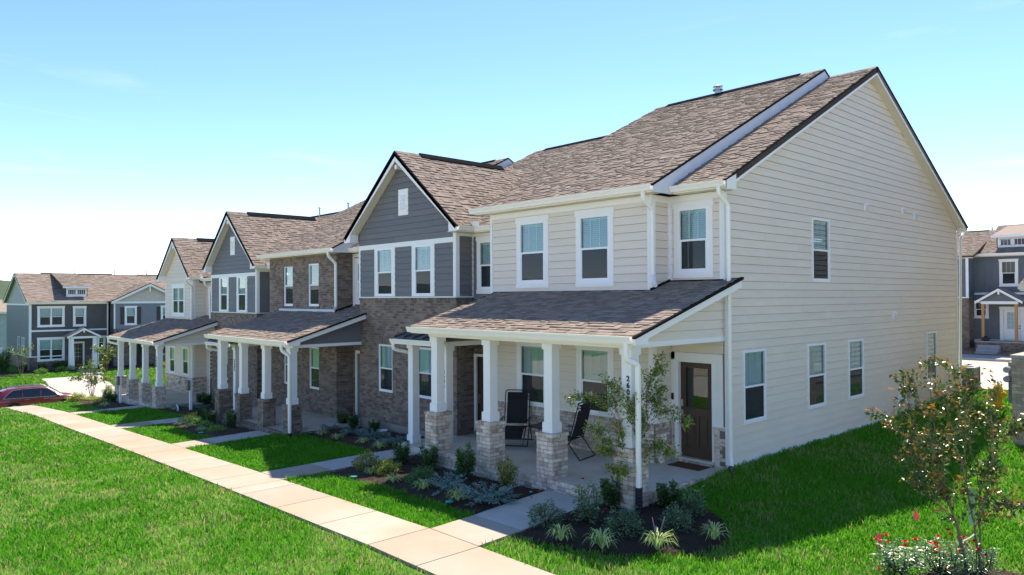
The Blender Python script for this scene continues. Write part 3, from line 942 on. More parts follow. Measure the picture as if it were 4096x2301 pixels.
    MB().prism([(.225, 7.4, 9.675), (.225, 15.1, 5.825), (.225, 15.1, 5.635), (.225, 7.4, 9.485)], (.025, 0, 0)).build('rake_board', M['white'], h)
    MB().prism([(.195, 7.4, 9.707), (.195, 15.13, 5.842), (.195, 15.13, 5.795), (.195, 7.4, 9.66)], (.075, 0, 0)).build('drip_edge', M['black'], h)
    MB().box(.015, .225, -.29, .03, 5.655, 5.67).build('soffit', M['soffit'], h)
    MB().prism([(.225, -.30, 5.83), (.225, .06, 5.98), (.225, .06, 5.655), (.225, -.30, 5.655)], (.027, 0, 0)).build('eave_box', M['white'], h)
    MB().prism([(.02, 14.8, 5.66), (.02, 15.09, 5.66), (.02, 15.09, 5.8), (.02, 14.8, 5.95)], (.205, 0, 0)).build('eave_box', M['white'], h)
    for sg in (0, 1):
        n = 26
        b = MB()
        for k in range(n):
            if sg == 0:
                a, c = .0 + 7.3 * k / n, 7.3 * (k + 1) / n - .006
                za, zc = 5.99 + .5 * a - .185, 5.99 + .5 * c - .185
            else:
                a, c = 7.4 + 7.4 * k / n, 7.4 + 7.4 * (k + 1) / n - .006
                za, zc = 9.69 - .5 * (a - 7.4) - .185, 9.69 - .5 * (c - 7.4) - .185
            b.hexa([(.01, a, za), (.225, a, za), (.225, c, zc), (.01, c, zc), (.01, a, za + .015), (.225, a, za + .015), (.225, c, zc + .015), (.01, c, zc + .015)])
        b.build('soffit', M['soffit'], h)
    eave(h, -6.76, -1.06, y, -.95, 5.835, lip=.12)
    eave(h, -1.04, .225, 0, -.30, 5.84)
    shell(h, -6.47, 0, -.3, 5.6, wm, right=False)
    big_porch(h, B, .30, -6.25, 0, [.115, -1.815, -3.64, -5.50], LB, M['lmortar'], wm, joints=(-4.55, -2.75, -.9), xs=.055)
    # flashing along the foot of the upper walls
    for q in ((-6.4, -1.3, -.672, -.642, 3.62, 3.68), (-1.33, -1.30, -.67, 0, 3.66, 3.84), (-1.3, .0, -.03, 0, 3.80, 3.845)):
        pass
    MB().prism([(-1.335, -.70, 3.62), (-1.335, .0, 3.84), (-1.335, .0, 3.90), (-1.335, -.70, 3.69)], (.04, 0, 0)).build('flashing', M['black'], h)
    MB().box(-1.3, .0, -.045, .0, 3.80, 3.862).build('flashing', M['black'], h)
    MB().box(-6.25, -1.3, y - .045, y, 3.58, 3.655).build('flashing', M['black'], h)
    # downspouts
    downspout(h, [(-1.28, -1.0, 5.70), (-1.28, -1.0, 5.55), (-1.25, -.72, 5.33), (-1.25, -.715, 3.95), (-1.02, -.95, 3.74)])
    downspout(h, [(.10, -.36, 5.70), (.10, -.36, 5.56), (.14, -.07, 5.36), (.14, -.06, .30), (.22, -.17, .12)])
    MB().tube([(.22, -.17, .13), (.235, -.20, -.1)], .055, 10).build('drain_boot', M['blackmetal'], h)
    downspout(h, [(.17, -3.42, 2.74), (.17, -3.42, 2.55), (.17, -3.40, 2.44), (.25, -3.20, 2.36), (.25, -3.20, .25)], .055)
    b = MB()
    for k in range(9): b.lathe([(.062, 0), (.070, .015), (.062, .03)], 12, (.25, -3.20, -.26 + k * .058))
    b.tube([(.25, -3.2, -.28), (.25, -3.2, .26)], .060, 12)
    b.build('drain_boot', M['blackmetal'], h)
    downspout(h, [(.10, 15.18, 5.70), (.10, 15.16, 5.6), (.10, 14.86, 5.4), (.05, 14.86, .4)])
    digits(h, '2608', -.05 + .115 - .13, -3.178 + .082 + .027 - .005, 2.13, .098, .118)
    b = MB()
    b.lathe([(.10, 0), (.10, .10), (.16, .10), (.16, .13), (.06, .13), (.06, .2), (.15, .2), (.15, .23), (.10, .25)], 14, (-4.37, 7.0, 9.86))
    b.build('roof_vent', M['steel'], h)
    B.finish()

# ---------------- number 2604, brick with a big porch
def house_2604():
    z = -.61
    h = thing('townhouse', (-16.2, 0, z), 'brown brick townhouse between the two dark gables, with shed roofed porch on brown brick piers', 'townhouse', 'row of joined townhouses')
    B = Bank(h)
    y = -.642
    f, f0 = FX(y), FX(0)
    W_ = [(-18.57, -17.79, 3.22, 4.745), (-16.59, -15.785, 3.22, 4.755)]
    H = [hole(*w, g=0) for w in W_]
    backing(h, f, -19.78, -14.55, 2.4, 5.07, M['dmortar'], H, d1=-.011)
    bricks(B, f, -19.78, -14.54, 2.95, 5.03, DB, H)
    W2 = [(-18.55, -17.77, .24, 1.75), (-16.53, -15.77, .24, 1.765)]
    H2 = [hole(*w, g=0) for w in W2]
    backing(h, f, -19.78, -14.55, z, 2.4, M['dmortar'], H2, d1=-.011)
    bricks(B, f, -19.78, -14.54, z, 1.99, DB, H2)
    for w in W_ + W2:
        window(h, f, *w, d=-.03, casing=None, depth=.06)
        rowlock(B, f, w[0] - .09, w[1] + .09, w[2] - .075, w[2] - .004, DB, d0=-.05, d1=.028)
        rowlock(B, f, w[0] - .09, w[1] + .09, w[3] + .004, w[3] + .19, DB, d0=-.05, d1=.003)
    fs = FS(-14.54)
    backing(h, fs, y + .05, 0, z, 5.07, M['dmortar'], d1=-.011)
    bricks(B, fs, y + .062, 0, 2.95, 5.03, DB)
    bricks(B, fs, y + .062, 0, z, 1.99, DB)
    MB().fbox(f, -18.9, -14.58, 0, .03, 2.99, 3.12).build('flashing', M['flash'], h)
    MB().prism([(-14.55, -.70, 3.01), (-14.55, .0, 3.23), (-14.55, .0, 3.31), (-14.55, -.70, 3.09)], (.035, 0, 0)).build('flashing', M['black'], h)
    H = [hole(-14.20, -13.30, 3.4, 4.75)]
    backing(h, f0, -14.54, -12.95, z, 5.07, M['gray'], H)
    siding(B, f0, -14.45, -12.97, 3.2, 4.92, M['gray'], H, start=3.1)
    window(h, f0, -14.20, -13.30, 3.4, 4.75, casing=(.16, .14, .11))
    boards(h, f0, [(-14.50, -14.38, 3.2, 4.92, 0, .026), (-14.5, -12.95, 4.92, 5.05, 0, .03)], M['white'])
    bricks(B, f0, -14.53, -14.32, z, 2.0, DB)
    boards(h, f0, [(-14.32, -14.22, z, 1.6, 0, .04), (-13.3, -13.2, z, 1.6, 0, .04), (-14.32, -13.2, 1.6, 1.7, 0, .04)], M['white'], 'door_casing')
    MB().fbox(f0, -14.22, -13.3, -.06, -.02, z + .02, 1.6).build('front_door', M['door'], h)
    zr = z
    roof_slope(h, B, -20.0, -14.2, -.95, 5.835 + zr, .5, 7.1)
    roof_slope(h, B, -14.21, -12.96, -.30, 5.84 + zr, .5, 7.4)
    back_slope(h, -20.0, -14.2, 7.1, 9.86 + zr, 15.1); back_slope(h, -14.2, -12.96, 7.4, 9.69 + zr, 15.1)
    ridge(h, -20.0, -14.2, 7.1, 9.862 + zr, vent=(-19.5, -15))
    ridge(h, -14.2, -12.96, 7.4, 9.692 + zr)
    MB().prism([(-14.225, -.95, 5.82 + zr), (-14.225, 7.1, 9.845 + zr), (-14.225, 7.75, 9.52 + zr), (-14.225, 7.4, 9.66 + zr), (-14.225, -.30, 5.80 + zr), (-14.225, -.30, 5.67 + zr), (-14.225, -.95, 5.67 + zr)], (.026, 0, 0)).build('step_board', M['flash'], h)
    for q in ([(-14.24, -.98, 5.835 + zr), (-14.24, 7.1, 9.878 + zr), (-14.24, 7.1, 9.83 + zr), (-14.24, -.98, 5.79 + zr)], [(-14.24, 7.1, 9.878 + zr), (-14.24, 7.9, 9.478 + zr), (-14.24, 7.9, 9.43 + zr), (-14.24, 7.1, 9.83 + zr)]):
        MB().prism(q, (.06, 0, 0)).build('drip_edge', M['black'], h)
    eave(h, -19.98, -14.22, y, -.95, 5.835 + zr, lip=.12)
    eave(h, -14.2, -12.96, 0, -.30, 5.84 + zr)
    shell(h, -19.78, -12.95, z - .3, 5.0, M['gray'])
    big_porch(h, B, -12.56, -19.0, z, [-12.88, -14.70, -16.52, -18.34], DB, M['dmortar'], M['gray'], joints=(-17.4, -15.6, -13.8), xs=-12.86)
    downspout(h, [(-14.45, -1.0, 5.09), (-14.45, -1.0, 4.95), (-14.44, -.72, 4.7), (-14.44, -.715, 3.2), (-14.2, -.95, 3.08)])
    downspout(h, [(-12.85, -3.43, 2.13), (-12.85, -3.43, 1.95), (-12.72, -3.24, 1.78), (-12.72, -3.23, -.55)], .055)
    MB().tube([(-12.72, -3.23, -.53), (-12.72, -3.23, -.9)], .07, 12).build('drain_boot', M['blackmetal'], h)
    digits(h, '2604', -13.04, -3.178 + .082 + .022, 1.56, .098, .118)
    B.finish()

# ---------------- numbers 2606 and 2602, dark gable houses
def gable_house(X, z, num, label, porch_num_x, zm):
    """X: dict of measured x positions"""
    h = thing('townhouse', ((X['wl'] + X['xr']) / 2, 0, z), label, 'townhouse', 'row of joined townhouses')
    B = Bank(h)
    y, yr = -.69, -.07
    f, f0 = FX(y), FX(yr)
    g = M['gray']
    zo = z + .305                      # offset from number 2606
    wl, wr, xr = X['wl'], X['wr'], X['xr']
    # lower brick storey
    LW = [(a, c, .57 + zo, 2.06 + zo) for a, c in X['low']]
    H = [hole(*w, g=0) for w in LW]
    backing(h, f, wl, wr, z - .5, 3.53 + zo, M['dmortar'], H, d1=-.011)
    bricks(B, f, wl, wr + .01, z - .06, 3.43 + zo, DB, H)
    rowlock(B, f, wl - .01, wr + .02, 3.434 + zo, 3.51 + zo, DB, d0=-.06, d1=.025)
    for w in LW:
        window(h, f, *w, d=-.025, depth=.06)
        rowlock(B, f, w[0] - .09, w[1] + .09, w[2] - .075, w[2] - .004, DB, d0=-.05, d1=.03)
        rowlock(B, f, w[0] - .09, w[1] + .09, w[3] + .004, w[3] + .19, DB, d0=-.05, d1=.003)
    MB().fbox(f, wl - .01, wr + .03, -.02, .045, 3.512 + zo, 3.545 + zo).build('ledge_board', M['white'], h)
    # upper storey
    UW = [(a, c, 3.555 + zo, 5.05 + zo) for a, c in X['up']]
    H = [hole(*w) for w in UW]
    backing(h, f, wl, wr, 3.53 + zo, 5.2 + zo, g, H)
    siding(B, f, wl + .08, wr - .1, 3.55 + zo, 5.05 + zo, g, H, start=3.48 + zo)
    for w in UW: window(h, f, *w, casing=(.125, 0, 0))
    boards(h, f, [(wl, wl + .08, 3.55 + zo, 5.05 + zo, 0, .028), (wr - .1, wr + .022, 3.55 + zo, 5.35 + zo, 0, .028), (wl, wr - .1, 5.05 + zo, 5.195 + zo, 0, .034)], M['white'])
    gab = front_gable(h, B, X['gc'], X['hw'], X['zr'], X['ze'], -1.0, y, X['yv'], g, 5.2 + zo, (wl, wr), (-.1, X['yv'] - 1.6))
    backing(h, f, wl, wr, 5.2 + zo, X['zr'] - .22, g, gab=gab)
    siding(B, f, wl, wr - .1, 5.2 + zo, X['zr'] - .25, g, gab=gab, holes=[(X['v'][0], X['v'][1], 6.0 + zo, 6.79 + zo)])
    louver(h, f, X['v'][0], X['v'][1], 6.0 + zo, 6.79 + zo)
    MB().box(X['gc'] - .05, X['gc'] + .05, -.97, y, X['zr'] - .52, X['zr'] - .40).build('gable_bracket', M['gutter'], h)
    # return and recessed bay
    fs = FS(wr)
    backing(h, fs, y + .05, yr, z - .5, 5.3 + zo, M['dmortar'], d1=-.012)
    bricks(B, fs, y + .062, yr, z - .06, 3.43 + zo, DB)
    rowlock(B, fs, y + .02, yr, 3.434 + zo, 3.51 + zo, DB, d0=-.06, d1=.025)
    siding(B, fs, y + .10, yr - .04, 3.55 + zo, 5.28 + zo, g, start=3.48 + zo)
    boards(h, fs, [(y, y + .10, 3.55 + zo, 5.22 + zo, 0, .027), (yr - .06, yr, 3.55 + zo, 5.22 + zo, 0, .027), (y, yr, 5.22 + zo, 5.33 + zo, 0, .03), (y - .02, yr, 3.512 + zo, 3.545 + zo, 0, .045)], M['white'])
    w = (wr + .28, wr + 1.12, 3.72 + zo, 5.08 + zo)
    w = (w[0], min(w[1], xr - .12), w[2], w[3])
    H = [hole(*w)]
    backing(h, f0, wr, xr, z - .3, 5.35 + zo, g, H + [(wr + .1, wr + 1.1, z + .1, z + 2.17)])
    siding(B, f0, wr + .03, xr, 3.1 + zo, 5.22 + zo, g, H, start=3.1 + zo)
    window(h, f0, *w, casing=(.10, .13, .11))
    boards(h, f0, [(wr, xr, 5.22 + zo, 5.33 + zo, 0, .03)], M['white'])
    bricks(B, f0, wr, wr + .06, z, z + 2.6, DB)
    bricks(B, f0, wr + 1.14, xr, z, z + 2.6, DB)
    bricks(B, f0, wr + .06, wr + 1.14, z + 2.24, z + 2.6, DB)
    MB().fbox(f0, wr, xr, -.2, .02, z - .02, z + .10).build('door_sill', M['dmortar'], h)
    boards(h, f0, [(wr + .06, wr + .16, z + .10, z + 2.17, 0, .05), (wr + 1.04, wr + 1.14, z + .10, z + 2.17, 0, .05), (wr + .06, wr + 1.14, z + 2.17, z + 2.24, 0, .05)], M['white'], 'door_casing')
    dr = MB().fbox(f0, wr + .16, wr + 1.04, -.09, -.045, z + .10, z + 2.17).build('front_door', M['door'], h)
    MB().fbox(f0, wr + .32, wr + .88, -.045, -.038, z + 1.12, z + 2.0).build('pane', M['pane'], dr)
    MB().fbox(f0, wr + .20, wr + .24, -.045, .0, z + .85, z + 1.12).build('door_handle', M['nickel'], dr)
    MB().fbox(f0, wr + .015, wr + .05, .0, .02, z + 1.2, z + 1.33).build('doorbell', M['blackmetal'], h)
    # main roof, eaves
    ye, ze = -.37, zm
    roof_slope(h, B, wl - .02, X['rx'], ye, ze, .5, 7.4)
    back_slope(h, wl - .02, X['rx'], 7.4, ze + .5 * 7.77, 15.1)
    ridge(h, wl, X['rx'], 7.4, ze + .5 * 7.77 + .002, vent=(wl + .6, X['rx'] - .6))
    xg = X['gc'] + X['hw']
    eave(h, xg - .02, min(X['rx'], xr + .3), yr, ye, ze)
    gutter(h, (xg - .003, -1.0, X['ze'] - .012), (xg - .003, ye, X['ze'] - .012), (1, 0, 0))
    MB().box(wr, xg - .01, -1.0, yr, X['ze'] - .165, X['ze'] - .15).build('soffit', M['soffit'], h)
    MB().box(xg - .03, xg - .005, -.97, ye, X['ze'] - .16, X['ze'] - .02).build('fascia', M['gutter'], h)
    MB().prism([(xg + .02, ye - .10, ze - .02), (xg + .30, ye - .10, ze - .02), (xg + .30, ye - .10, ze + .12), (xg - .12, ye - .10, ze + .12)], (0, .012, 0)).build('splash_guard', M['white'], h)
    shell(h, wl, xr, z - .4, 5.2 + zo, g)
    # little porch with standing-seam roof
    cA, cB, yc = X['ca'], X['cb'], -2.16
    MB().box(cA - .38, cB + .45, -2.37, yr, z - .5, z).build('floor_slab', M['concrete'], h)
    for cx in (cA, cB): column(h, cx, yc, z, z + 2.6, hb=.20, w0=.262, w1=.21)
    zt = z + 2.6
    MB().box(cA - .26, cB, yc + .02, yc + .21, zt, zt + .12).build('beam', M['gutter'], h)
    MB().box(cA - .24, cA - .05, yc + .21, y, zt, zt + .12).build('beam', M['gutter'], h)
    MB().box(cB - .21, cB - .02, yc + .21, yr, zt, zt + .12).build('beam', M['gutter'], h)
    MB().box(cA - .05, cB - .21, yc + .21, yr, zt + .08, zt + .10).build('porch_ceiling', M['soffit'], h)
    x0, x1, s = cA - .50, cB + .22, .26
    e0, t0 = -2.42, .0
    zz = zt + .17
    l = math.hypot(1, s)
    slab_poly([(x0, e0, zz), (x1, e0, zz), (x1, t0, zz + s * (t0 - e0)), (x0, t0, zz + s * (t0 - e0))], (0, -s / l, 1 / l), .04).build('metal_roof', M['metalroof'], h)
    n = 6
    for k in range(n):
        xx = x0 + .03 + (x1 - x0 - .06) * k / (n - 1)
        MB().hexa([(xx - .013, e0, zz), (xx + .013, e0, zz), (xx + .013, t0, zz + s * (t0 - e0)), (xx - .013, t0, zz + s * (t0 - e0)),
                   (xx - .013, e0, zz + .04), (xx + .013, e0, zz + .04), (xx + .013, t0, zz + s * (t0 - e0) + .04), (xx - .013, t0, zz + s * (t0 - e0) + .04)]).build('roof_seam', M['metalroof'], h)
    MB().box(x0, x1, e0 - .005, e0 + .02, zz - .13, zz - .035).build('fascia', M['gutter'], h)
    gutter(h, (x0, e0 - .005, zz - .03), (x1, e0 - .005, zz - .03), (0, -1, 0))
    xw = cB + .0
    gb = lambda q: (max(-2.1, e0 + (q - zz + .06) / s), 0)
    siding(B, FS(xw), -2.1, yr, zt + .12, zz + .55, g, gab=gb)
    downspout(h, [(x0 + .10, e0 - .07, zz - .14), (x0 + .10, e0 - .06, zz - .30), (cA - .35, yc + .1, zz - .40), (cA - .30, yc + .16, zz - .42)], .05)
    digits(h, num, porch_num_x, yc + .02, X['nz'], .098, .118)
    B.finish()
    return h

# ---------------- number 2600, the far end house
def house_2600():
    z = -1.13
    h = thing('townhouse', (-29.0, 0, z), 'far pale beige gabled townhouse at the low end of the row with double upper window', 'townhouse', 'row of joined townhouses')
    B = Bank(h)
    y = -.642
    f, f0 = FX(y), FX(0)
    wm = M['beige']
    wl, wr, xr = -32.12, -28.24, -25.72
    UW = (-30.98, -29.36, 2.74, 4.10)
    H = [hole(*UW)]
    backing(h, f, wl, wr, 2.2, 4.6, M['wrap'], H)
    gc, hw, zr, ze = -30.1, 2.32, 6.53, 4.57
    gab = front_gable(h, B, gc, hw, zr, ze, -1.0, y, 4.0, wm, 4.6, (wl, wr), (.2, 2.6))
    siding(B, f, wl + .08, wr - .08, 2.4, 4.42, wm, H)
    siding(B, f, wl, wr, 4.42, zr - .3, wm, gab=gab)
    backing(h, f, wl, wr, 4.42, zr - .25, M['wrap'], gab=gab)
    window(h, f, *UW, casing=(.10, .15, .11), mull=1, grid=2)
    boards(h, f, [(wl, wl + .08, 2.4, 4.42, 0, .027), (wr - .08, wr + .022, 2.4, 4.42, 0, .027)], M['white'])
    MB().box(gc - .05, gc + .05, -.97, y, zr - .52, zr - .40).build('gable_bracket', M['gutter'], h)
    LW = [(-31.45, -30.68, -.24, 1.09), (-29.55, -28.78, -.22, 1.12)]
    H = [hole(*w) for w in LW]
    backing(h, f, wl, wr, z, 2.2, M['lmortar'], H, d1=-.012)
    bricks(B, f, wl, wr, z, -.385, LB, depth=.06)
    rowlock(B, f, wl, wr + .02, -.38, -.305, [M['lbrick2'], M['lbrick']], d0=-.06, d1=.025)
    siding(B, f, wl, wr - .09, -.28, 1.5, wm, H)
    boards(h, f, [(wl, wr + .03, -.302, -.28, 0, .035), (wr - .09, wr + .024, -.28, 1.5, 0, .026)], M['white'])
    for w in LW: window(h, f, *w, casing=(.09, .05, 0))
    MB().fbox(f, -30.16, -30.04, 0, .06, -.73, -.60).build('wall_outlet', M['steel'], h)
    fs = FS(wr)
    backing(h, fs, y + .05, 0, z, 4.6, M['lmortar'], d1=-.012)
    bricks(B, fs, y + .062, 0, z, -.385, LB)
    rowlock(B, fs, y, 0, -.38, -.305, [M['lbrick2'], M['lbrick']], d0=-.06, d1=.025)
    siding(B, fs, y + .1, 0, -.28, 1.5, wm); siding(B, fs, y + .1, 0, 2.3, 4.42, wm)
    boards(h, fs, [(y, y + .1, -.28, 1.5, 0, .024), (y, y + .1, 2.4, 4.42, 0, .024)], M['white'])
    backing(h, f0, wr, xr, z, 4.6, wm)
    siding(B, f0, wr, xr, 2.4, 4.42, wm)
    siding(B, f0, wr, xr, -.28, 1.5, wm)
    bricks(B, f0, wr, wr + .45, z, -.32, LB)
    boards(h, f0, [(wr + .45, wr + .56, z, 1.0, 0, .04), (wr + 1.5, wr + 1.61, z, 1.0, 0, .04), (wr + .45, wr + 1.61, 1.0, 1.1, 0, .04)], M['white'], 'door_casing')
    MB().fbox(f0, wr + .56, wr + 1.5, .005, .02, z + .05, 1.0).build('front_door', M['door'], h)
    boards(h, f0, [(wr + .9, wr + 1.0, 2.5, 4.42, 0, .03), (wr, xr, 4.42, 4.56, 0, .03)], M['white'])
    zm = 4.40
    roof_slope(h, B, -32.42, -25.93, -.37, zm, .5, 7.4)
    back_slope(h, -32.42, -25.93, 7.4, zm + 3.885, 15.1)
    ridge(h, -32.42, -25.93, 7.4, zm + 3.887, vent=(-32, -26.5))
    eave(h, gc + hw - .02, -25.93, 0, -.37, zm + .1)
    gutter(h, (gc + hw - .003, -1.0, ze - .012), (gc + hw - .003, -.37, ze - .012), (1, 0, 0))
    MB().box(wr, gc + hw - .01, -1.0, 0, ze - .165, ze - .15).build('soffit', M['soffit'], h)
    MB().box(gc + hw + .02, gc + hw + .35, -.50, -.485, ze - .03, ze + .12).build('splash_guard', M['white'], h)
    shell(h, wl, xr, z - .4, 4.5, wm)
    big_porch(h, B, -25.02, -31.95, z, [-25.39, -27.32, -29.25, -31.18], LB, M['lmortar'], wm, joints=(-30, -27.8), xs=-25.2)
    downspout(h, [(-28.2, -1.0, 4.45), (-28.2, -.98, 4.3), (-28.18, -.72, 4.1), (-28.18, -.715, 2.5)])
    downspout(h, [(-31.75, -3.43, 1.60), (-31.75, -3.43, 1.42), (-31.5, -3.1, 1.32), (-31.4, -3.05, 1.3)], .055)
    downspout(h, [(-25.7, -1.02, 4.3), (-25.72, -.98, 4.15), (-25.8, -.75, 4.0), (-25.8, -.72, 2.6)])
    digits(h, '2600', -25.39 - .08 - .12, -3.178 + .082 + .022, 1.03, .098, .115)
    vent_pipe(h, -30.39, 7.2, 8.2, .5); vent_pipe(h, -27.2, 7.2, 8.2, .45)
    B.finish()

house_2608()
gable_house(dict(wl=-12.93, wr=-7.88, xr=-6.47, rx=-6.70, low=[(-11.85, -11.04), (-9.83, -9.02)], up=[(-11.87, -10.97), (-9.83, -8.965)], gc=-10.42, hw=2.96, zr=7.895, ze=5.465, yv=4.9,
                 v=(-10.65, -10.14), ca=-7.88, cb=-6.44, nz=1.72), -.305, '2606', 'charcoal gabled townhouse over brown brick, next to the near beige end house', -6.56, 5.46)
house_2604()
gable_house(dict(wl=-25.71, wr=-20.85, xr=-19.79, rx=-19.95, low=[(-24.6, -23.85), (-22.65, -21.9)], up=[(-24.64, -23.82), (-22.71, -21.87)], gc=-23.22, hw=2.77, zr=7.22, ze=4.86, yv=4.7,
                 v=(-23.51, -23.04), ca=-21.0, cb=-19.45, nz=1.22), -.92, '2602', 'second charcoal gabled townhouse over brown brick, beside the far beige house', -19.56, 4.84)
house_2600()
# ------------------------------------------------------------------ terrain
SX = [-400, -140, -75, -63, -57, -51.5, -46, -43, -38, -35.5, -33.7, -27.7, -20, -13.6, -8.2, -1.9, 5, 20, 60, 300]
SZ = [-3, -2.2, -2.4, -2.4, -2.75, -3.75, -4.0, -3.75, -2.4, -1.80, -1.66, -1.28, -.98, -.72, -.525, -.333, -.28, -.1, .3, 1.0]
WY = [-4, -2.2, -.3, 8, 15, 18, 30, 37, 42, 60, 120]
WZ = [-.16, -.09, .03, .04, .30, .26, -.36, -.42, -.2, .3, .6]
def s_(x): return np.interp(x, SX, SZ)
def sm(t):
    t = np.clip(t, 0, 1); return t * t * (3 - 2 * t)
def gh(x, y):
    x = np.asarray(x, float); y = np.asarray(y, float)
    s = s_(x)
    df = np.interp(x, [-20, -13, -7, 0, 2, 6], [0, 0, .06, .14, .04, 0])
    z = s + df * sm((y + 6) / 2.8)
    # west of the row the beds stand a little higher than the walk
    z = z + .10 * sm((y + 6) / 3) * sm((x + 37) / 3) * sm((-29 - x) / 3)
    wall = np.interp(y, WY, WZ) - .085 * np.clip(x, 0, 9)* np.clip((20 - y) / 10, 0, 1)
    t = sm((y + 4.0) / 3.0) * sm((x + 3) / 2)
    z = z * (1 - t) + wall * t
    # behind the row the ground follows the rear lane
    tb = sm((y - 14) / 6) * sm((2 - x) / 4) * sm((x + 40) / 5)
    z = z * (1 - tb) + np.interp(y, WY, WZ) * tb
    return z
def G(x, y): return float(gh(x, y))

def grid_sheet(name, xs, ys, m, dz=0.0, **k):
    X, Y = np.meshgrid(xs, ys)
    Z = gh(X, Y) + dz
    n, q = len(xs), len(ys)
    v = np.stack([X.ravel(), Y.ravel(), Z.ravel()], 1)
    i = np.arange((q - 1) * n).reshape(q - 1, n)[:, :-1].ravel()
    f = np.stack([i, i + 1, i + n + 1, i + n], 1)
    me = bpy.data.meshes.new(name); me.from_pydata(v.tolist(), [], f.tolist())
    me.materials.append(m); me.polygons.foreach_set('use_smooth', [True] * len(me.polygons))
    o = bpy.data.objects.new(name, me); link(o); tag(o, **k); return o

def lawn_mat(name, c1, c2, straw):
    m = bpy.data.materials.new(name); m.use_nodes = True
    nt = m.node_tree; N, L = nt.nodes.new, nt.links.new
    bs = nt.nodes['Principled BSDF']; bs.inputs['Roughness'].default_value = .9; bs.inputs['Specular IOR Level'].default_value = .1
    g = N('ShaderNodeNewGeometry')
    a = N('ShaderNodeTexNoise'); a.inputs['Scale'].default_value = 9; a.inputs['Detail'].default_value = 6
    b = N('ShaderNodeTexNoise'); b.inputs['Scale'].default_value = .55; b.inputs['Detail'].default_value = 5; b.inputs['Roughness'].default_value = .7
    L(g.outputs['Position'], a.inputs[0]); L(g.outputs['Position'], b.inputs[0])
    mx = N('ShaderNodeMix'); mx.data_type = 'RGBA'; mx.inputs[6].default_value = (*c1, 1); mx.inputs[7].default_value = (*c2, 1)
    L(a.outputs[0], mx.inputs[0])
    rp = N('ShaderNodeValToRGB'); rp.color_ramp.elements[0].position = .56; rp.color_ramp.elements[1].position = .70
    L(b.outputs[0], rp.inputs[0])
    m2 = N('ShaderNodeMix'); m2.data_type = 'RGBA'; m2.inputs[7].default_value = (*straw, 1)
    L(rp.outputs[0], m2.inputs[0]); L(mx.outputs[2], m2.inputs[6]); L(m2.outputs[2], bs.inputs['Base Color'])
    bp = N('ShaderNodeBump'); bp.inputs['Strength'].default_value = .6; bp.inputs['Distance'].default_value = .03
    L(a.outputs[0], bp.inputs['Height']); L(bp.outputs[0], bs.inputs['Normal'])
    return m
M['turf'] = lawn_mat('turf_soil', (.040, .125, .008), (.08, .21, .016), (.26, .22, .09))

def nonuni(a, b, fine, d0, d1):
    """coordinates from a to b, step d0 inside the interval fine and d1 outside"""
    L = []; x = a
    while x < b:
        L.append(x)
        x += d0 if fine[0] <= x <= fine[1] else d1
    return np.array(L + [b])
XS = np.concatenate([[-900, -600, -300, -200], nonuni(-140, 60, (-70, 16), 1.0, 8.0), [100, 200, 400, 900]])
YS = np.concatenate([[-900, -500, -250, -120], nonuni(-70, 120, (-26, 48), .8, 6.0), [180, 300, 500, 900]])
grid_sheet('ground', XS, YS, M['turf'], dz=-.035, kind='structure')

# graded building land in front of the row and to its right (it shows in the window reflections); unseen, made pale and near to bounce light
M['pale'] = mat('pale_new_concrete', (.52, .48, .42), rough=.95, spec=.05, nscale=1.0, namt=.10)
M['earth'] = mat('tan_bare_earth', (.54, .43, .30), (.60, .49, .35), rough=1, nscale=.6, namt=.25, bump=.4, bscale=4, dirt=(.30, .26, .16), dscale=.15, damt=.5)
def earth(x0, x1, y0, y1, nx, ny): grid_sheet('bare_earth', np.linspace(x0, x1, nx), np.linspace(y0, y1, ny), M['earth'], dz=.0, kind='structure')
earth(-42.5, 90, -90, -20.3, 60, 24); earth(9.5, 90, -12.0, 7, 20, 12)
grid_sheet('road', np.linspace(-42.5, 90, 60), np.linspace(-20, -12.3, 6), M['pale'], dz=.0, kind='structure')

# far wooded hills on the horizon
def hills():
    b = MB()
    rnd = random.Random(3)
    n = 90
    for (dist, zb, amp, base, seed) in ((1500, -60, 42, 16, 1), (900, -40, 22, -2, 5)):
        ring = []
        for i in range(n + 1):
            a = R(-170 + 250 * i / n)
            hh = base + amp * (.5 + .5 * math.sin(i * .37 + seed) * math.sin(i * .11 + 2 * seed)) + rnd.uniform(-2, 2)
            p = Vector((math.sin(a), math.cos(a), 0))
            ring.append((p * (dist - 260), p * dist, p * (dist + 500), hh))
        for i in range(n):
            A, C = ring[i], ring[i + 1]
            b.add([(A[0].x, A[0].y, zb), (C[0].x, C[0].y, zb), (C[1].x, C[1].y, C[3]), (A[1].x, A[1].y, A[3]), (C[2].x, C[2].y, zb), (A[2].x, A[2].y, zb)], [(0, 1, 2, 3), (3, 2, 4, 5)])
    b.build('hills', mat('wooded_hill', (.055, .085, .05), (.08, .11, .06), rough=1, nscale=.02, namt=.4), kind='structure', local=True)
hills()

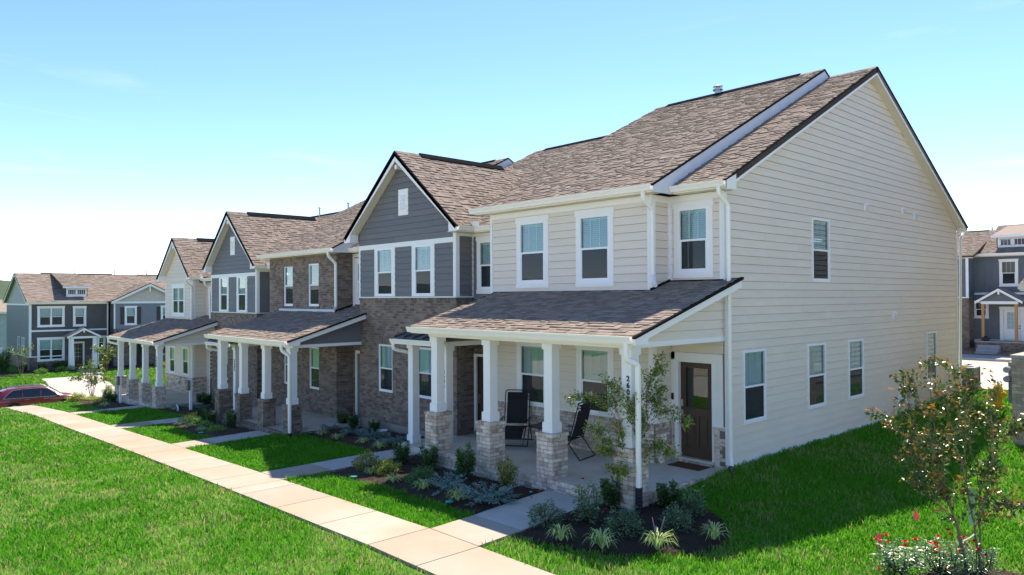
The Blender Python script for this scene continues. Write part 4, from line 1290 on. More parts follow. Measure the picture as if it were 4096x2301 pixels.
# ------------------------------------------------------------------ sidewalk, walks, lanes
def walk_quad(name, parent, P, m, t=.09, up=.0):
    """P: 4 plan corners; top follows the ground"""
    top = [(x, y, G(x, y) + up) for x, y in P]
    b = MB(); b.hexa([(x, y, z - t) for x, y, z in top] + top)
    return b.build(name, m, parent)
def sidewalk():
    root = thing('sidewalk', (-12, -6.6, G(-12, -6.6)), None, None); root['kind'] = 'structure'
    x = 9.0; y0, y1 = -7.17, -6.0
    edges = [9.0, 7.4, 5.9, 4.3, 2.8, 1.25, -.66, -1.95, -3.55, -5.2, -6.75, -7.36, -8.55, -10.0, -11.6, -13.5, -14.72, -16.3, -18.0, -19.75, -21.2, -22.9, -24.6, -26.3, -27.4, -29.0, -30.7, -32.4, -34.0, -35.6, -37.3, -39.0]
    for a, c in zip(edges[:-1], edges[1:]):
        walk_quad('paving_slab', root, [(c + .010, y0), (a - .010, y0), (a - .010, y1), (c + .010, y1)], M['walk'], up=.012)
sidewalk()
def walkway(x0, x1, ytop, ybot=-5.985, xt=None, n=3):
    """front walk from the sidewalk up to a porch"""
    xt = xt or (x0, x1)
    root = thing('walkway', ((x0 + x1) / 2, (ytop + ybot) / 2, G((x0 + x1) / 2, -4.5)), None, None); root['kind'] = 'structure'
    for k in range(n):
        f0, f1 = k / n, (k + 1) / n
        ya, yb = ybot + (ytop - ybot) * f0 + .006, ybot + (ytop - ybot) * f1 - .006
        L0 = [x0 + (xt[0] - x0) * f for f in (f0, f1)]; L1 = [x1 + (xt[1] - x1) * f for f in (f0, f1)]
        walk_quad('paving_slab', root, [(L0[0], ya), (L1[0], ya), (L1[1], yb), (L0[1], yb)], M['walk'] if k == 0 else M['concrete2'], up=.010)
M['concrete2'] = mat('gray_walk_concrete', (.46, .43, .385), (.50, .47, .42), rough=.95, spec=.05, nscale=2.2, namt=.10, bump=.08, bscale=200, dirt=(.48, .42, .35), dscale=.6, damt=.4)
walkway(-1.92, -.70, -3.20, n=3)
walkway(-8.52, -7.40, -2.40, xt=(-8.30, -7.2), n=3)
walkway(-14.70, -13.55, -3.20, xt=(-15.1, -13.95), n=3)
walkway(-21.18, -19.82, -2.42, xt=(-21.2, -20.1), n=3)
walkway(-27.35, -26.35, -3.20, xt=(-27.6, -26.6), n=2)

def flat_sheet(name, poly, m, dz=.008, **k):
    b = MB(); b.add([(x, y, G(x, y) + dz) for x, y in poly], [tuple(range(len(poly)))])
    o = b.build(name, m, None, kind='structure', **k); return o
def strip_sheet(name, x0, x1, y0, y1, m, dz, nx=14, ny=14):
    return grid_sheet(name, np.linspace(x0, x1, nx), np.linspace(y0, y1, ny), m, dz=dz, kind='structure')
# street at the low end of the row, rear lane behind the houses
strip_sheet('road', -50.8, -43.6, -60, 80, M['road'], -.008, 12, 120)
for xk in (-51.0, -43.4):
    b = MB()
    ys = np.linspace(-60, 80, 60)
    for a, c in zip(ys[:-1], ys[1:]):
        za, zc = G(xk, a), G(xk, c)
        b.hexa([(xk - .2, a, za - .2), (xk + .2, a, za - .2), (xk + .2, c, zc - .2), (xk - .2, c, zc - .2), (xk - .2, a, za + .09), (xk + .2, a, za + .09), (xk + .2, c, zc + .09), (xk - .2, c, zc + .09)])
    b.build('kerb', M['street'], None, kind='structure')
strip_sheet('driveway', -58.8, -51.2, -1.45, 2.6, M['street'], -.005, 24, 12)
strip_sheet('footpath', -63.4, -58.8, 1.7, 3.1, M['street'], -.002, 12, 6)
def lane():
    # concrete rear lane; its near edge runs obliquely past the end house
    xs = np.linspace(-45, 40, 90)
    b = MB(); m_ = 18
    def y0(x): return float(np.interp(x, [-45, -2, .2, 1.1, 3.5, 40], [15.6, 15.6, 15.3, 16.5, 17.5, 18.0]))
    for i, x in enumerate(xs):
        for j in range(m_):
            y = y0(x) + (37.0 - y0(x)) * j / (m_ - 1)
            b.v.append((x, y, G(x, y) - .006)); b.r.append(0)
    for i in range(len(xs) - 1):
        for j in range(m_ - 1):
            a = i * m_ + j; b.f.append((a, a + m_, a + m_ + 1, a + 1))
    b.build('lane', M['street'], None, kind='structure', local=True)
    k = MB()
    for a, c in zip(xs[:-1], xs[1:]):
        for (ya, yb, hh) in ((37.0, 37.45, .13),):
            k.hexa([(a, ya, G(a, ya) - .2), (c, ya, G(c, ya) - .2), (c, yb, G(c, yb) - .2), (a, yb, G(a, yb) - .2), (a, ya + .08, G(a, ya) + hh), (c, ya + .08, G(c, ya) + hh), (c, yb, G(c, yb) + hh), (a, yb, G(a, yb) + hh)])
    k.build('kerb', M['street'], None, kind='structure')
    s = MB()
    for a, c in zip(xs[:-1:3], xs[3::3]):
        s.hexa([(a + .01, 37.45, G(a, 37.45)), (c - .01, 37.45, G(c, 37.45)), (c - .01, 38.9, G(c, 38.9)), (a + .01, 38.9, G(a, 38.9)),
                (a + .01, 37.45, G(a, 37.45) + .12), (c - .01, 37.45, G(c, 37.45) + .12), (c - .01, 38.9, G(c, 38.9) + .12), (a + .01, 38.9, G(a, 38.9) + .12)])
    s.build('pavement', M['street'], None, kind='structure')
lane()

# ------------------------------------------------------------------ mulch beds
M['mulch'] = mat('dark_bark_mulch', (.030, .019, .013), (.085, .052, .036), rough=1, nscale=30, namt=.45, bump=.9, bscale=70)
def inpoly(px, py, poly):
    poly = np.array(poly); n = len(poly); ins = np.zeros(len(px), bool); j = n - 1
    for i in range(n):
        xi, yi = poly[i]; xj, yj = poly[j]
        c = ((yi > py) != (yj > py)) & (px < (xj - xi) * (py - yi) / (yj - yi + 1e-12) + xi)
        ins ^= c; j = i
    return ins
def edge_dist(px, py, poly):
    d = np.full(len(px), 1e9); n = len(poly)
    for i in range(n):
        a = np.array(poly[i]); b = np.array(poly[(i + 1) % n]); ab = b - a
        t = np.clip(((px - a[0]) * ab[0] + (py - a[1]) * ab[1]) / (ab @ ab + 1e-9), 0, 1)
        d = np.minimum(d, np.hypot(px - a[0] - t * ab[0], py - a[1] - t * ab[1]))
    return d
BEDS = [
    [(-7.25, -2.45), (-6.0, -2.45), (-6.0, -3.19), (-1.9, -3.19), (-1.93, -5.0), (-3.0, -5.04), (-4.4, -4.95), (-5.4, -4.98), (-6.4, -5.05), (-7.3, -5.0)],
    [(-.70, -3.19), (.1, -3.19), (.1, -2.2), (.6, -2.1), (1.05, -2.2), (1.5, -2.45), (1.80, -2.9), (1.95, -3.4), (1.85, -4.0), (1.5, -4.45), (1.1, -4.8), (.5, -5.05), (-.2, -5.22), (-.70, -5.28)],
    [(-13.3, -.66), (-8.3, -.66), (-8.3, -2.42), (-8.38, -2.95), (-9.4, -2.92), (-11, -2.85), (-12.4, -2.72), (-13.3, -2.55)],
    [(-19.75, -3.2), (-15.15, -3.2), (-14.95, -4.6), (-15.6, -4.78), (-17, -4.8), (-18.6, -4.72), (-19.75, -4.6)],
    [(-26.2, -.66), (-21.3, -.66), (-21.3, -3.0), (-22.5, -3.3), (-24, -3.3), (-25.5, -3.35), (-26.45, -3.3), (-26.4, -3.19), (-25.2, -3.19), (-25.2, -.66)],
    [(-35.8, -1.2), (-32.2, -1.0), (-31.8, -3.2), (-27.65, -3.2), (-27.5, -4.7), (-28.6, -4.75), (-30.2, -4.55), (-31.5, -4.6), (-33.4, -4.6), (-35.6, -4.2)],
    [(5.5, -.6), (6.6, -.9), (7.4, -2.0), (7.0, -3.6), (5.9, -4.1), (4.7, -3.6), (4.15, -2.6), (4.4, -1.4)],
    [(-63.9, -6), (-63.9, 16), (-62.0, 16), (-61.8, 3.3), (-62.3, 1.6), (-61.6, -1), (-60.4, -4), (-62, -7)],
]
def bed(poly, k):
    P = np.array(poly); lo, hi = P.min(0), P.max(0)
    far = lo[0] < -40
    st = .12 if not far else .5
    xs, ys = np.arange(lo[0], hi[0] + st, st), np.arange(lo[1], hi[1] + st, st)
    X, Y = np.meshgrid(xs, ys); px, py = X.ravel(), Y.ravel()
    ins = inpoly(px, py, poly); ed = edge_dist(px, py, poly)
    keep = ins | (ed < st * .75)
    zz = gh(px, py) + np.where(ins, np.minimum(ed, .35) * .16, -.03) + rng.normal(0, .008, len(px)) - .01
    n = len(xs)
    ok = keep.reshape(len(ys), n)
    q = ok[:-1, :-1] & ok[1:, :-1] & ok[:-1, 1:] & ok[1:, 1:]
    i = (np.arange(len(ys) - 1)[:, None] * n + np.arange(n - 1)[None, :])[q]
    f = np.stack([i, i + 1, i + n + 1, i + n], 1)
    me = bpy.data.meshes.new('mulch_bed'); me.from_pydata(np.stack([px, py, zz], 1).tolist(), [], f.tolist()); me.materials.append(M['mulch'])
    o = bpy.data.objects.new('mulch_bed', me); link(o); tag(o, kind='structure')
    if far: return
    dn = 170 if lo[0] > -9 else 60
    area = (hi - lo).prod(); c = int(area * dn)
    qx, qy = rng.uniform(lo[0], hi[0], c), rng.uniform(lo[1], hi[1], c)
    k_ = inpoly(qx, qy, poly); qx, qy = qx[k_], qy[k_]
    ed = edge_dist(qx, qy, poly); qz = gh(qx, qy) + np.minimum(ed, .35) * .16
    b = MB()
    for x, y, z in zip(qx, qy, qz):
        b.cur = random.random() + .001
        L, w = random.uniform(.02, .06), random.uniform(.006, .016)
        a = random.uniform(0, 6.3); u = Vector((math.cos(a), math.sin(a), random.uniform(-.3, .5))); v = Vector((-math.sin(a), math.cos(a), random.uniform(-.4, .4)))
        c0 = Vector((x, y, z + .008)); t = Vector((0, 0, .007))
        b.add([c0 - u * L / 2 - v * w / 2, c0 + u * L / 2 - v * w / 2, c0 + u * L / 2 + v * w / 2, c0 - u * L / 2 + v * w / 2, c0 + t], [(0, 1, 4), (1, 2, 4), (2, 3, 4), (3, 0, 4)])
    b.build('mulch', M['mulch'], None, kind='stuff', local=True)
for k, p in enumerate(BEDS): bed(p, k)

# ------------------------------------------------------------------ grass
def grass_mat(name, a, b, dry, trans=.28):
    m = bpy.data.materials.new(name); m.use_nodes = True
    nt = m.node_tree; N, L = nt.nodes.new, nt.links.new
    bs = nt.nodes['Principled BSDF']; bs.inputs['Roughness'].default_value = .55; bs.inputs['Specular IOR Level'].default_value = .22
    at = N('ShaderNodeAttribute'); at.attribute_name = 'rnd'
    ad = N('ShaderNodeAttribute'); ad.attribute_name = 'dry'
    mx = N('ShaderNodeMix'); mx.data_type = 'RGBA'; mx.inputs[6].default_value = (*a, 1); mx.inputs[7].default_value = (*b, 1)
    L(at.outputs['Fac'], mx.inputs[0])
    m2 = N('ShaderNodeMix'); m2.data_type = 'RGBA'; m2.inputs[7].default_value = (*dry, 1)
    L(ad.outputs['Fac'], m2.inputs[0]); L(mx.outputs[2], m2.inputs[6]); L(m2.outputs[2], bs.inputs['Base Color'])
    ts = N('ShaderNodeBsdfTranslucent'); L(m2.outputs[2], ts.inputs[0])
    ms = N('ShaderNodeMixShader'); ms.inputs[0].default_value = trans
    L(bs.outputs[0], ms.inputs[1]); L(ts.outputs[0], ms.inputs[2]); L(ms.outputs[0], nt.nodes['Material Output'].inputs[0])
    return m
M['grass'] = grass_mat('green_grass', (.058, .225, .008), (.135, .40, .02), (.42, .38, .16), trans=.5)
def vnoise(x, y, sc, seed=0):
    """cheap smooth value noise 0..1"""
    r = np.random.default_rng(seed); T = r.random((64, 64))
    x = x / sc; y = y / sc; i = np.floor(x).astype(int); j = np.floor(y).astype(int); fx = x - i; fy = y - j
    fx = fx * fx * (3 - 2 * fx); fy = fy * fy * (3 - 2 * fy)
    g = lambda a, b: T[a % 64, b % 64]
    return (g(i, j) * (1 - fx) + g(i + 1, j) * fx) * (1 - fy) + (g(i, j + 1) * (1 - fx) + g(i + 1, j + 1) * fx) * fy
def grass(poly, cut=(), dens=1.0, hgt=.075, dry=.15, m=None, sparse=0.0, wscale=1.0):
    P = np.array(poly); lo, hi = P.min(0), P.max(0)
    out = []
    # stratify by distance: one pass per cell
    cell = 2.0
    gx, gy = np.arange(lo[0], hi[0], cell), np.arange(lo[1], hi[1], cell)
    xs = []; ys = []
    for a in gx:
        for b in gy:
            d = math.hypot(a + 1 - CAM.x, b + 1 - CAM.y)
            n = int(dens * min(950, 950 * (12.0 / d) ** 1.35) * cell * cell)
            xs.append(rng.uniform(a, a + cell, n)); ys.append(rng.uniform(b, b + cell, n))
    x = np.concatenate(xs); y = np.concatenate(ys)
    k = inpoly(x, y, poly)
    for c in cut: k &= ~inpoly(x, y, c)
    x, y = x[k], y[k]
    thin = vnoise(x, y, .9, 1) * .6 + vnoise(x, y, .33, 2) * .4
    k = rng.random(len(x)) > sparse * np.clip((thin - .38) * 3.2, 0, 1)
    x, y, thin = x[k], y[k], thin[k]
    n = len(x)
    z = gh(x, y) - .035
    d = np.hypot(x - CAM.x, y - CAM.y)
    clump = vnoise(x, y, .28, 4) * .6 + vnoise(x, y, 1.6, 7) * .4
    h = hgt * (.45 + 1.1 * clump) * rng.uniform(.6, 1.35, n)
    w = np.maximum(.0042, .00055 * d) * rng.uniform(.8, 1.4, n) * wscale
    a = rng.uniform(0, 2 * np.pi, n)
    lean = rng.uniform(.15, .95, n) * h
    la = a + rng.normal(0, .6, n) + np.pi / 2
    dx, dy = np.cos(a) * w, np.sin(a) * w
    lx, ly = np.cos(la) * lean, np.sin(la) * lean
    V = np.empty((n, 5, 3))
    V[:, 0] = np.stack([x - dx, y - dy, z], 1); V[:, 1] = np.stack([x + dx, y + dy, z], 1)
    V[:, 2] = np.stack([x + dx * .8 + lx * .35, y + dy * .8 + ly * .35, z + h * .62], 1); V[:, 3] = np.stack([x - dx * .8 + lx * .35, y - dy * .8 + ly * .35, z + h * .62], 1)
    V[:, 4] = np.stack([x + lx, y + ly, z + h * .95], 1)
    b0 = np.arange(n) * 5
    loops = np.stack([b0, b0 + 1, b0 + 2, b0 + 3, b0 + 3, b0 + 2, b0 + 4], 1).ravel()
    tot = np.tile([4, 3], n); st = np.concatenate([[0], np.cumsum(tot)[:-1]])
    me = bpy.data.meshes.new('grass')
    me.vertices.add(5 * n); me.vertices.foreach_set('co', V.ravel())
    me.loops.add(len(loops)); me.loops.foreach_set('vertex_index', loops.astype(np.int32))
    me.polygons.add(2 * n); me.polygons.foreach_set('loop_start', st.astype(np.int32)); me.polygons.foreach_set('loop_total', tot.astype(np.int32))
    big = vnoise(x, y, 2.3, 9)
    rv = np.clip(.20 + .35 * big + .45 * rng.random(n), 0, 1)
    dv = np.clip((rng.random(n) < (dry * (.25 + 1.9 * np.clip((thin - .42) * 3, 0, 1)))).astype(float) * rng.uniform(.5, 1, n), 0, 1)
    for nm, val in (('rnd', rv), ('dry', dv)):
        at = me.attributes.new(nm, 'FLOAT', 'POINT'); at.data.foreach_set('value', np.repeat(val, 5).astype(np.float32))
    me.materials.append(m or M['grass']); me.update(calc_edges=True)
    o = bpy.data.objects.new('grass', me); link(o); tag(o, kind='stuff')
    return n
NB = 0
NB += grass([(6.5, -12.2), (6.0, -7.22), (-6, -7.22), (-20, -7.20), (-34.5, -7.20), (-40, -7.6), (-40, -9.5), (-20, -11.6), (-10, -12.2)], dens=1.15, dry=.33, sparse=.55, hgt=.085)
NB += grass([(-7.33, -5.97), (-1.97, -5.97), (-1.97, -4.93), (-3.0, -4.98), (-4.4, -4.90), (-5.4, -4.93), (-6.4, -5.0), (-7.28, -4.96)], dens=1.5, dry=.06, hgt=.10)
NB += grass([(-.66, -5.97), (6.5, -5.97), (8.5, -2), (9, 6), (8, 14), (3.4, 17.3), (1.2, 16.3), (.4, 15.2), (.05, 14.9), (.05, -.0), (.16, -2.2), (.1, -3.0), (-.66, -5.2)], cut=[BEDS[1], BEDS[6]], dens=1.25, dry=.22, sparse=.3, hgt=.095)
NB += grass([(-13.5, -5.97), (-8.57, -5.97), (-8.35, -2.95), (-9.4, -2.88), (-11, -2.8), (-12.4, -2.66), (-13.4, -2.5), (-13.85, -3.1)], dens=1.6, dry=.02, hgt=.09)
NB += grass([(-19.8, -5.97), (-14.75, -5.97), (-14.98, -4.55), (-15.6, -4.72), (-17, -4.74), (-18.6, -4.66), (-19.95, -4.5)], dens=1.8, dry=.05, hgt=.09)
NB += grass([(-26.3, -5.97), (-21.25, -5.97), (-21.3, -2.95), (-22.5, -3.25), (-24, -3.25), (-25.5, -3.3), (-26.5, -3.25)], dens=1.9, dry=.02, hgt=.09)
NB += grass([(-39, -5.97), (-27.42, -5.97), (-27.55, -4.66), (-28.6, -4.7), (-30.2, -4.5), (-31.5, -4.55), (-33.4, -4.55), (-35.9, -4.15), (-36, 6), (-39, 8)], dens=2.0, dry=.15, hgt=.09)
NB += grass([(-61.5, -12), (-51.3, -12), (-51.3, 40), (-61.5, 40)], cut=[[(-64, 1.65), (-58.7, 1.65), (-58.7, -1.5), (-51, -1.5), (-51, 2.65), (-58.9, 2.65), (-58.9, 3.15), (-64, 3.15)]], dens=2.2, dry=.3, sparse=.2, hgt=.10, wscale=1.3)
NB += grass([(-43, -40), (-39, -40), (-36, -12), (-39, 40), (-43, 40)], dens=1.2, dry=.2, hgt=.10)
# ------------------------------------------------------------------ plants
def leaf_mat(name, a, b, tip=None, trans=.3, rough=.45, spec=.4):
    m = grass_mat(name, a, b, tip or b, trans)
    p = m.node_tree.nodes['Principled BSDF']; p.inputs['Roughness'].default_value = rough; p.inputs['Specular IOR Level'].default_value = spec
    return m
M['holly'] = leaf_mat('dark_holly_leaf', (0.021, 0.070, 0.018), (0.070, 0.166, 0.032), (0.175, 0.298, 0.052), rough=.32, spec=.6)
M['abelia'] = leaf_mat('yellow_green_leaf', (0.175, 0.271, 0.032), (0.473, 0.507, 0.088), (0.630, 0.542, 0.123))
M['olive'] = leaf_mat('olive_leaf', (0.131, 0.193, 0.028), (0.298, 0.333, 0.061), (0.420, 0.350, 0.105))
M['fern'] = leaf_mat('soft_green_leaf', (0.052, 0.149, 0.045), (0.131, 0.271, 0.096), (0.210, 0.350, 0.105))
M['juniper'] = leaf_mat('blue_gray_needle', (0.114, 0.219, 0.184), (0.289, 0.446, 0.394), (0.455, 0.612, 0.560), trans=.15, rough=.6)
M['liriope'] = leaf_mat('variegated_blade', (0.175, 0.350, 0.061), (0.735, 0.805, 0.350), (0.900, 0.900, 0.525), rough=.4)
M['mound'] = leaf_mat('bright_green_leaf', (0.096, 0.271, 0.032), (0.245, 0.525, 0.070), (0.385, 0.630, 0.105))
M['gold'] = leaf_mat('golden_leaf', (0.490, 0.438, 0.026), (0.900, 0.805, 0.052), (0.900, 0.875, 0.105))
M['rose'] = leaf_mat('gray_green_rose_leaf', (0.052, 0.123, 0.060), (0.149, 0.263, 0.131), (0.350, 0.455, 0.228), rough=.35, spec=.5)
M['roseb'] = leaf_mat('glossy_rose_leaf', (0.079, 0.175, 0.079), (0.245, 0.403, 0.201), (0.525, 0.630, 0.385), rough=.28, spec=.6)
M['myrtle'] = leaf_mat('crape_myrtle_leaf', (0.079, 0.166, 0.025), (0.236, 0.333, 0.052), (0.578, 0.473, 0.088), rough=.38, spec=.5)
M['myrtled'] = leaf_mat('dark_myrtle_leaf', (0.028, 0.079, 0.021), (0.096, 0.184, 0.035), (0.595, 0.228, 0.035), rough=.30, spec=.6)
M['petal'] = leaf_mat('red_petal', (.42, .006, .012), (.62, .012, .03), None, trans=.2, rough=.5)
M['blossom'] = leaf_mat('white_blossom', (.82, .78, .72), (.88, .84, .76), None, trans=.3, rough=.6)
M['purple'] = leaf_mat('dull_purple_spike', (.16, .13, .19), (.22, .19, .26), None, trans=.1)
M['bark'] = mat('tan_bark', (.20, .135, .085), (.27, .19, .125), rough=.8, nscale=12, namt=.25)
M['barkd'] = mat('dark_stem', (.075, .05, .033), (.11, .075, .05), rough=.8, nscale=12, namt=.25)

def leafmesh(name, pos, out, size, m, ratio=.45, droop=.3, tipfrac=0.0, tips=None, seed=0):
    """one folded 4-vertex leaf (two triangles) per position; out = outward direction"""
    r = np.random.default_rng(seed); n = len(pos)
    out = out / (np.linalg.norm(out, axis=1, keepdims=True) + 1e-9)
    d = out + r.normal(0, .55, (n, 3)); d[:, 2] -= droop * r.random(n); d /= np.linalg.norm(d, axis=1, keepdims=True)
    s = np.cross(d, r.normal(0, 1, (n, 3)) + np.array([0, 0, 1.2])); s /= np.linalg.norm(s, axis=1, keepdims=True) + 1e-9
    nn = np.cross(s, d)
    L = (size * r.uniform(.6, 1.3, n))[:, None]; w = L * ratio * .5
    V = np.empty((n, 4, 3))
    V[:, 0] = pos; V[:, 1] = pos + d * L * .5 + s * w + nn * w * .35; V[:, 2] = pos + d * L - nn * L * .12; V[:, 3] = pos + d * L * .5 - s * w + nn * w * .35
    b0 = np.arange(n) * 4
    f = np.stack([b0, b0 + 1, b0 + 2, b0, b0 + 2, b0 + 3], 1).ravel()
    me = bpy.data.meshes.new(name)
    me.vertices.add(4 * n); me.vertices.foreach_set('co', V.ravel())
    me.loops.add(6 * n); me.loops.foreach_set('vertex_index', f.astype(np.int32))
    me.polygons.add(2 * n); me.polygons.foreach_set('loop_start', (np.arange(2 * n) * 3).astype(np.int32)); me.polygons.foreach_set('loop_total', np.full(2 * n, 3, np.int32))
    rv = r.random(n); dv = np.zeros(n) if tips is None else np.clip(tips * r.uniform(.4, 1.2, n), 0, 1)
    if tipfrac: dv = np.where(r.random(n) < tipfrac, r.uniform(.4, 1, n), dv)
    for nm, val in (('rnd', rv), ('dry', dv)):
        at = me.attributes.new(nm, 'FLOAT', 'POINT'); at.data.foreach_set('value', np.repeat(val, 4).astype(np.float32))
    me.materials.append(m); me.update(calc_edges=True)
    return me
def meshof(mb, m, smooth=True):
    me = bpy.data.meshes.new('stem'); me.from_pydata(mb.v, [], mb.f); me.materials.append(m)
    if smooth: me.polygons.foreach_set('use_smooth', [True] * len(me.polygons))
    return me

# every species gives [(part name, mesh), ...] with height about 1 and width about 1 at the origin
def sp_upright(seed, m, leaf=.10, n=650, stems=9, shoots=True, tip=.12, wob=.10):
    r = np.random.default_rng(seed); b = MB(); P = []; O = []; T = []
    for k in range(stems):
        a = 2 * np.pi * k / stems + r.uniform(-.3, .3); lean = r.uniform(.12, .42); hh = r.uniform(.62, .88) if not (shoots and k % 3 == 0) else r.uniform(.92, 1.08)
        p0 = np.array([math.cos(a) * .05, math.sin(a) * .05, 0]); p1 = np.array([math.cos(a) * lean, math.sin(a) * lean, hh])
        pm = p0 * .5 + p1 * .5 + np.array([math.cos(a), math.sin(a), 0]) * .10
        b.tube([p0, pm, p1], [.018, .012, .005], 5)
        q = n // stems
        t = r.uniform(.12, 1, q)
        c = ((1 - t) ** 2)[:, None] * p0 + (2 * t * (1 - t))[:, None] * pm + (t ** 2)[:, None] * p1
        sp = wob * (1.25 - t)[:, None]
        pos = c + r.normal(0, 1, (q, 3)) * sp * [1, 1, .6]
        pos[:, 2] = np.clip(pos[:, 2], .03, 1.1)
        P.append(pos); oo = (pos - c) * [1, 1, .5] + np.array([math.cos(a), math.sin(a), .7]) * .06; O.append(oo); T.append(np.clip((t - .8) * 4, 0, 1))
    return [('stem', meshof(b, M['barkd'])), ('foliage', leafmesh('foliage', np.concatenate(P), np.concatenate(O), leaf, m, tips=np.concatenate(T), tipfrac=tip * .3, seed=seed))]
def sp_mound(seed, m, leaf=.07, n=900, flat=.95, tip=.1, gaps=.25):
    r = np.random.default_rng(seed)
    u = r.normal(0, 1, (n * 2, 3)); u /= np.linalg.norm(u, axis=1, keepdims=True); u[:, 2] = np.abs(u[:, 2])
    lump = 1 + .22 * np.sin(u[:, 0] * 6 + seed) * np.sin(u[:, 1] * 7 + 2 * seed) + .15 * np.sin(u[:, 2] * 9 + u[:, 0] * 5)
    rad = .5 * lump * r.uniform(.45, 1.0, n * 2) ** .6
    pos = u * rad[:, None]; pos[:, 2] *= 2 * flat * .82; pos[:, 2] += .03
    k = lump > 1 - gaps * r.random(n * 2); pos = pos[k][:n]; u = u[k][:n]
    b = MB()
    for k in range(7):
        a = 2 * np.pi * k / 7; b.tube([(0, 0, 0), (math.cos(a) * .18, math.sin(a) * .18, .35), (math.cos(a) * .32, math.sin(a) * .32, .7)], [.02, .012, .004], 5)
    return [('stem', meshof(b, M['barkd'])), ('foliage', leafmesh('foliage', pos, u + [0, 0, .4], leaf, m, tipfrac=tip, seed=seed))]
def sp_juniper(seed, m):
    r = np.random.default_rng(seed); P = []; O = []; b = MB()
    for k in range(30):
        a = r.uniform(0, 6.28); L = r.uniform(.3, .62); e = r.uniform(.25, 1.0)
        t = np.linspace(.1, 1, 26)
        c = np.stack([np.cos(a) * L * t, np.sin(a) * L * t, (.75 * e * t - .18 * t * t) * 1.15 + .04], 1)
        b.tube([(0, 0, .02), tuple(c[12]), tuple(c[-1])], [.014, .008, .003], 4)
        for j in range(3):
            pos = c + r.normal(0, .032, c.shape) * (1.2 - t)[:, None]
            dirv = np.gradient(c, axis=0); dirv /= np.linalg.norm(dirv, axis=1, keepdims=True)
            P.append(pos); O.append(dirv + r.normal(0, .45, c.shape))
    P = np.concatenate(P); O = np.concatenate(O)
    return [('stem', meshof(b, M['barkd'])), ('foliage', leafmesh('foliage', P, O, .105, m, ratio=.17, droop=0, tipfrac=.2, seed=seed))]
def sp_liriope(seed, m, spikes=0):
    r = np.random.default_rng(seed); b = MB()
    for k in range(64):
        a = r.uniform(0, 6.28); L = r.uniform(.3, .62); h = r.uniform(.45, 1.0); w = r.uniform(.010, .018)
        b.cur = r.random() + .001
        d = np.array([math.cos(a), math.sin(a), 0]); s = np.array([-math.sin(a), math.cos(a), 0]) * w
        pts = [(d * .03, .0), (d * L * .35, h * .72), (d * L * .72, h * .86), (d * L, h * r.uniform(.30, .62))]
        vs = []
        for i, (p, z) in enumerate(pts):
            q = s * (1.0 if i < 2 else .8 if i == 2 else .12)
            vs += [p - q + [0, 0, z], p + q + [0, 0, z]]
        b.add(vs, [(0, 1, 3, 2), (2, 3, 5, 4), (4, 5, 7, 6)])
    me = bpy.data.meshes.new('foliage'); me.from_pydata([tuple(v) for v in b.v], [], b.f); me.materials.append(m)
    at = me.attributes.new('rnd', 'FLOAT', 'POINT'); at.data.foreach_set('value', np.array(b.r, dtype=np.float32))
    L = [('foliage', me)]
    for k in range(spikes):
        t = MB(); a = 2.2 * k + seed; t.tube([(0, 0, .3), (math.cos(a) * .1, math.sin(a) * .1, .9), (math.cos(a) * .2, math.sin(a) * .2, 1.45)], [.006, .022, .008], 5)
        L.append(('flower_spike', meshof(t, M['purple'])))
    return L
def flower_mesh(r, big):
    b = MB()
    for ring, (rad, zz, n) in enumerate(((1.0, .0, 6), (.68, .25, 5), (.36, .42, 4))):
        for k in range(n):
            a = 2 * math.pi * k / n + ring * .5; c, s = math.cos(a), math.sin(a); b.cur = r.random() + .001
            w = .55 * rad
            b.add([(0, 0, zz * .4), (c * rad * .6 - s * w, s * rad * .6 + c * w, zz + .2), (c * rad, s * rad, zz + .38), (c * rad * .6 + s * w, s * rad * .6 - c * w, zz + .2)], [(0, 1, 2, 3)])
    me = bpy.data.meshes.new('flower'); me.from_pydata([(x * big, y * big, z * big) for x, y, z in b.v], [], b.f); me.materials.append(M['petal'])
    at = me.attributes.new('rnd', 'FLOAT', 'POINT'); at.data.foreach_set('value', np.array(b.r, dtype=np.float32))
    return me
PROTO = {}
def plant(kind, x, y, hh, ww, label, cat, name, group=None, z=None, rot=None, flowers=()):
    """places one plant: an Empty at its foot with its own copies of the species' parts"""
    z = (G(x, y) + .03) if z is None else z
    t = thing(name, (x, y, z), label, cat, group)
    t.rotation_euler = (0, 0, rot if rot is not None else random.uniform(0, 6.28)); t.scale = (ww, ww, hh)
    if kind not in PROTO or len(PROTO[kind]) < 3:
        k = len(PROTO.setdefault(kind, []))
        PROTO[kind].append(SPEC[kind](11 * k + len(kind)))
        parts = PROTO[kind][-1]
    else: parts = random.choice(PROTO[kind])
    for pn, me in parts:
        o = bpy.data.objects.new(pn, me); COL.objects.link(o); o.parent = t
    for (fx, fy, fz, fs) in flowers:
        o = bpy.data.objects.new('flower', flower_mesh(random, 1)); COL.objects.link(o)
        o.parent = t; c, s = math.cos(-t.rotation_euler.z), math.sin(-t.rotation_euler.z)
        o.location = ((fx * c - fy * s) / ww, (fx * s + fy * c) / ww, fz / hh); o.scale = (fs / ww, fs / ww, fs / hh)
        o.rotation_euler = (random.uniform(-.5, .5), random.uniform(-.5, .5), random.uniform(0, 6))
    return t
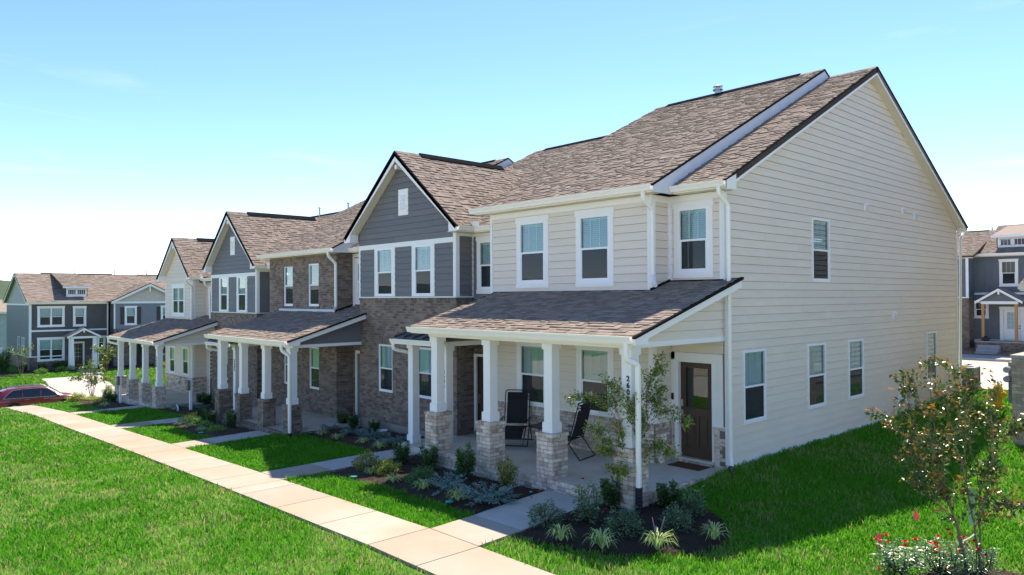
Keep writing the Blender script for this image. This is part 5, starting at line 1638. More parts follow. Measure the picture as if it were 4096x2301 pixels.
SPEC = {'holly': lambda s: sp_upright(s, M['holly'], leaf=.11, n=1500, tip=.2), 'hollyY': lambda s: sp_upright(s, M['olive'], leaf=.11, n=800, tip=.3),
        'abelia': lambda s: sp_mound(s, M['abelia'], leaf=.11, n=1100, tip=.3, gaps=.4), 'olive': lambda s: sp_mound(s, M['olive'], leaf=.11, n=1000, tip=.4, gaps=.4),
        'fern': lambda s: sp_mound(s, M['fern'], leaf=.085, n=1500, tip=.25, gaps=.5), 'juniper': lambda s: sp_juniper(s, M['juniper']),
        'liriope': lambda s: sp_liriope(s, M['liriope'], spikes=(2 if s > 8 else 0)), 'mound': lambda s: sp_mound(s, M['mound'], leaf=.075, n=1000, tip=.2),
        'gold': lambda s: sp_mound(s, M['gold'], leaf=.10, n=700, tip=.3), 'rose': lambda s: sp_mound(s, M['rose'], leaf=.085, n=1200, tip=.12, gaps=.5),
        'roseb': lambda s: sp_upright(s, M['roseb'], leaf=.085, n=760, stems=11, shoots=True, tip=.2, wob=.13),
        'roseup': lambda s: sp_upright(s, M['rose'], leaf=.10, n=700, stems=10, tip=.2, wob=.12)}
GH = 'dark hollies along the porch fronts'; GL = 'variegated tufts edging the beds'; GJ = 'blue junipers in the beds'; GR = 'rose bushes by the end porch'; GM = 'green mounds in the far bed'
P8 = 'bed before the near beige porch'
# bed of number 2608
plant('holly', -6.37, -3.54, .55, .46, 'upright dark holly between the two near front walks, beside the gray walk to 2606', 'shrub', 'holly', GH)
plant('holly', -5.34, -3.47, .53, .52, 'bronze tipped dark holly at the foot of the leftmost near brick pier', 'shrub', 'holly', GH)
plant('holly', -3.90, -3.63, .68, .54, 'dark holly with pale upright shoots before the second whitewashed pier', 'shrub', 'holly', GH)
plant('hollyY', -2.70, -3.56, .58, .50, 'yellow green upright shrub before the third whitewashed pier', 'shrub', 'shrub', None)
plant('fern', -4.48, -4.32, .36, .60, 'low feathery green bush in the middle of the near mulch bed', 'shrub', 'bush')
plant('abelia', -5.79, -4.30, .36, .55, 'yellow green leafy bush near the gray walk to 2606', 'shrub', 'bush')
plant('olive', -6.63, -4.30, .44, .55, 'bronze olive twiggy bush right beside the gray walk to 2606', 'shrub', 'bush')
plant('juniper', -3.53, -4.38, .36, .78, 'smaller blue juniper behind the pale tuft in the near bed', 'juniper', 'juniper', GJ)
plant('juniper', -2.28, -4.38, .42, .98, 'large spreading blue juniper nearest the front walk of 2608', 'juniper', 'juniper', GJ)
for (x, y, h_, w_, l) in ((-4.02, -4.62, .22, .50, 'pale striped tuft in front of the feathery green bush'), (-2.79, -4.71, .27, .50, 'pale striped tuft beside the larger teal lid'), (-5.04, -4.64, .17, .52, 'flat striped tuft on loose straw near the gray walk'), (-6.08, -4.56, .19, .36, 'small striped tuft below the bronze olive bush'),
                         (.14, -5.02, .27, .46, 'striped tuft at the left front of the rounded rose bed'), (.81, -4.84, .31, .54, 'striped tuft with purple spikes at the front of the rose bed'), (1.44, -4.32, .34, .56, 'brightest striped tuft at the front curve of the rose bed'), (1.78, -3.33, .29, .48, 'striped tuft at the lawn end of the rounded rose bed')):
    plant('liriope', x, y, h_, w_, l, 'grass tuft', 'liriope', GL)
# rounded bed right of the walk
plant('rose', -.56, -4.62, .40, .62, 'sparse rose bush leaning over the front walk with three red blooms', 'rose bush', 'rose_bush', GR, flowers=((-.26, .10, .46, .033), (-.33, -.03, .36, .028), (.0, -.2, .24, .026)))
plant('roseup', -.02, -4.20, .62, .62, 'tallest rose bush by the walk with one red bloom on top', 'rose bush', 'rose_bush', GR, flowers=((-.20, .1, .66, .036),))
plant('holly', -.31, -3.27, .50, .52, 'dark rounded holly left of the young white crape myrtle', 'shrub', 'holly', GH)
plant('rose', .68, -4.14, .42, .66, 'broad rose bush with two red blooms in front of the crape myrtle', 'rose bush', 'rose_bush', GR, flowers=((-.22, -.18, .36, .036), (-.08, .1, .42, .03)))
plant('holly', .42, -2.62, .42, .52, 'dark holly right of the porch downspout', 'shrub', 'holly', GH)
plant('rose', 1.15, -3.43, .44, .52, 'pale tipped rose bush without blooms in the rounded bed', 'rose bush', 'rose_bush', GR)
plant('roseup', .99, -2.69, .48, .50, 'grayish rose bush without blooms beside the lawn edge', 'rose bush', 'rose_bush', GR)
# bed of number 2606
for (x, y, h_, w_, l) in ((-13.55, -.95, .40, .42, 'small dark holly at the brown brick corner by the 2604 porch'), (-12.9, -.95, .42, .46, 'middle small dark holly along the brown brick wall of 2606'), (-11.5, -1.05, .36, .42, 'small dark holly below the left window of 2606')):
    plant('holly', x, y, h_, w_, l, 'shrub', 'holly', GH)
for (x, y, h_, w_, l) in ((-13.03, -1.69, .27, .60, 'blue juniper farthest left in the 2606 bed'), (-11.49, -1.89, .30, .76, 'second blue juniper in the 2606 bed'), (-10.41, -1.84, .36, .68, 'third blue juniper in the 2606 bed'), (-8.95, -2.09, .38, .78, 'blue juniper beside the plain white porch column of 2606')):
    plant('juniper', x, y, h_, w_, l, 'juniper', 'juniper', GJ)
for (x, y, h_, w_, l) in ((-13.47, -2.45, .22, .42, 'striped tuft by the black drain at the 2604 porch corner'), (-12.14, -2.49, .22, .46, 'striped tuft second from the left in the 2606 bed'), (-11.0, -2.62, .21, .46, 'third striped tuft from the porch corner in the 2606 bed'), (-9.72, -2.53, .19, .48, 'yellowish striped tuft below the third juniper of 2606'), (-8.59, -2.72, .24, .44, 'yellowish striped tuft nearest the gray walk of 2606')):
    plant('liriope', x, y, h_, w_, l, 'grass tuft', 'liriope', GL)
# bed of number 2604
for (x, y, h_, w_, l) in ((-16.42, -3.52, .56, .46, 'dark holly before the third brown brick pier of 2604'), (-18.2, -3.5, .44, .48, 'dark holly before the leftmost brown brick pier'), (-18.95, -3.4, .42, .42, 'narrow dark holly left of the leftmost brown brick pier'), (-19.7, -3.3, .42, .48, 'dark holly behind the golden bush by the 2602 walk')):
    plant('holly', x, y, h_, w_, l, 'shrub', 'holly', GH)
for (x, y, h_, w_, l) in ((-17.29, -4.02, .27, .52, 'middle green mound in the 2604 bed'), (-15.87, -4.23, .26, .55, 'green mound nearest the walk of 2604'), (-18.4, -3.92, .28, .5, 'green mound behind the other two in the 2604 bed'), (-19.6, -3.95, .24, .46, 'green mound left of the golden bush')):
    plant('mound', x, y, h_, w_, l, 'shrub', 'green_mound', GM)
plant('gold', -19.0, -3.9, .38, .5, 'golden yellow bush in the 2604 bed', 'shrub', 'golden_bush')
for (x, y, h_, w_, l) in ((-16.45, -4.46, .18, .42, 'striped tuft among the green mounds of 2604'), (-17.67, -4.50, .2, .42, 'striped tuft below the golden bush'), (-18.71, -4.43, .17, .4, 'striped tuft leftmost in the 2604 bed')):
    plant('liriope', x, y, h_, w_, l, 'grass tuft', 'liriope', GL)
# beds of 2602 and 2600
plant('holly', -25.6, -1.2, .46, .55, 'dark holly beside the porch floor of 2600', 'shrub', 'holly', GH)
plant('holly', -24.7, -1.25, .5, .58, 'dark holly below the left window of 2602', 'shrub', 'holly', GH)
plant('holly', -23.6, -1.2, .46, .55, 'dark holly left of the small porch of 2602', 'shrub', 'holly', GH)
plant('juniper', -24.63, -2.30, .26, .9, 'blue juniper mass by the white post of 2602', 'juniper', 'juniper', GJ)
plant('juniper', -23.6, -2.1, .26, .9, 'blue juniper right of the white post of 2602', 'juniper', 'juniper', GJ)
for (x, y, h_, w_, l) in ((-25.77, -3.09, .2, .42, 'striped tuft at the corner pier of 2600'), (-24.69, -3.01, .2, .42, 'striped tuft in the middle of the 2602 bed'), (-23.73, -2.95, .18, .42, 'striped tuft near the yard sign'), (-28.4, -4.4, .26, .46, 'striped tuft at the left corner of the 2600 walk')):
    plant('liriope', x, y, h_, w_, l, 'grass tuft', 'liriope', GL)
plant('holly', -31.7, -3.45, .5, .5, 'dark holly left of the leftmost far brick pier', 'shrub', 'holly', GH)
plant('holly', -30.6, -3.5, .42, .45, 'dark holly behind the white post of 2600', 'shrub', 'holly', GH)
plant('olive', -33.5, -3.0, .7, .55, 'reddish upright bush beside the small crape myrtle at the street', 'shrub', 'bush')
for (x, y, h_, w_, l) in ((-33.1, -3.8, .24, .65, 'olive mound below the small crape myrtle'), (-30.9, -4.0, .26, .6, 'yellow green mound left of the white post of 2600'), (-32.2, -3.9, .22, .5, 'yellow green mound in the middle of the street end bed'), (-33.9, -4.3, .44, .85, 'loose olive shrub hiding the front bumper of the red car')):
    plant('abelia', x, y, h_, w_, l, 'shrub', 'bush')

# ---------------- crape myrtles
def myrtle(name, x, y, z, stems, twigs, leaf, m, bark, label, per=16, flowers=(), tipw=.25, seed=1, wob=.035, blossom=.05, ribbons=()):
    """stems: list of (points, r0, r1); twigs grow from the stems above their first fifth"""
    r = np.random.default_rng(seed)
    t = thing(name, (x, y, z), label, 'tree')
    P = []; O = []; T = []; tw = MB()
    for (pts, r0, r1) in stems:
        path = [Vector(p) for p in pts]
        fine = []
        for a, c in zip(path[:-1], path[1:]):
            for k in range(4): fine.append(a.lerp(c, k / 4) + Vector(r.normal(0, .006, 3)))
        fine.append(path[-1])
        n = len(fine)
        b = MB(); b.tube([p + Vector((x, y, z)) for p in fine], [r0 + (r1 - r0) * (i / (n - 1)) ** .8 for i in range(n)], 7)
        o = b.build('trunk', bark, t, smooth=True)
        for k in range(twigs):
            f = r.uniform(.30, 1.0); i = min(n - 2, int(f * (n - 1)))
            p0 = fine[i].lerp(fine[i + 1], f * (n - 1) - i)
            dirv = (fine[i + 1] - fine[i]).normalized()
            a = r.uniform(0, 6.28)
            side = Vector((math.cos(a), math.sin(a), 0))
            d = (dirv * r.uniform(.5, 1.1) + side * r.uniform(.35, 1.0)).normalized()
            L = r.uniform(.16, .42) * (1.15 - .5 * f)
            p1 = p0 + d * L * .55; p2 = p0 + d * L + Vector((0, 0, L * r.uniform(-.12, .25)))
            tw.tube([p0, p1, p2], [.0045, .003, .0015], 4, cap=False)
            s_ = r.uniform(.1, 1, per)
            for q in s_:
                pt = p0.lerp(p1, q * 2) if q < .5 else p1.lerp(p2, q * 2 - 1)
                P.append(np.array(pt) + r.normal(0, wob, 3)); O.append(np.array(d) + r.normal(0, .6, 3)); T.append(max(0, q - .55) * 2 * tipw * (r.random() < .6))
    o = bpy.data.objects.new('twigs', meshof(tw, bark)); COL.objects.link(o); o.parent = t
    o = bpy.data.objects.new('crown', leafmesh('crown', np.array(P), np.array(O), leaf, m, ratio=.55, droop=.5, tips=np.array(T), seed=seed)); COL.objects.link(o); o.parent = t
    for (fx, fy, fz, s_) in flowers:
        n = 34; u = r.normal(0, 1, (n, 3)); u /= np.linalg.norm(u, axis=1, keepdims=True)
        me = leafmesh('blossom', u * s_ * r.uniform(.3, 1, (n, 1)), u, s_ * .55, M['blossom'], ratio=.9, droop=0, seed=int(fx * 100 + 500))
        o = bpy.data.objects.new('blossom', me); COL.objects.link(o); o.parent = t; o.location = (fx, fy, fz)
    return t
RX, RY = .680, .733            # sideways direction of the photograph, used only to lay out the crowns
def lat(L, z, d=0.0): return (L * RX - d * RY, L * RY + d * RX, z)
rr = random.Random(5)
# white crape myrtle by the porch corner
stm = [([lat(-.04, 0), lat(-.18, .62, .03), lat(-.24, .98, .06), lat(-.30, 1.45, .1)], .016, .006),
      ([lat(0, 0), lat(-.01, .61), lat(.01, 1.36, -.05), lat(.04, 1.9, -.1)], .015, .006),
      ([lat(.06, 0, .02), lat(.06, .93, .05), lat(.07, 1.25, .1), lat(.17, 1.63, .16), lat(.24, 2.1, .2)], .018, .005),
      ([lat(.07, 1.2, .05), lat(.2, 1.5, -.05), lat(.42, 1.72, -.12), lat(.62, 1.66, -.18), lat(.80, 1.54, -.2)], .008, .003),
      ([lat(-.26, 1.2, .06), lat(-.42, 1.62, .0), lat(-.62, 1.86, -.1), lat(-.9, 1.97, -.2), lat(-1.19, 1.94, -.28)], .008, .003),
      ([lat(.17, 1.6, .12), lat(.17, 2.0, .12), lat(.24, 2.2, .1), lat(.40, 2.4, .05), lat(.44, 2.55, 0)], .007, .0025),
      ([lat(-.2, .8, .04), lat(-.42, 1.1, -.12), lat(-.62, 1.25, -.2), lat(-.78, 1.43, -.25)], .007, .003),
      ([lat(-.2, .75, .04), lat(-.4, .95, .1), lat(-.55, .98, .15)], .006, .002),
      ([lat(.06, .9, .04), lat(.22, 1.1, -.1), lat(.36, 1.1, -.2), lat(.45, 1.05, -.25)], .006, .002),
      ([lat(-.3, 1.4, .1), lat(-.38, 1.8, .15), lat(-.42, 2.1, .2)], .006, .002), ([lat(.0, 1.2), lat(-.1, 1.6, -.2), lat(-.16, 1.9, -.28)], .006, .003), ([lat(.08, 1.3, .1), lat(.3, 1.7, .22), lat(.42, 2.0, .3)], .006, .003), ([lat(-.17, .6, .03), lat(-.3, .66, -.1), lat(-.4, .72, -.2)], .005, .002)]
fl = [lat(*p) for p in ((-1.08, 1.75, -.26), (-.85, 1.99, -.16), (-.13, 1.89, -.2), (-.02, 1.86, -.28), (.06, 1.88, -.26), (-.41, 1.66, -.22), (-.36, 1.62, -.3), (-.27, 1.66, -.26), (-.24, 1.36, -.28), (.49, 1.82, -.15), (.22, 1.62, -.26), (.36, 1.62, -.2), (.34, 1.5, -.24), (.42, 2.53, .0), (.53, 2.32, -.05), (-.79, 1.42, -.26), (-.62, 1.33, -.26), (.40, 1.27, -.26), (.42, 1.10, -.26), (.36, .89, -.26), (.30, 2.02, .1), (.1, 2.04, .1), (-.36, 1.9, .1), (-.58, 1.28, -.2), (.36, 1.9, .2), (.14, 1.55, -.3))]
fl = [(x, y, z, rr.choice((.026, .035, .05, .06))) for x, y, z in fl]
myrtle('crape_myrtle', .06, -2.96, -.17, stm, 22, .060, M['myrtle'], M['bark'], 'young white flowering crape myrtle in front of the 2608 porch corner', per=15, flowers=fl, tipw=1.0, seed=4)

# taller dark crape myrtle in the right foreground
bz = G(4.81, -1.37)
base = [(-.15, -.15), (-.09, .0), (.05, .05), (.11, -.02)]
stm = [([lat(-.15, 0), lat(-.26, .52, -.02), lat(-.30, .72), lat(-.39, .96), lat(-.54, 1.31, -.05), lat(-.72, 2.0, -.1), lat(-.95, 2.75, -.12)], .024, .004),
      ([lat(-.09, 0, .1), lat(-.17, .30, .1), lat(-.28, .7, .05), lat(-.36, 1.1, .1), lat(-.42, 1.7, .2), lat(-.5, 2.4, .25), lat(-.48, 3.0, .28)], .019, .004),
      ([lat(.05, 0), lat(0, .32), lat(-.06, .62, -.03), lat(-.13, .96, -.05), lat(-.2, 1.31, -.08), lat(-.26, 2.0, -.1), lat(-.2, 2.75, -.12)], .022, .004),
      ([lat(.11, 0, .05), lat(.06, .42, .05), lat(.06, .67, .05), lat(.09, 1.11, .08), lat(.2, 1.4, .1), lat(.32, 2.0, .12), lat(.42, 2.7, .15)], .02, .004),
      ([lat(-.06, .6), lat(.0, 1.0, -.15), lat(.06, 1.5, -.25), lat(.04, 2.1, -.3), lat(.0, 2.6, -.3)], .011, .004),
      ([lat(-.3, .72), lat(-.6, 1.0, -.1), lat(-.85, 1.22, -.15), lat(-1.0, 1.5, -.2), lat(-1.1, 2.05, -.22)], .009, .003),
      ([lat(-.38, .95), lat(-.7, 1.5, .1), lat(-.95, 1.95, .15), lat(-1.28, 2.2, .2)], .008, .0025),
      ([lat(.06, .65, .05), lat(.25, .9, 0), lat(.45, 1.0, -.05), lat(.62, .98, -.08)], .006, .002),
      ([lat(.2, 1.4, .1), lat(.42, 1.9, .0), lat(.62, 2.12, -.05)], .006, .002),
      ([lat(-.4, 1.2, .1), lat(-.65, 1.8, .25), lat(-.8, 2.4, .3), lat(-.85, 2.85, .32)], .009, .003),
      ([lat(.09, 1.1, .08), lat(.1, 1.7, .3), lat(.15, 2.3, .4), lat(.18, 2.75, .42)], .009, .003), ([lat(-.2, 1.3, -.08), lat(-.42, 1.8, -.25), lat(-.62, 2.4, -.35), lat(-.6, 2.9, -.38)], .009, .003)]
T2 = myrtle('crape_myrtle', 4.81, -1.37, bz, stm, 24, .072, M['myrtled'], M['bark'], 'tall multi stemmed dark leaved crape myrtle in the right front lawn', per=13, tipw=1.3, seed=9, wob=.03)
b = MB().hexa([(x, y, z) for z in (bz + .70, bz + 1.22) for x, y in ((4.735, -1.52), (4.80, -1.45), (4.80, -1.448), (4.735, -1.518))]).build('stem_tie', mat('pale_green_tape', (.34, .55, .30), rough=.5, trans=.3), T2)
b = MB().tube([Vector((4.81, -1.37, bz)) + Vector(lat(-.26, .46, -.03)), Vector((4.81, -1.37, bz)) + Vector(lat(-.14, .53, -.05)), Vector((4.81, -1.37, bz)) + Vector(lat(-.05, .59, -.04))], .022, 6, flat=.25)
b.build('stem_tie', mat('gray_strap', (.33, .32, .34), rough=.6), T2)

# small crape myrtle at the street end of the row, and one by the gray house
tz = -1.56
stm = [([lat(a * .05, 0, 0), lat(a * .1, .5, a * .1), lat(a * .26, 1.0, -a * .12), lat(a * .4, 1.55, a * .1)], .02, .005) for a in (-1.1, -.2, .6, 1.2)]
stm += [([lat(-.2, .7), lat(-.6, .95), lat(-1.2, .93)], .01, .003), ([lat(.2, .8), lat(.55, .95), lat(.82, .85)], .01, .003), ([lat(0, .9), lat(-.1, 1.5), lat(-.05, 1.75)], .01, .004)]
myrtle('crape_myrtle', -35.0, -3.4, tz, stm, 16, .11, M['myrtle'], mat('reddish_bark', (.24, .10, .07), rough=.8), 'small open crape myrtle with reddish stems at the street end of the row', per=8, tipw=.5, seed=21, wob=.05)
stm = [([lat(a * .1, 0, 0), lat(a * .2, .7, a * .1), lat(a * .5, 1.5, -a * .2), lat(a * .8, 2.1, a * .2)], .025, .006) for a in (-1, -.3, .4, 1)]
myrtle('crape_myrtle', -61.6, -2.3, G(-61.6, -2.3), stm, 10, .15, M['myrtle'], M['bark'], 'thin bronze sapling at the corner of the dark gray house', per=7, tipw=.9, seed=23, wob=.08)
myrtle('crape_myrtle', -59.8, 3.3, G(-59.8, 3.3), stm, 12, .16, M['myrtle'], M['bark'], 'golden green sapling before the entry porch of the gray house', per=9, tipw=1.2, seed=27, wob=.09)

# red rose bushes in the right foreground
BLOOMS = [(-1.57, .42), (-1.40, .37), (-1.33, .40), (-1.15, .31), (-1.11, .35), (-1.0, .40), (-.81, .41), (-.71, .39), (-.75, .33), (-.68, .33), (-.59, .44), (-.53, .57), (-.44, .48), (-.31, .49), (-.22, .47), (-.31, .40), (-.13, .33), (-.27, .24), (-.43, .16), (-.66, .23), (-.57, .08), (-1.24, .17), (-.01, .25), (-1.42, -.06), (-1.2, -.08)]
def foreground_rose(L, w, hh, label, lo, hi):
    o = Vector(lat(L, 0, -.15)); x, y = 4.81 + o.x, -1.37 + o.y
    f = []
    for (l, z) in BLOOMS:
        if lo <= l < hi:
            q = Vector(lat(l - L, 0, rr.uniform(-.12, .12))); f.append((q.x, q.y, z + .05, rr.uniform(.036, .052)))
    plant('roseb', x, y, hh, w, label, 'rose bush', 'rose_bush', 'red rose bushes in the right foreground', flowers=f)
foreground_rose(-1.22, .85, .42, 'left red rose bush below the tall crape myrtle, beside a pink flag', -2, -.88)
foreground_rose(-.62, .80, .46, 'middle red rose bush below the tall crape myrtle', -.88, -.36)
foreground_rose(-.15, .66, .44, 'red rose bush growing right against the crape myrtle stems', -.36, .5)

# ---------------- marker flags and other small yard things
M['pink'] = mat('pink_flag', (.92, .16, .22), rough=.5, trans=.4)
M['yflag'] = mat('yellow_flag', (.9, .55, .02), rough=.5, trans=.4)
def flag(x, y, pts, m, label, hh=.3):
    z = G(x, y); t = thing('marker_flag', (x, y, z), label, 'flag', 'marker flags in the lawn')
    MB().tube([(x, y, z - .03), (x, y, z + hh)], .003, 5).build('wire', M['steel'], t)
    P = [Vector((x, y, z)) + Vector(lat(u, v)) for u, v in pts]
    b = MB(); b.prism(P, Vector((-RY, RX, 0)) * .003); b.build('flag_cloth', m, t)
flag(3.56, -.10, [(0, .24), (-.025, .10), (.05, .045), (.075, .08), (.07, .13)], M['pink'], 'pink diamond shaped marker flag on the sunlit lawn edge', .25)
flag(3.68, -1.95, [(-.02, .36), (.04, .35), (.055, .15), (.0, .14)], M['pink'], 'pink upright strip flag beside the left red rose bush', .36)
flag(1.55, 14.9, [(0, .35), (.04, .24), (.06, .12), (-.02, .12)], M['yflag'], 'yellow marker flag on the lawn edge near the hydrant', .3)
flag(.95, 15.6, [(0, .32), (.05, .25), (.04, .12), (-.02, .14)], M['yflag'], 'yellow marker flag by the rear lane left of the hydrant', .3)
def lid(x, y, r, label):
    z = G(x, y) + .05; t = thing('valve_lid', (x, y, z), label, 'lid', 'teal lids in the beds')
    MB().lathe([(r, 0), (r, .012), (r * .9, .018), (r * .3, .02)], 16, (x, y, z)).build('lid', M['teal'], t)
lid(-2.81, -4.90, .075, 'teal valve lid in front of the pale tuft of the near bed'); lid(-6.15, -4.93, .08, 'teal valve lid at the grass edge by the gray walk'); lid(-15.95, -4.66, .09, 'teal valve lid before the rightmost green mound of the 2604 bed'); lid(-12.86, -2.50, .07, 'teal valve lid among the striped tufts of the 2606 bed')
def pebbles():
    for (x, y, m, l) in ((-3.05, -3.42, (.10, .42, .72), 'tiny light blue plastic scrap on the mulch by the porch edging'), (-2.85, -3.40, (.75, .35, .02), 'tiny orange plastic scrap on the mulch by the porch edging'), (-1.98, -3.6, (.25, .5, .75), 'tiny pale blue scrap on the mulch beside the front walk')):
        z = G(x, y) + .05
        o = MB().hexa([(x - .03, y - .012, z), (x + .03, y - .015, z), (x + .028, y + .015, z), (x - .03, y + .012, z), (x - .02, y - .008, z + .012), (x + .02, y - .01, z + .014), (x + .02, y + .01, z + .014), (x - .02, y + .008, z + .012)]).build('plastic_scrap', mat('scrap_%d' % int(m[0] * 100), m, rough=.4), None)
        tag(o, l, 'litter')
pebbles()
z = G(-11.2, -.95) + .03
t = thing('splash_pan', (-11.2, -.95, z), 'white splash pan on the mulch below the right window of 2606', 'pan')
MB().lathe([(.14, 0), (.17, .05), (.16, .05), (.13, .012)], 18, (-11.2, -.95, z)).build('pan', M['vinyl'], t)

def post_sign(x, y, label, box=True):
    z = G(x, y); t = thing('utility_post', (x, y, z), label, 'post', 'white posts with olive boxes')
    MB().box(x - .045, x + .045, y - .045, y + .045, z - .1, z + 1.30).build('post', M['white'], t)
    MB().box(x - .05, x + .05, y - .05, y + .05, z + 1.30, z + 1.32).build('post_cap', M['white'], t)
    q = MB().box(x - .10, x + .10, y - .145, y - .048, z + .86, z + 1.27).build('sign_box', M['signbox'], t)
    MB().box(x - .05, x + .05, y - .150, y - .146, z + 1.06, z + 1.09).build('box_plate', mat('pale_plate', (.5, .48, .40)), q)
post_sign(-23.13, -2.51, 'white post with olive box in the bed of 2602'); post_sign(-29.90, -3.37, 'white post with olive box in the bed of 2600 at the street end')
z = G(-23.3, -2.95)
t = thing('yard_sign', (-23.3, -2.95, z), 'small tilted blue and green yard sign at the foot of a white post', 'sign')
MB().tube([(-23.3, -2.95, z - .1), (-23.3, -2.95, z + .2)], .006, 5).build('stake', M['steel'], t)
sp_ = MB(); sp_.hexa([(-23.45, -2.97, z + .06), (-23.15, -2.98, z + .02), (-23.15, -2.96, z + .02), (-23.45, -2.95, z + .06), (-23.42, -3.0, z + .30), (-23.12, -3.01, z + .26), (-23.12, -2.99, z + .26), (-23.42, -2.98, z + .30)]).build('sign_panel', M['vinyl'], t)
MB().hexa([(-23.44, -2.975, z + .08), (-23.30, -2.978, z + .06), (-23.30, -2.971, z + .06), (-23.44, -2.969, z + .08), (-23.42, -3.003, z + .26), (-23.29, -3.006, z + .24), (-23.29, -2.999, z + .24), (-23.42, -2.997, z + .26)]).build('print_patch', mat('navy_print', (.02, .05, .18)), t)
MB().hexa([(-23.28, -2.979, z + .05), (-23.17, -2.982, z + .03), (-23.17, -2.976, z + .03), (-23.28, -2.974, z + .05), (-23.27, -2.995, z + .14), (-23.16, -2.998, z + .12), (-23.16, -2.992, z + .12), (-23.27, -2.99, z + .14)]).build('print_patch', mat('green_print', (.15, .42, .08)), t)
z = G(-28.73, -2.9) + .0
t = thing('yard_sign', (-28.9, -3.3, z), 'small blue octagonal security sign on a stake before the far porch', 'sign')
MB().tube([(-28.9, -3.3, z - .1), (-28.9, -3.3, z + .42)], .008, 6).build('stake', M['vinyl'], t)
MB().prism([(-28.9 + .11 * math.cos(R(22.5 + 45 * k)), -3.315, z + .52 + .13 * math.sin(R(22.5 + 45 * k))) for k in range(8)], (0, .01, 0)).build('sign_panel', mat('security_blue', (.03, .16, .52), rough=.4), t)
MB().box(-28.99, -28.81, -3.322, -3.316, z + .49, z + .55).build('sign_stripe', M['vinyl'], t)

# ---------------- porch furniture
def lounge_chair(x, y, rot, label, back=R(74)):
    """folding zero-gravity chair, facing -Y before rotation"""
    t = thing('lounge_chair', (x, y, 0), label, 'chair', 'folding chairs on the near porch')
    m = M['blackmetal']
    def part(name, b, mm=m):
        me = meshof(b, mm, smooth=False); o = bpy.data.objects.new(name, me); COL.objects.link(o); o.parent = t; return o
    w = .30
    cb, sb = math.cos(back), math.sin(back)
    bk = lambda q: (0, .12 + cb * q, .40 + sb * q)
    P0, P1 = bk(0), bk(.86)
    b = MB()
    top = bend([(-w, P0[1], P0[2]), (-w, P1[1], P1[2]), (w, P1[1], P1[2]), (w, P0[1], P0[2])], .07)
    b.tube(top, .014, 8)
    part('back_frame', b)
    b = MB(); b.tube(bend([(-w, .12, .40), (-w, -.40, .46), (-w, -.78, .24), (w, -.78, .24), (w, -.40, .46), (w, .12, .40)], .06), .014, 8); part('seat_frame', b)
    b = MB(); n = 10
    for k in range(n):
        a, c = bk(.05 + .76 * k / n), bk(.05 + .76 * (k + 1) / n)
        sg = lambda q: .018 * math.sin(q / n * math.pi)
        b.hexa([(-w + .045, a[1] + sg(k), a[2]), (w - .045, a[1] + sg(k), a[2]), (w - .045, a[1] + sg(k) + .006, a[2]), (-w + .045, a[1] + sg(k) + .006, a[2]), (-w + .045, c[1] + sg(k + 1), c[2]), (w - .045, c[1] + sg(k + 1), c[2]), (w - .045, c[1] + sg(k + 1) + .006, c[2]), (-w + .045, c[1] + sg(k + 1) + .006, c[2])])
    part('backrest', b, M['mesh'])
    b = MB()
    pr = [(.12, .39), (-.10, .37), (-.40, .44), (-.60, .35), (-.77, .25)]
    for (ya, za), (yb, zb) in zip(pr[:-1], pr[1:]):
        b.hexa([(-w + .045, ya, za), (w - .045, ya, za), (w - .045, yb, zb), (-w + .045, yb, zb), (-w + .045, ya, za + .006), (w - .045, ya, za + .006), (w - .045, yb, zb + .006), (-w + .045, yb, zb + .006)])
    part('seat', b, M['mesh'])
    b = MB()
    for s in (-1, 1):
        for k in range(13):
            a, c = bk(.08 + .055 * k), bk(.08 + .055 * k + .045)
            b.tube([(s * w, a[1], a[2]), (s * (w - .05), c[1] + .004, c[2])], .0055, 4)
    part('lacing', b, M['vinyl'])
    b = MB(); b.tube(bk_ := [(-w + .06, bk(.72)[1] - .02, bk(.72)[2]), (w - .06, bk(.72)[1] - .02, bk(.72)[2])], .04, 8, flat=1.0); part('headrest', b, M['mesh'])
    for s in (-1, 1):
        b = MB(); xx = s * (w + .035)
        b.tube(bend([(xx, -.42, .0), (xx, .02, .56), (xx, .10, .58)], .04), .013, 7); part('leg', b)
        b = MB(); b.tube(bend([(xx, .40, .0), (xx, .05, .42), (xx, -.12, .56)], .04), .013, 7); part('leg', b)
        b = MB(); b.hexa([(xx - .028, -.30, .575), (xx + .028, -.30, .575), (xx + .028, .16, .585), (xx - .028, .16, .585), (xx - .024, -.29, .60), (xx + .024, -.29, .60), (xx + .024, .15, .61), (xx - .024, .15, .61)]); part('armrest', b)
    b = MB(); b.tube([(-w - .035, -.42, .013), (w + .035, -.42, .013)], .013, 7); part('foot_bar', b)
    b = MB(); b.tube([(-w - .035, .40, .013), (w + .035, .40, .013)], .013, 7); part('foot_bar', b)
    t.rotation_euler = (0, 0, rot); return t
lounge_chair(-4.95, -1.20, R(38), 'black folding lounge chair left of the small table, turned to face the street')
lounge_chair(-3.02, -1.32, R(-78), 'black folding lounge chair right of the small table, seen from its side')
t = thing('side_table', (-4.22, -1.10, 0), 'small black wire side table between the two lounge chairs', 'table')
b = MB(); b.box(-4.48, -3.96, -1.34, -.86, .47, .485); b.tube([(-4.48, -1.34, .478), (-3.96, -1.34, .478), (-3.96, -.86, .478), (-4.48, -.86, .478), (-4.48, -1.34, .478)], .009, 6); b.build('table_top', M['blackmetal'], t)
for (a, c) in ((-4.46, -1.32), (-3.98, -1.32), (-3.98, -.88), (-4.46, -.88)):
    MB().tube([(a, c, .47), (a + (-.09 if a < -4.2 else .09), c + (-.05 if c < -1.1 else .05), 0)], .007, 6).build('leg', M['blackmetal'], t)
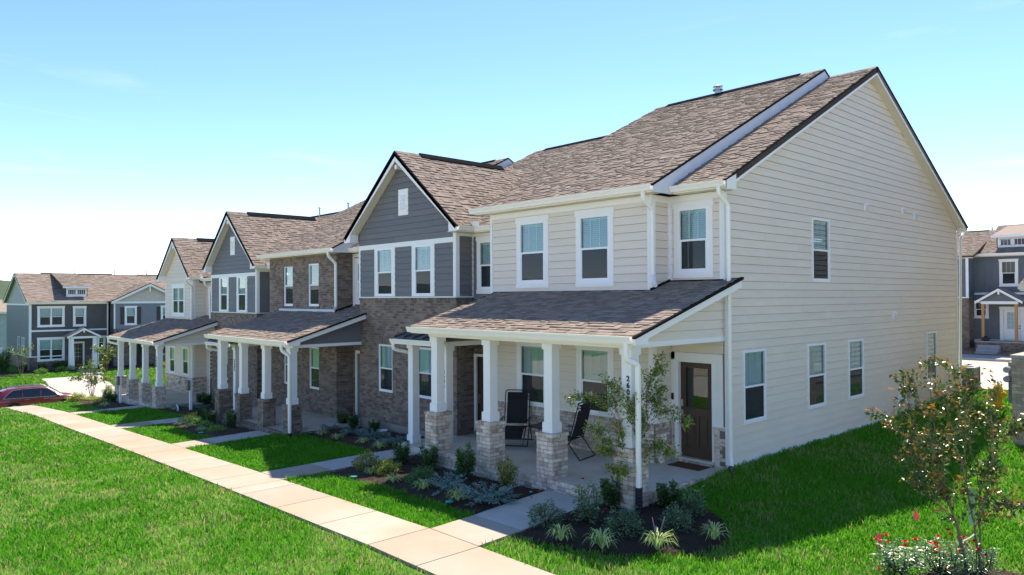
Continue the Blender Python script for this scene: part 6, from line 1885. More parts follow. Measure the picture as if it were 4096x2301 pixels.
t = thing('bowl', (-4.10, -1.05, .486), 'dark bowl standing on the small side table', 'bowl')
MB().lathe([(.05, 0), (.115, .05), (.135, .085), (.125, .085), (.10, .05), (.03, .015)], 18, (-4.10, -1.05, .486)).build('bowl', mat('dark_bowl', (.02, .025, .02), rough=.3), t, smooth=True)
t = thing('doormat', (-.68, -.28, 0), 'brown coir doormat in front of the 2608 door', 'doormat')
MB().hexa([(-1.06, -.53, .002), (-.30, -.53, .002), (-.30, -.10, .002), (-1.06, -.10, .002), (-1.055, -.525, .016), (-.305, -.525, .016), (-.305, -.105, .016), (-1.055, -.105, .016)]).build('mat', M['coir'], t)

# ---------------- hydrant, air conditioners
M['hydrant'] = mat('hydrant_yellow', (.80, .43, .01), rough=.4, nscale=8, namt=.1)
def hydrant(x, y):
    z = G(x, y); t = thing('fire_hydrant', (x, y, z), 'yellow fire hydrant on the rear lawn edge between the end house and the brick pier', 'hydrant')
    p = lambda n, prof, q=16, m=M['hydrant']: MB().lathe(prof, q, (x, y, z)).build(n, m, t, smooth=False)
    p('base_flange', [(.17, -.05), (.17, .06), (.11, .08)]); p('barrel', [(.11, .06), (.10, .45), (.17, .46), (.17, .50), (.12, .51)])
    p('bonnet', [(.13, .50), (.135, .56), (.11, .64), (.075, .69), (.05, .71)]); p('nut', [(.03, .71), (.03, .77)], 5, mat('white_cap', (.8, .8, .8)))
    MB().lathe([(.032, .77), (.032, .79)], 6, (x, y, z)).build('nut_ring', mat('red_ring', (.4, .03, .03)), t)
    for (dx, dy, r_) in ((.68, .73, .055), (-.68, -.73, .055), (.73, -.68, .075)):
        MB().tube([(x, y, z + .40), (x + dx * .20, y + dy * .20, z + .40)], [r_, r_], 12).tube([(x + dx * .17, y + dy * .17, z + .40), (x + dx * .23, y + dy * .23, z + .40)], [r_ + .02, r_ + .02], 8).build('outlet_cap', M['hydrant'], t)
hydrant(1.70, 12.55)
def ac(x, y, label):
    z = G(x, y); t = thing('air_conditioner', (x, y, z), label, 'air conditioner', 'air conditioners behind the end house')
    m = mat('gray_ac_case', (.20, .20, .195), rough=.5)
    MB().box(x - .40, x + .40, y - .40, y + .40, z - .05, z + .06).build('pad', M['concrete'], t)
    MB().box(x - .34, x + .34, y - .34, y + .34, z + .06, z + .72).build('case', m, t)
    for sx, sy in ((-1, -1), (1, -1), (1, 1), (-1, 1)): MB().box(x + sx * .35 - .02, x + sx * .35 + .02, y + sy * .35 - .02, y + sy * .35 + .02, z + .06, z + .76).build('corner_post', m, t)
    b = MB()
    for k in range(16): b.box(x - .352, x + .352, y - .352, y + .352, z + .09 + k * .04, z + .105 + k * .04)
    b.build('louvre', m, t)
    MB().box(x - .36, x + .36, y - .36, y + .36, z + .72, z + .755).build('top_panel', mat('pale_ac_top', (.55, .57, .6), rough=.4), t)
    MB().lathe([(.28, .756), (.28, .765), (.05, .775)], 20, (x, y, z)).build('fan_guard', M['blackmetal'], t)
ac(.05, 15.35, 'gray air conditioner behind the rear corner of the beige end house')
# ------------------------------------------------------------------ red car
def car():
    ox, oy, oz = -49.0, -3.38, G(-49, -3.4)
    t = thing('parked_car', (ox, oy, oz), 'dark red crossover parked on the street beyond the sidewalk', 'car')
    red = mat('dark_red_paint', (.20, .008, .012), rough=.22, nscale=2, namt=.04, coat=1.0, spec=.6)
    chrome = mat('chrome', (.75, .76, .78), rough=.15, metal=1.0)
    tyre = mat('tyre_rubber', (.015, .015, .015), rough=.8)
    plast = mat('black_plastic', (.02, .02, .021), rough=.6)
    # s along the car (rear -2.37 .. front +2.36) maps to +Y; w half width
    ST = [  # s, w, z_low, z_belt, z_top, roof half width
        (-2.37, .78, .55, .92, .95, .70), (-2.30, .86, .42, .98, 1.12, .68), (-2.05, .92, .36, 1.03, 1.52, .62), (-1.6, .945, .34, 1.03, 1.63, .62), (-.9, .95, .30, 1.01, 1.68, .64), (-.1, .95, .28, 1.00, 1.69, .65),
        (.45, .95, .28, .99, 1.63, .64), (.85, .95, .28, .985, 1.42, .64), (1.20, .945, .30, .98, 1.12, .68), (1.45, .94, .32, .96, 1.06, .74), (1.85, .92, .34, .90, .99, .72), (2.15, .88, .36, .82, .90, .66), (2.30, .80, .40, .70, .78, .58), (2.36, .70, .46, .60, .64, .50)]
    def prof(q):
        s, w, zl, zb, zt, rw = q
        return [(w * .90, zl), (w * .985, zl + .12), (w, (zl + zb) / 2 + .02), (w * .985, zb - .08), (w * .955, zb), (rw + (w * .955 - rw) * .12, zt - (zt - zb) * .10), (rw * .90, zt - .015), (rw * .5, zt), (0, zt + .01)]
    b = MB(); n = 9
    for q in ST:
        P = prof(q)
        for x, z in P[::1]: b.v.append((ox + x, oy + q[0], oz + z)); b.r.append(0)
        for x, z in P[-2::-1]: b.v.append((ox - x, oy + q[0], oz + z)); b.r.append(0)
    m_ = 17
    for i in range(len(ST) - 1):
        for j in range(m_ - 1): b.f.append((i * m_ + j, i * m_ + j + 1, (i + 1) * m_ + j + 1, (i + 1) * m_ + j))
    b.f.append(tuple(range(m_))); b.f.append(tuple(range((len(ST) - 1) * m_, len(ST) * m_))[::-1])
    body = b.build('body', red, t, smooth=True)
    def at(s):
        for a, c in zip(ST[:-1], ST[1:]):
            if a[0] <= s <= c[0]:
                f = (s - a[0]) / (c[0] - a[0]); return tuple(x + (y - x) * f for x, y in zip(a, c))
    def side(s, f, off=.008, sg=1):
        q = at(s); P = prof(q)
        x = P[4][0] + (P[5][0] - P[4][0]) * f; z = P[4][1] + (P[5][1] - P[4][1]) * f
        return (ox + sg * (x + off), oy + s, oz + z)
    def pane(s0, s1, f0, f1, slant0, slant1, sg, name, m, off=.008):
        k = 6; bb = MB()
        for i in range(k):
            a0, a1 = s0 + (s1 - s0) * i / k, s0 + (s1 - s0) * (i + 1) / k
            tp = lambda a: s0 + slant0 + (s1 + slant1 - s0 - slant0) * (a - s0) / (s1 - s0)
            vs = [side(a0, f0, off, sg), side(a1, f0, off, sg), side(tp(a1), f1, off, sg), side(tp(a0), f1, off, sg)]
            vi = [side(a0, f0, -.02, sg), side(a1, f0, -.02, sg), side(tp(a1), f1, -.02, sg), side(tp(a0), f1, -.02, sg)]
            bb.hexa(vi + vs)
        bb.build(name, m, t)
    dg = mat('tinted_glass', (.012, .016, .020), rough=.05, spec=.8)
    for sg in (1, -1):
        pane(-1.95, -.98, .10, .86, .42, .02, sg, 'side_window', dg); pane(-.93, .02, .08, .90, .0, .02, sg, 'side_window', dg); pane(.08, 1.12, .08, .90, .0, -.58, sg, 'side_window', dg)
        bb = MB()
        path = [side(-2.02, .04, .014, sg)] + [side(s, .04, .014, sg) for s in (-1.5, -.9, 0, .6, 1.16)] 
        bb.tube(path, .013, 6)
        bb.tube([side(-2.02, .04, .014, sg), side(-1.75, .55, .014, sg), side(-1.5, .92, .014, sg), side(-.9, .97, .014, sg), side(0, .97, .014, sg), side(.4, .95, .014, sg)], .012, 6)
        bb.build('window_trim', chrome, t)
        rb = MB(); rb.tube([(ox + sg * .60, oy - 1.85, oz + 1.58), (ox + sg * .60, oy - 1.6, oz + 1.665), (ox + sg * .62, oy - .6, oz + 1.72), (ox + sg * .62, oy + .25, oz + 1.70), (ox + sg * .61, oy + .55, oz + 1.60)], .018, 6); rb.build('roof_rail', chrome, t)
        for s in (-.85, .22):
            q = at(s); xx = q[1] * .985
            MB().tube([(ox + sg * xx, oy + s, oz + .89), (ox + sg * (xx + .035), oy + s + .03, oz + .90), (ox + sg * (xx + .035), oy + s + .20, oz + .905), (ox + sg * xx, oy + s + .23, oz + .905)], .014, 6).build('door_handle', chrome, t)
        for s in (-.95, .05, 1.02):
            q = at(s)
            P = prof(q); MB().tube([(ox + sg * (x + .002), oy + s, oz + z) for x, z in P[1:5]], .005, 4).build('door_seam', plast, t)
        mb = MB(); mb.lathe([(.02, -.07), (.085, -.05), (.10, 0), (.085, .05), (.02, .07)], 10, (ox + sg * 1.03, oy + 1.0, oz + 1.05)); mb.build('wing_mirror', red, t, smooth=True)
        MB().box(ox + sg * .92 - .03, ox + sg * .98 + .03, oy + .97, oy + 1.03, oz + .98, oz + 1.02).build('mirror_arm', plast, t)
        for s in (-1.42, 1.42):
            MB().tube([(ox + sg * .70, oy + s, oz + .36), (ox + sg * .955, oy + s, oz + .36)], [.43, .43], 28).build('wheel_arch', plast, t)
            w = MB().tube([(ox + sg * .74, oy + s, oz + .35), (ox + sg * .955, oy + s, oz + .35), (ox + sg * .965, oy + s, oz + .35)], [.355, .355, .33], 28).build('wheel', tyre, t)
            MB().tube([(ox + sg * .955, oy + s, oz + .35), (ox + sg * .975, oy + s, oz + .35)], [.25, .235], 20).build('rim', chrome, w)
        MB().hexa([(ox + sg * .93, oy - 1.0, oz + .36), (ox + sg * .975, oy - 1.0, oz + .36), (ox + sg * .975, oy + 1.0, oz + .34), (ox + sg * .93, oy + 1.0, oz + .34), (ox + sg * .93, oy - 1.0, oz + .46), (ox + sg * .96, oy - 1.0, oz + .46), (ox + sg * .96, oy + 1.0, oz + .44), (ox + sg * .93, oy + 1.0, oz + .44)]).build('sill_trim', plast, t)
        MB().hexa([(ox + sg * .66, oy + 2.16, oz + .70), (ox + sg * .90, oy + 1.90, oz + .74), (ox + sg * .91, oy + 1.92, oz + .82), (ox + sg * .62, oy + 2.27, oz + .78), (ox + sg * .64, oy + 2.14, oz + .76), (ox + sg * .86, oy + 1.84, oz + .86), (ox + sg * .87, oy + 1.86, oz + .88), (ox + sg * .60, oy + 2.20, oz + .83)]).build('headlight', mat('headlamp', (.7, .72, .75), rough=.1, spec=.8), t)
        MB().hexa([(ox + sg * .70, oy - 2.36, oz + .86), (ox + sg * .93, oy - 2.05, oz + .88), (ox + sg * .935, oy - 2.05, oz + 1.0), (ox + sg * .70, oy - 2.35, oz + 1.0), (ox + sg * .60, oy - 2.30, oz + .86), (ox + sg * .88, oy - 2.0, oz + .88), (ox + sg * .88, oy - 2.0, oz + 1.0), (ox + sg * .60, oy - 2.25, oz + 1.0)]).build('tail_light', mat('tail_red', (.6, .01, .01), rough=.15), t)
    MB().hexa([(ox - .60, oy + .56, oz + 1.62), (ox + .60, oy + .56, oz + 1.62), (ox + .72, oy + 1.22, oz + 1.14), (ox - .72, oy + 1.22, oz + 1.14), (ox - .58, oy + .57, oz + 1.645), (ox + .58, oy + .57, oz + 1.645), (ox + .70, oy + 1.24, oz + 1.155), (ox - .70, oy + 1.24, oz + 1.155)]).build('windscreen', dg, t)
    MB().hexa([(ox - .62, oy - 2.06, oz + 1.50), (ox + .62, oy - 2.06, oz + 1.50), (ox + .72, oy - 2.33, oz + 1.08), (ox - .72, oy - 2.33, oz + 1.08), (ox - .6, oy - 2.09, oz + 1.51), (ox + .6, oy - 2.09, oz + 1.51), (ox + .70, oy - 2.36, oz + 1.09), (ox - .70, oy - 2.36, oz + 1.09)]).build('rear_window', dg, t)
    MB().prism([(ox + .03, oy - 1.75, oz + 1.64), (ox + .03, oy - 1.60, oz + 1.66), (ox + .03, oy - 1.73, oz + 1.74), (ox + .03, oy - 1.78, oz + 1.72)], (-.06, 0, 0)).build('antenna_fin', red, t)
car()

# ------------------------------------------------------------------ far houses
def batten(root, fr, u0, u1, z0, z1, m, holes, step=.30):
    """sheet siding with raised battens, joined (too fine to pick apart this far away)"""
    backing(root, fr, u0, u1, z0, z1, m, holes, d0=-.1, d1=.012)
    b = MB(); n = int((u1 - u0) / step)
    for k in range(1, n):
        u = u0 + k * step
        zz = [(z0, z1)]
        for h in holes:
            if h[0] - .03 < u < h[1] + .03:
                nx = []
                for a, c in zz:
                    if h[2] > a: nx.append((a, min(c, h[2])))
                    if h[3] < c: nx.append((max(a, h[3]), c))
                zz = nx
        for a, c in zz: b.fbox(fr, u - .022, u + .022, .012, .030, a, c)
    b.build('battens', m, root, kind='stuff')
def small_porch(h, P, u0, u1, d, zb, zp, za, wallm, roofm=None):
    """gabled entry porch on a wall frame P: opening u0..u1, projecting d; zb floor, zp plate, za apex"""
    uc = (u0 + u1) / 2; o = .28
    for sg in (-1, 1):
        hw = (u1 - u0) / 2 + o
        ue = uc + sg * hw; ze = zp + .04
        A = [P.pt(ue, 0, ze), P.pt(ue, d + .2, ze), P.pt(uc, d + .2, za), P.pt(uc, 0, za)]
        b = MB(); b.prism(A, (0, 0, -.07)); b.build('porch_roof', M['shingle'], h)
        # rake
        r = MB(); r.prism([P.pt(ue, d + .2, ze - .02), P.pt(uc, d + .2, za - .02), P.pt(uc, d + .2, za - .20), P.pt(ue, d + .2, ze - .20)], P.N * .025); r.build('rake_board', M['white'], h)
        k = MB(); k.prism([P.pt(ue, d + .19, ze + .012), P.pt(uc, d + .19, za + .012), P.pt(uc, d + .19, za - .03), P.pt(ue, d + .19, ze - .03)], P.N * .05); k.build('drip_edge', M['black'], h)
    MB().prism([P.pt(u0, d - .02, zp), P.pt(u1, d - .02, zp), P.pt(uc, d - .02, za - .18)], P.N * .05).build('porch_gable', wallm, h)
    MB().fbox(P, u0, u1, d - .16, d + .04, zp - .18, zp).build('beam', M['white'], h)
    MB().fbox(P, uc - .05, uc + .05, d + .03, d + .18, za - .42, za - .16).build('gable_bracket', M['white'], h)

def gray_house():
    x = -64.0; z0 = -2.45
    h = thing('terraced_house', (x - 5, 4, z0), 'dark gray house with shed dormer across the street at the far left', 'house')
    B = Bank(h, limit=0)
    f = FS(x); ch, bg = M['charcoal'], M['bluegray']
    y0, y1 = -1.34, 4.55
    W_ = [(-.68, 1.07, 1.28, 2.81, 1), (1.94, 2.71, 1.27, 2.79, 0), (-.68, 1.08, -1.60, .17, 1), (3.68, 4.22, -.76, .16, 0)]
    H = [hole(*w[:4]) for w in W_] + [(1.70, 2.56, z0 + .1, -.30)]
    batten(h, f, y0, y1, .86, 3.2, ch, H)
    backing(h, f, y0, y1, z0 - .3, .86, ch, H)
    siding(B, f, y0 + .1, y1, -1.26, .80, ch, H)
    bricks(B, f, y0, y1, z0 - .2, -1.33, DB, H + [(-.7, 1.1, -1.7, -1.3)], depth=.05)
    boards(h, f, [(y0, y1, .80, .94, 0, .04), (y0, 1.2, -1.33, -1.24, 0, .06), (3.3, y1, -1.33, -1.24, 0, .06), (y0, y0 + .12, -1.24, 3.15, 0, .045), (y1 - .1, y1, -1.3, 3.1, 0, .045), (y0, y1, 3.10, 3.2, 0, .045)], M['white'])
    for w in W_: window(h, f, *w[:4], casing=(.12, .14, .11), mull=w[4], blind=None if w[0] > 3 else 'half', grid=2)
    # gable side (towards the street corner)
    g = FX(y0)
    rx = -69.4; zr = 5.86; s = (zr - 3.30) / (rx + 63.65) * -1
    gab = lambda z: (max(-75.0, rx - (zr - .12 - z) / s), min(x, rx + (zr - .12 - z) / s))
    Wg = [(-69.3, -68.35, -1.2, .28), (-67.4, -66.0, -1.2, .28)]
    H = [hole(*w) for w in Wg]
    backing(h, g, -75.0, x, z0 - .6, 3.10, ch, H); siding(B, g, -75, x - .1, -1.26, 3.02, mat('gray_side_siding', (.20, .20, .20), rough=.6), H)
    bricks(B, g, -75, x, z0 - .6, -1.33, DB, depth=.05)
    backing(h, g, -75.0, x, 3.10, zr - .1, M['taupe'], gab=gab); siding(B, g, -75, x, 3.2, zr - .1, mat('pale_gable_siding', (.42, .40, .365), rough=.6), gab=gab)
    boards(h, g, [(-75, x, 3.02, 3.16, 0, .04), (x - .12, x, -1.24, 3.05, 0, .045), (-75, x, -1.33, -1.24, 0, .05)], M['white'])
    for w in Wg: window(h, g, *w, d=.03, blind=None, mull=1 if w[0] > -68 else 0)
    # main roof
    l = math.hypot(1, s)
    ye0, ye1 = y0 - .30, 24.0
    slab_poly([(-63.62, ye0, 3.31), (-63.62, ye1, 3.31), (rx, ye1, zr), (rx, ye0, zr)], (s / l, 0, 1 / l), .13).build('roof', M['deck'], h)
    shingles(B, (-63.62, ye0, 3.31), (0, 1, 0), (-1 / l, 0, s / l), (zr - 3.31) * l / s, lambda v: (0, ye1 - ye0 - 9), tabs=(.2, .5))
    slab_poly([(-75.2, ye0, 3.31), (-75.2, ye1, 3.31), (rx, ye1, zr), (rx, ye0, zr)], (-s / l, 0, 1 / l), .13).build('roof', M['shingle'], h)
    for a, c in ((-63.62, rx), (-75.2, rx)):
        MB().prism([(a, ye0, 3.30), (c, ye0, zr - .01), (c, ye0, zr - .22), (a, ye0, 3.08)], (0, .03, 0)).build('rake_board', M['white'], h)
        MB().prism([(a, ye0 - .02, 3.33), (c, ye0 - .02, zr + .02), (c, ye0 - .02, zr - .03), (a, ye0 - .02, 3.27)], (0, .06, 0)).build('drip_edge', M['black'], h)
    MB().box(x, -63.65, ye0, y1, 3.13, 3.16).build('soffit', M['soffit'], h)
    MB().box(-63.68, -63.645, ye0, 4.4, 3.12, 3.29).build('fascia', M['gutter'], h)
    gutter(h, (-63.645, ye0, 3.29), (-63.645, 4.4, 3.29), (1, 0, 0))
    b = MB(); b.box(rx - .16, rx + .16, .4, 6.2, zr - .06, zr + .06); b.box(rx - .16, rx + .16, 8.4, 14, zr - .06, zr + .06); b.build('ridge_vent', M['black'], h)
    # shed dormer
    zf = 3.72; xf = -64.55
    dz = lambda xx: 4.66 + (-xx + xf) * .255
    W2 = [(1.52, 2.16, 3.90, 4.38), (2.24, 2.90, 3.90, 4.38)]
    F2 = FS(xf)
    b = MB().fbox(F2, 1.36, 3.04, -.1, 0, zf - .1, 4.62); b.build('dormer_front', M['white'], h)
    for w in W2:
        ww = MB(); fw = .04
        for (a, c, e, q) in ((w[0], w[0] + fw, w[2], w[3]), (w[1] - fw, w[1], w[2], w[3]), (w[0], w[1], w[3] - fw, w[3]), (w[0], w[1], w[2], w[2] + fw)): ww.fbox(F2, a, c, 0, .035, e, q)
        ww = ww.build('dormer_window', M['vinyl'], h)
        MB().fbox(F2, w[0] + fw, w[1] - fw, .004, .012, w[2] + fw, w[3] - fw).build('pane', mat('dark_dormer_glass', (.03, .036, .042), rough=.05, spec=.8), ww)
        for k in (1, 2, 3): MB().fbox(F2, w[0] + (w[1] - w[0]) * k / 4 - .012, w[0] + (w[1] - w[0]) * k / 4 + .012, .012, .022, w[2] + fw, w[3] - fw).build('muntin', M['vinyl'], ww)
    for yy in (1.36, 3.04):
        MB().prism([(xf, yy, zf - .05), (xf, yy, 4.62), (-68.9, yy, dz(-68.9) - .1)], (0, .05 if yy < 2 else -.05, 0)).build('dormer_cheek', ch, h)
    MB().prism([(xf + .30, 1.12, 4.64), (-69.3, 1.12, 5.87), (-69.3, 1.12, 5.80), (xf + .30, 1.12, 4.52)], (0, 2.16, 0)).build('dormer_roof', M['deck'], h)
    ld = math.hypot(1, .255)
    shingles(B, (xf + .31, 1.12, 4.645), (0, 1, 0), (-1 / ld, 0, .253 / ld), 5.1, lambda v: (0, 2.16), tabs=(.2, .5))
    MB().box(xf + .29, xf + .32, 1.10, 3.30, 4.48, 4.63).build('fascia', M['white'], h)
    MB().box(xf, xf + .03, 1.30, 3.10, zf - .12, zf + .02).build('dormer_sill', M['white'], h)
    # entry porch
    small_porch(h, f, 1.35, 3.35, 1.35, z0, .36, 1.10, ch)
    MB().fbox(f, 1.2, 3.5, 0, 1.5, z0 - .2, z0 + .06).build('porch_floor', M['concrete'], h)
    for u in (1.48, 3.20):
        b = MB(); cx = x + 1.22
        b.hexa([(cx - .20, u - .20, z0), (cx + .20, u - .20, z0), (cx + .20, u + .20, z0), (cx - .20, u + .20, z0), (cx - .12, u - .12, .20), (cx + .12, u - .12, .20), (cx + .12, u + .12, .20), (cx - .12, u + .12, .20)])
        b.build('column', M['white'], h)
        downspout(h, [(cx + .25, u - .26 if u < 2 else u + .30, .30), (cx + .2, u - .22 if u < 2 else u + .26, .1), (cx + .1, u - .22 if u < 2 else u + .26, z0 + .4), (cx + .3, u - .40 if u < 2 else u + .46, z0 + .12)], .05)
    boards(h, f, [(1.56, 1.70, z0 + .06, -.30, 0, .05), (2.56, 2.70, z0 + .06, -.30, 0, .05), (1.56, 2.70, -.30, -.14, 0, .05)], M['white'], 'door_casing')
    d = MB().fbox(f, 1.70, 2.56, -.08, -.03, z0 + .08, -.30).build('front_door', M['door'], h)
    MB().fbox(f, 1.84, 2.42, -.03, -.02, -1.75, -.45).build('pane', mat('dark_dormer_glass', (.03, .036, .042), rough=.05), d)
    for k in range(1, 4): MB().fbox(f, 1.84, 2.42, -.02, -.012, -1.75 + .325 * k - .012, -1.75 + .325 * k + .012).build('muntin', M['cream'], d)
    for k in range(1, 3): MB().fbox(f, 1.84 + .193 * k - .012, 1.84 + .193 * k + .012, -.02, -.012, -1.75, -.45).build('muntin', M['cream'], d)
    digits(h, '2601', x + 1.40, 3.18, -.42, .16, .20, axis='y')
    # projecting blue-gray bay with the cream gable
    xb = -62.9; F3 = FS(xb); ya, yb = 4.72, 10.55; uc = 7.62
    W3 = [(5.70, 6.48, 1.28, 2.78, 0), (8.72, 9.5, 1.28, 2.78, 0)]
    H = [hole(*w[:4]) for w in W3]
    backing(h, F3, ya, yb, .8, 3.25, bg, H); siding(B, F3, ya + .1, yb - .1, .9, 3.10, bg, H)
    for w in W3:
        window(h, F3, *w[:4], casing=(.11, .12, .10), blind='half')
        for a in (w[0] - .46, w[1] + .12): MB().fbox(F3, a, a + .34, .02, .05, w[2], w[3] + .02).build('shutter', M['shutter'], h)
    boards(h, F3, [(ya, ya + .12, .9, 3.15, 0, .045), (yb - .12, yb, .9, 3.15, 0, .045), (ya - .1, yb + .1, 3.12, 3.30, 0, .06)], M['white'])
    sg_ = .50; za = 4.92
    gab2 = lambda z: (max(ya - .3, uc - (za - .1 - z) / sg_), min(yb + .3, uc + (za - .1 - z) / sg_))
    backing(h, F3, ya - .3, yb + .3, 3.3, za - .12, M['cream'], gab=gab2)
    siding(B, F3, ya - .3, yb + .3, 3.3, za - .15, M['cream'], gab=gab2, ex=.13, run=.16, name='wall_shingle')
    hw = (za - 3.33) / sg_
    for q in (-1, 1):
        ue = uc + q * hw
        MB().prism([(xb + .35, ue, 3.33), (xb + .35, uc, za), (-67.5, uc, za), (-64.1, ue, 3.33)], (0, 0, -.1)).build('bay_roof', M['deck'], h)
        MB().prism([(xb + .35, ue, 3.32), (xb + .35, uc, za - .01), (xb + .35, uc, za - .24), (xb + .35, ue, 3.08)], (.03, 0, 0)).build('rake_board', M['white'], h)
        MB().prism([(xb + .33, ue, 3.36), (xb + .33, uc, za + .03), (xb + .33, uc, za - .03), (xb + .33, ue, 3.29)], (.07, 0, 0)).build('drip_edge', M['black'], h)
        lq = math.hypot(1, sg_)
        shingles(B, (xb + .36, ue, 3.335), (-1, 0, 0), (0, -q / lq, sg_ / lq), hw * lq, lambda v: (0, 1.3 + v * 1.0), tabs=(.2, .5))
    MB().box(xb + .02, xb + .33, uc - .05, uc + .05, za - .75, za - .25).build('gable_bracket', M['white'], h)
    MB().box(-64.0, xb, ya - .03, ya + .05, z0 - .3, 3.3).build('wall', ch, h)
    MB().box(-64.0, xb, yb - .05, yb + .03, z0 - .3, 3.3).build('wall', bg, h)
    backing(h, F3, ya, yb, z0 - .4, .8, M['dmortar'], [(6.55, 7.45, z0 + .1, -.2), (8.3, 10.0, -1.6, .2)], d1=-.012)
    bricks(B, F3, ya, yb, z0 - .2, .55, DB, [(6.55, 7.45, z0 + .1, -.2), (8.3, 10.0, -1.6, .2)], depth=.05)
    window(h, F3, 8.35, 9.95, -1.6, .15, mull=1, blind='half', d=-.02)
    boards(h, F3, [(6.43, 6.55, z0, -.2, 0, .05), (7.45, 7.57, z0, -.2, 0, .05), (6.43, 7.57, -.2, -.05, 0, .05)], M['white'], 'door_casing')
    d = MB().fbox(F3, 6.55, 7.45, -.08, -.03, z0 + .08, -.2).build('front_door', mat('dark_front_door', (.03, .026, .022), rough=.4), h)
    for a, c, e, q in ((6.72, 6.98, -1.5, -.35), (7.02, 7.28, -1.5, -.35)): MB().fbox(F3, a, c, -.03, -.02, e, q).build('pane', M['lowpane'], d)
    # skirt roof over the bay's ground floor, on white columns
    MB().prism([(xb + 1.6, ya + .2, .30), (xb, ya + .2, .86), (xb, ya + .2, .76), (xb + 1.6, ya + .2, .2)], (0, 5.2, 0)).build('skirt_roof', M['deck'], h)
    ls = math.hypot(1.6, .56)
    shingles(B, (xb + 1.62, ya + .2, .31), (0, 1, 0), (-1.6 / ls, 0, .56 / ls), ls, lambda v: (0, 5.2), tabs=(.2, .5))
    MB().box(xb + 1.56, xb + 1.62, ya + .2, ya + 5.4, .08, .29).build('fascia', M['white'], h)
    for u in (5.9, 8.0): MB().box(xb + 1.25, xb + 1.50, u - .12, u + .12, z0, .12).build('column', M['white'], h)
    # the long run of the building that continues behind the row
    backing(h, f, yb, 23.5, z0 - .3, 3.2, bg); siding(B, f, yb, 14, -1.3, 3.1, bg)
    MB().box(-75, -74.9, y0, 23.5, z0 - 1, 3.2).build('wall', ch, h)
    MB().box(-75, x, 23.4, 23.5, z0 - 1, 3.2).build('wall', ch, h)
    for (yy, hh) in ((3.2, .75), (6.55, .7), (9.45, .7)): vent_pipe(h, -69.9, yy, 5.6, hh)
    z = G(-61.9, 3.9)
    B.finish()
gray_house()
post_x = ((-60.6, 4.6, 'white post with dark box before the entry porch of the dark gray house'), (-61.2, 8.6, 'white post with dark box before the blue gray bay'))
for (px_, py_, lb) in post_x: post_sign(px_, py_, lb)

def pale_house():
    h = thing('terraced_house', (-88, -4, -3), 'pale blue gray house cut off by the left edge of the photograph', 'house')
    B = Bank(h, limit=0)
    x = -84.0; f = FS(x); g = FX(-.7)
    m = mat('pale_blue_siding', (.47, .49, .51), rough=.6)
    backing(h, f, -14, .4, -4, 2.35, m); siding(B, f, -8, .4, -3.6, 2.3, m)
    backing(h, FB(.4), -96, x, -4, 2.35, m)
    MB().box(-96, x, -14.1, -14, -4, 2.3).build('wall', m, h)
    s = .42; l = math.hypot(1, s)
    slab_poly([(x + .4, -14.3, 2.25), (x + .4, .65, 2.25), (-87.4, .65, 3.5), (-87.4, -14.3, 3.5)], (s / l, 0, 1 / l), .12).build('roof', M['shingle'], h)
    slab_poly([(-91.2, -14.3, 2.25), (-91.2, .65, 2.25), (-87.4, .65, 3.5), (-87.4, -14.3, 3.5)], (-s / l, 0, 1 / l), .12).build('roof', M['shingle'], h)
    MB().box(x + .38, x + .42, -14.3, .65, 2.05, 2.24).build('fascia', M['white'], h)
    q = MB(); q.prism([(x + .42, .66, 2.23), (-87.4, .66, 3.49), (-87.4, .66, 3.25), (x + .42, .66, 2.0)], (0, .03, 0)); q.build('rake_board', M['white'], h)
    B.finish()
pale_house()
t = thing('vinyl_fence', (-76, -1.6, -2.6), 'white vinyl fence end beside the dark gray house', 'fence')
MB().box(-78, -75.2, -1.75, -1.68, -2.8, -1.2).build('fence_panel', M['vinyl'], t); MB().box(-75.2, -75.02, -1.82, -1.62, -2.8, -1.0).build('post', M['vinyl'], t)

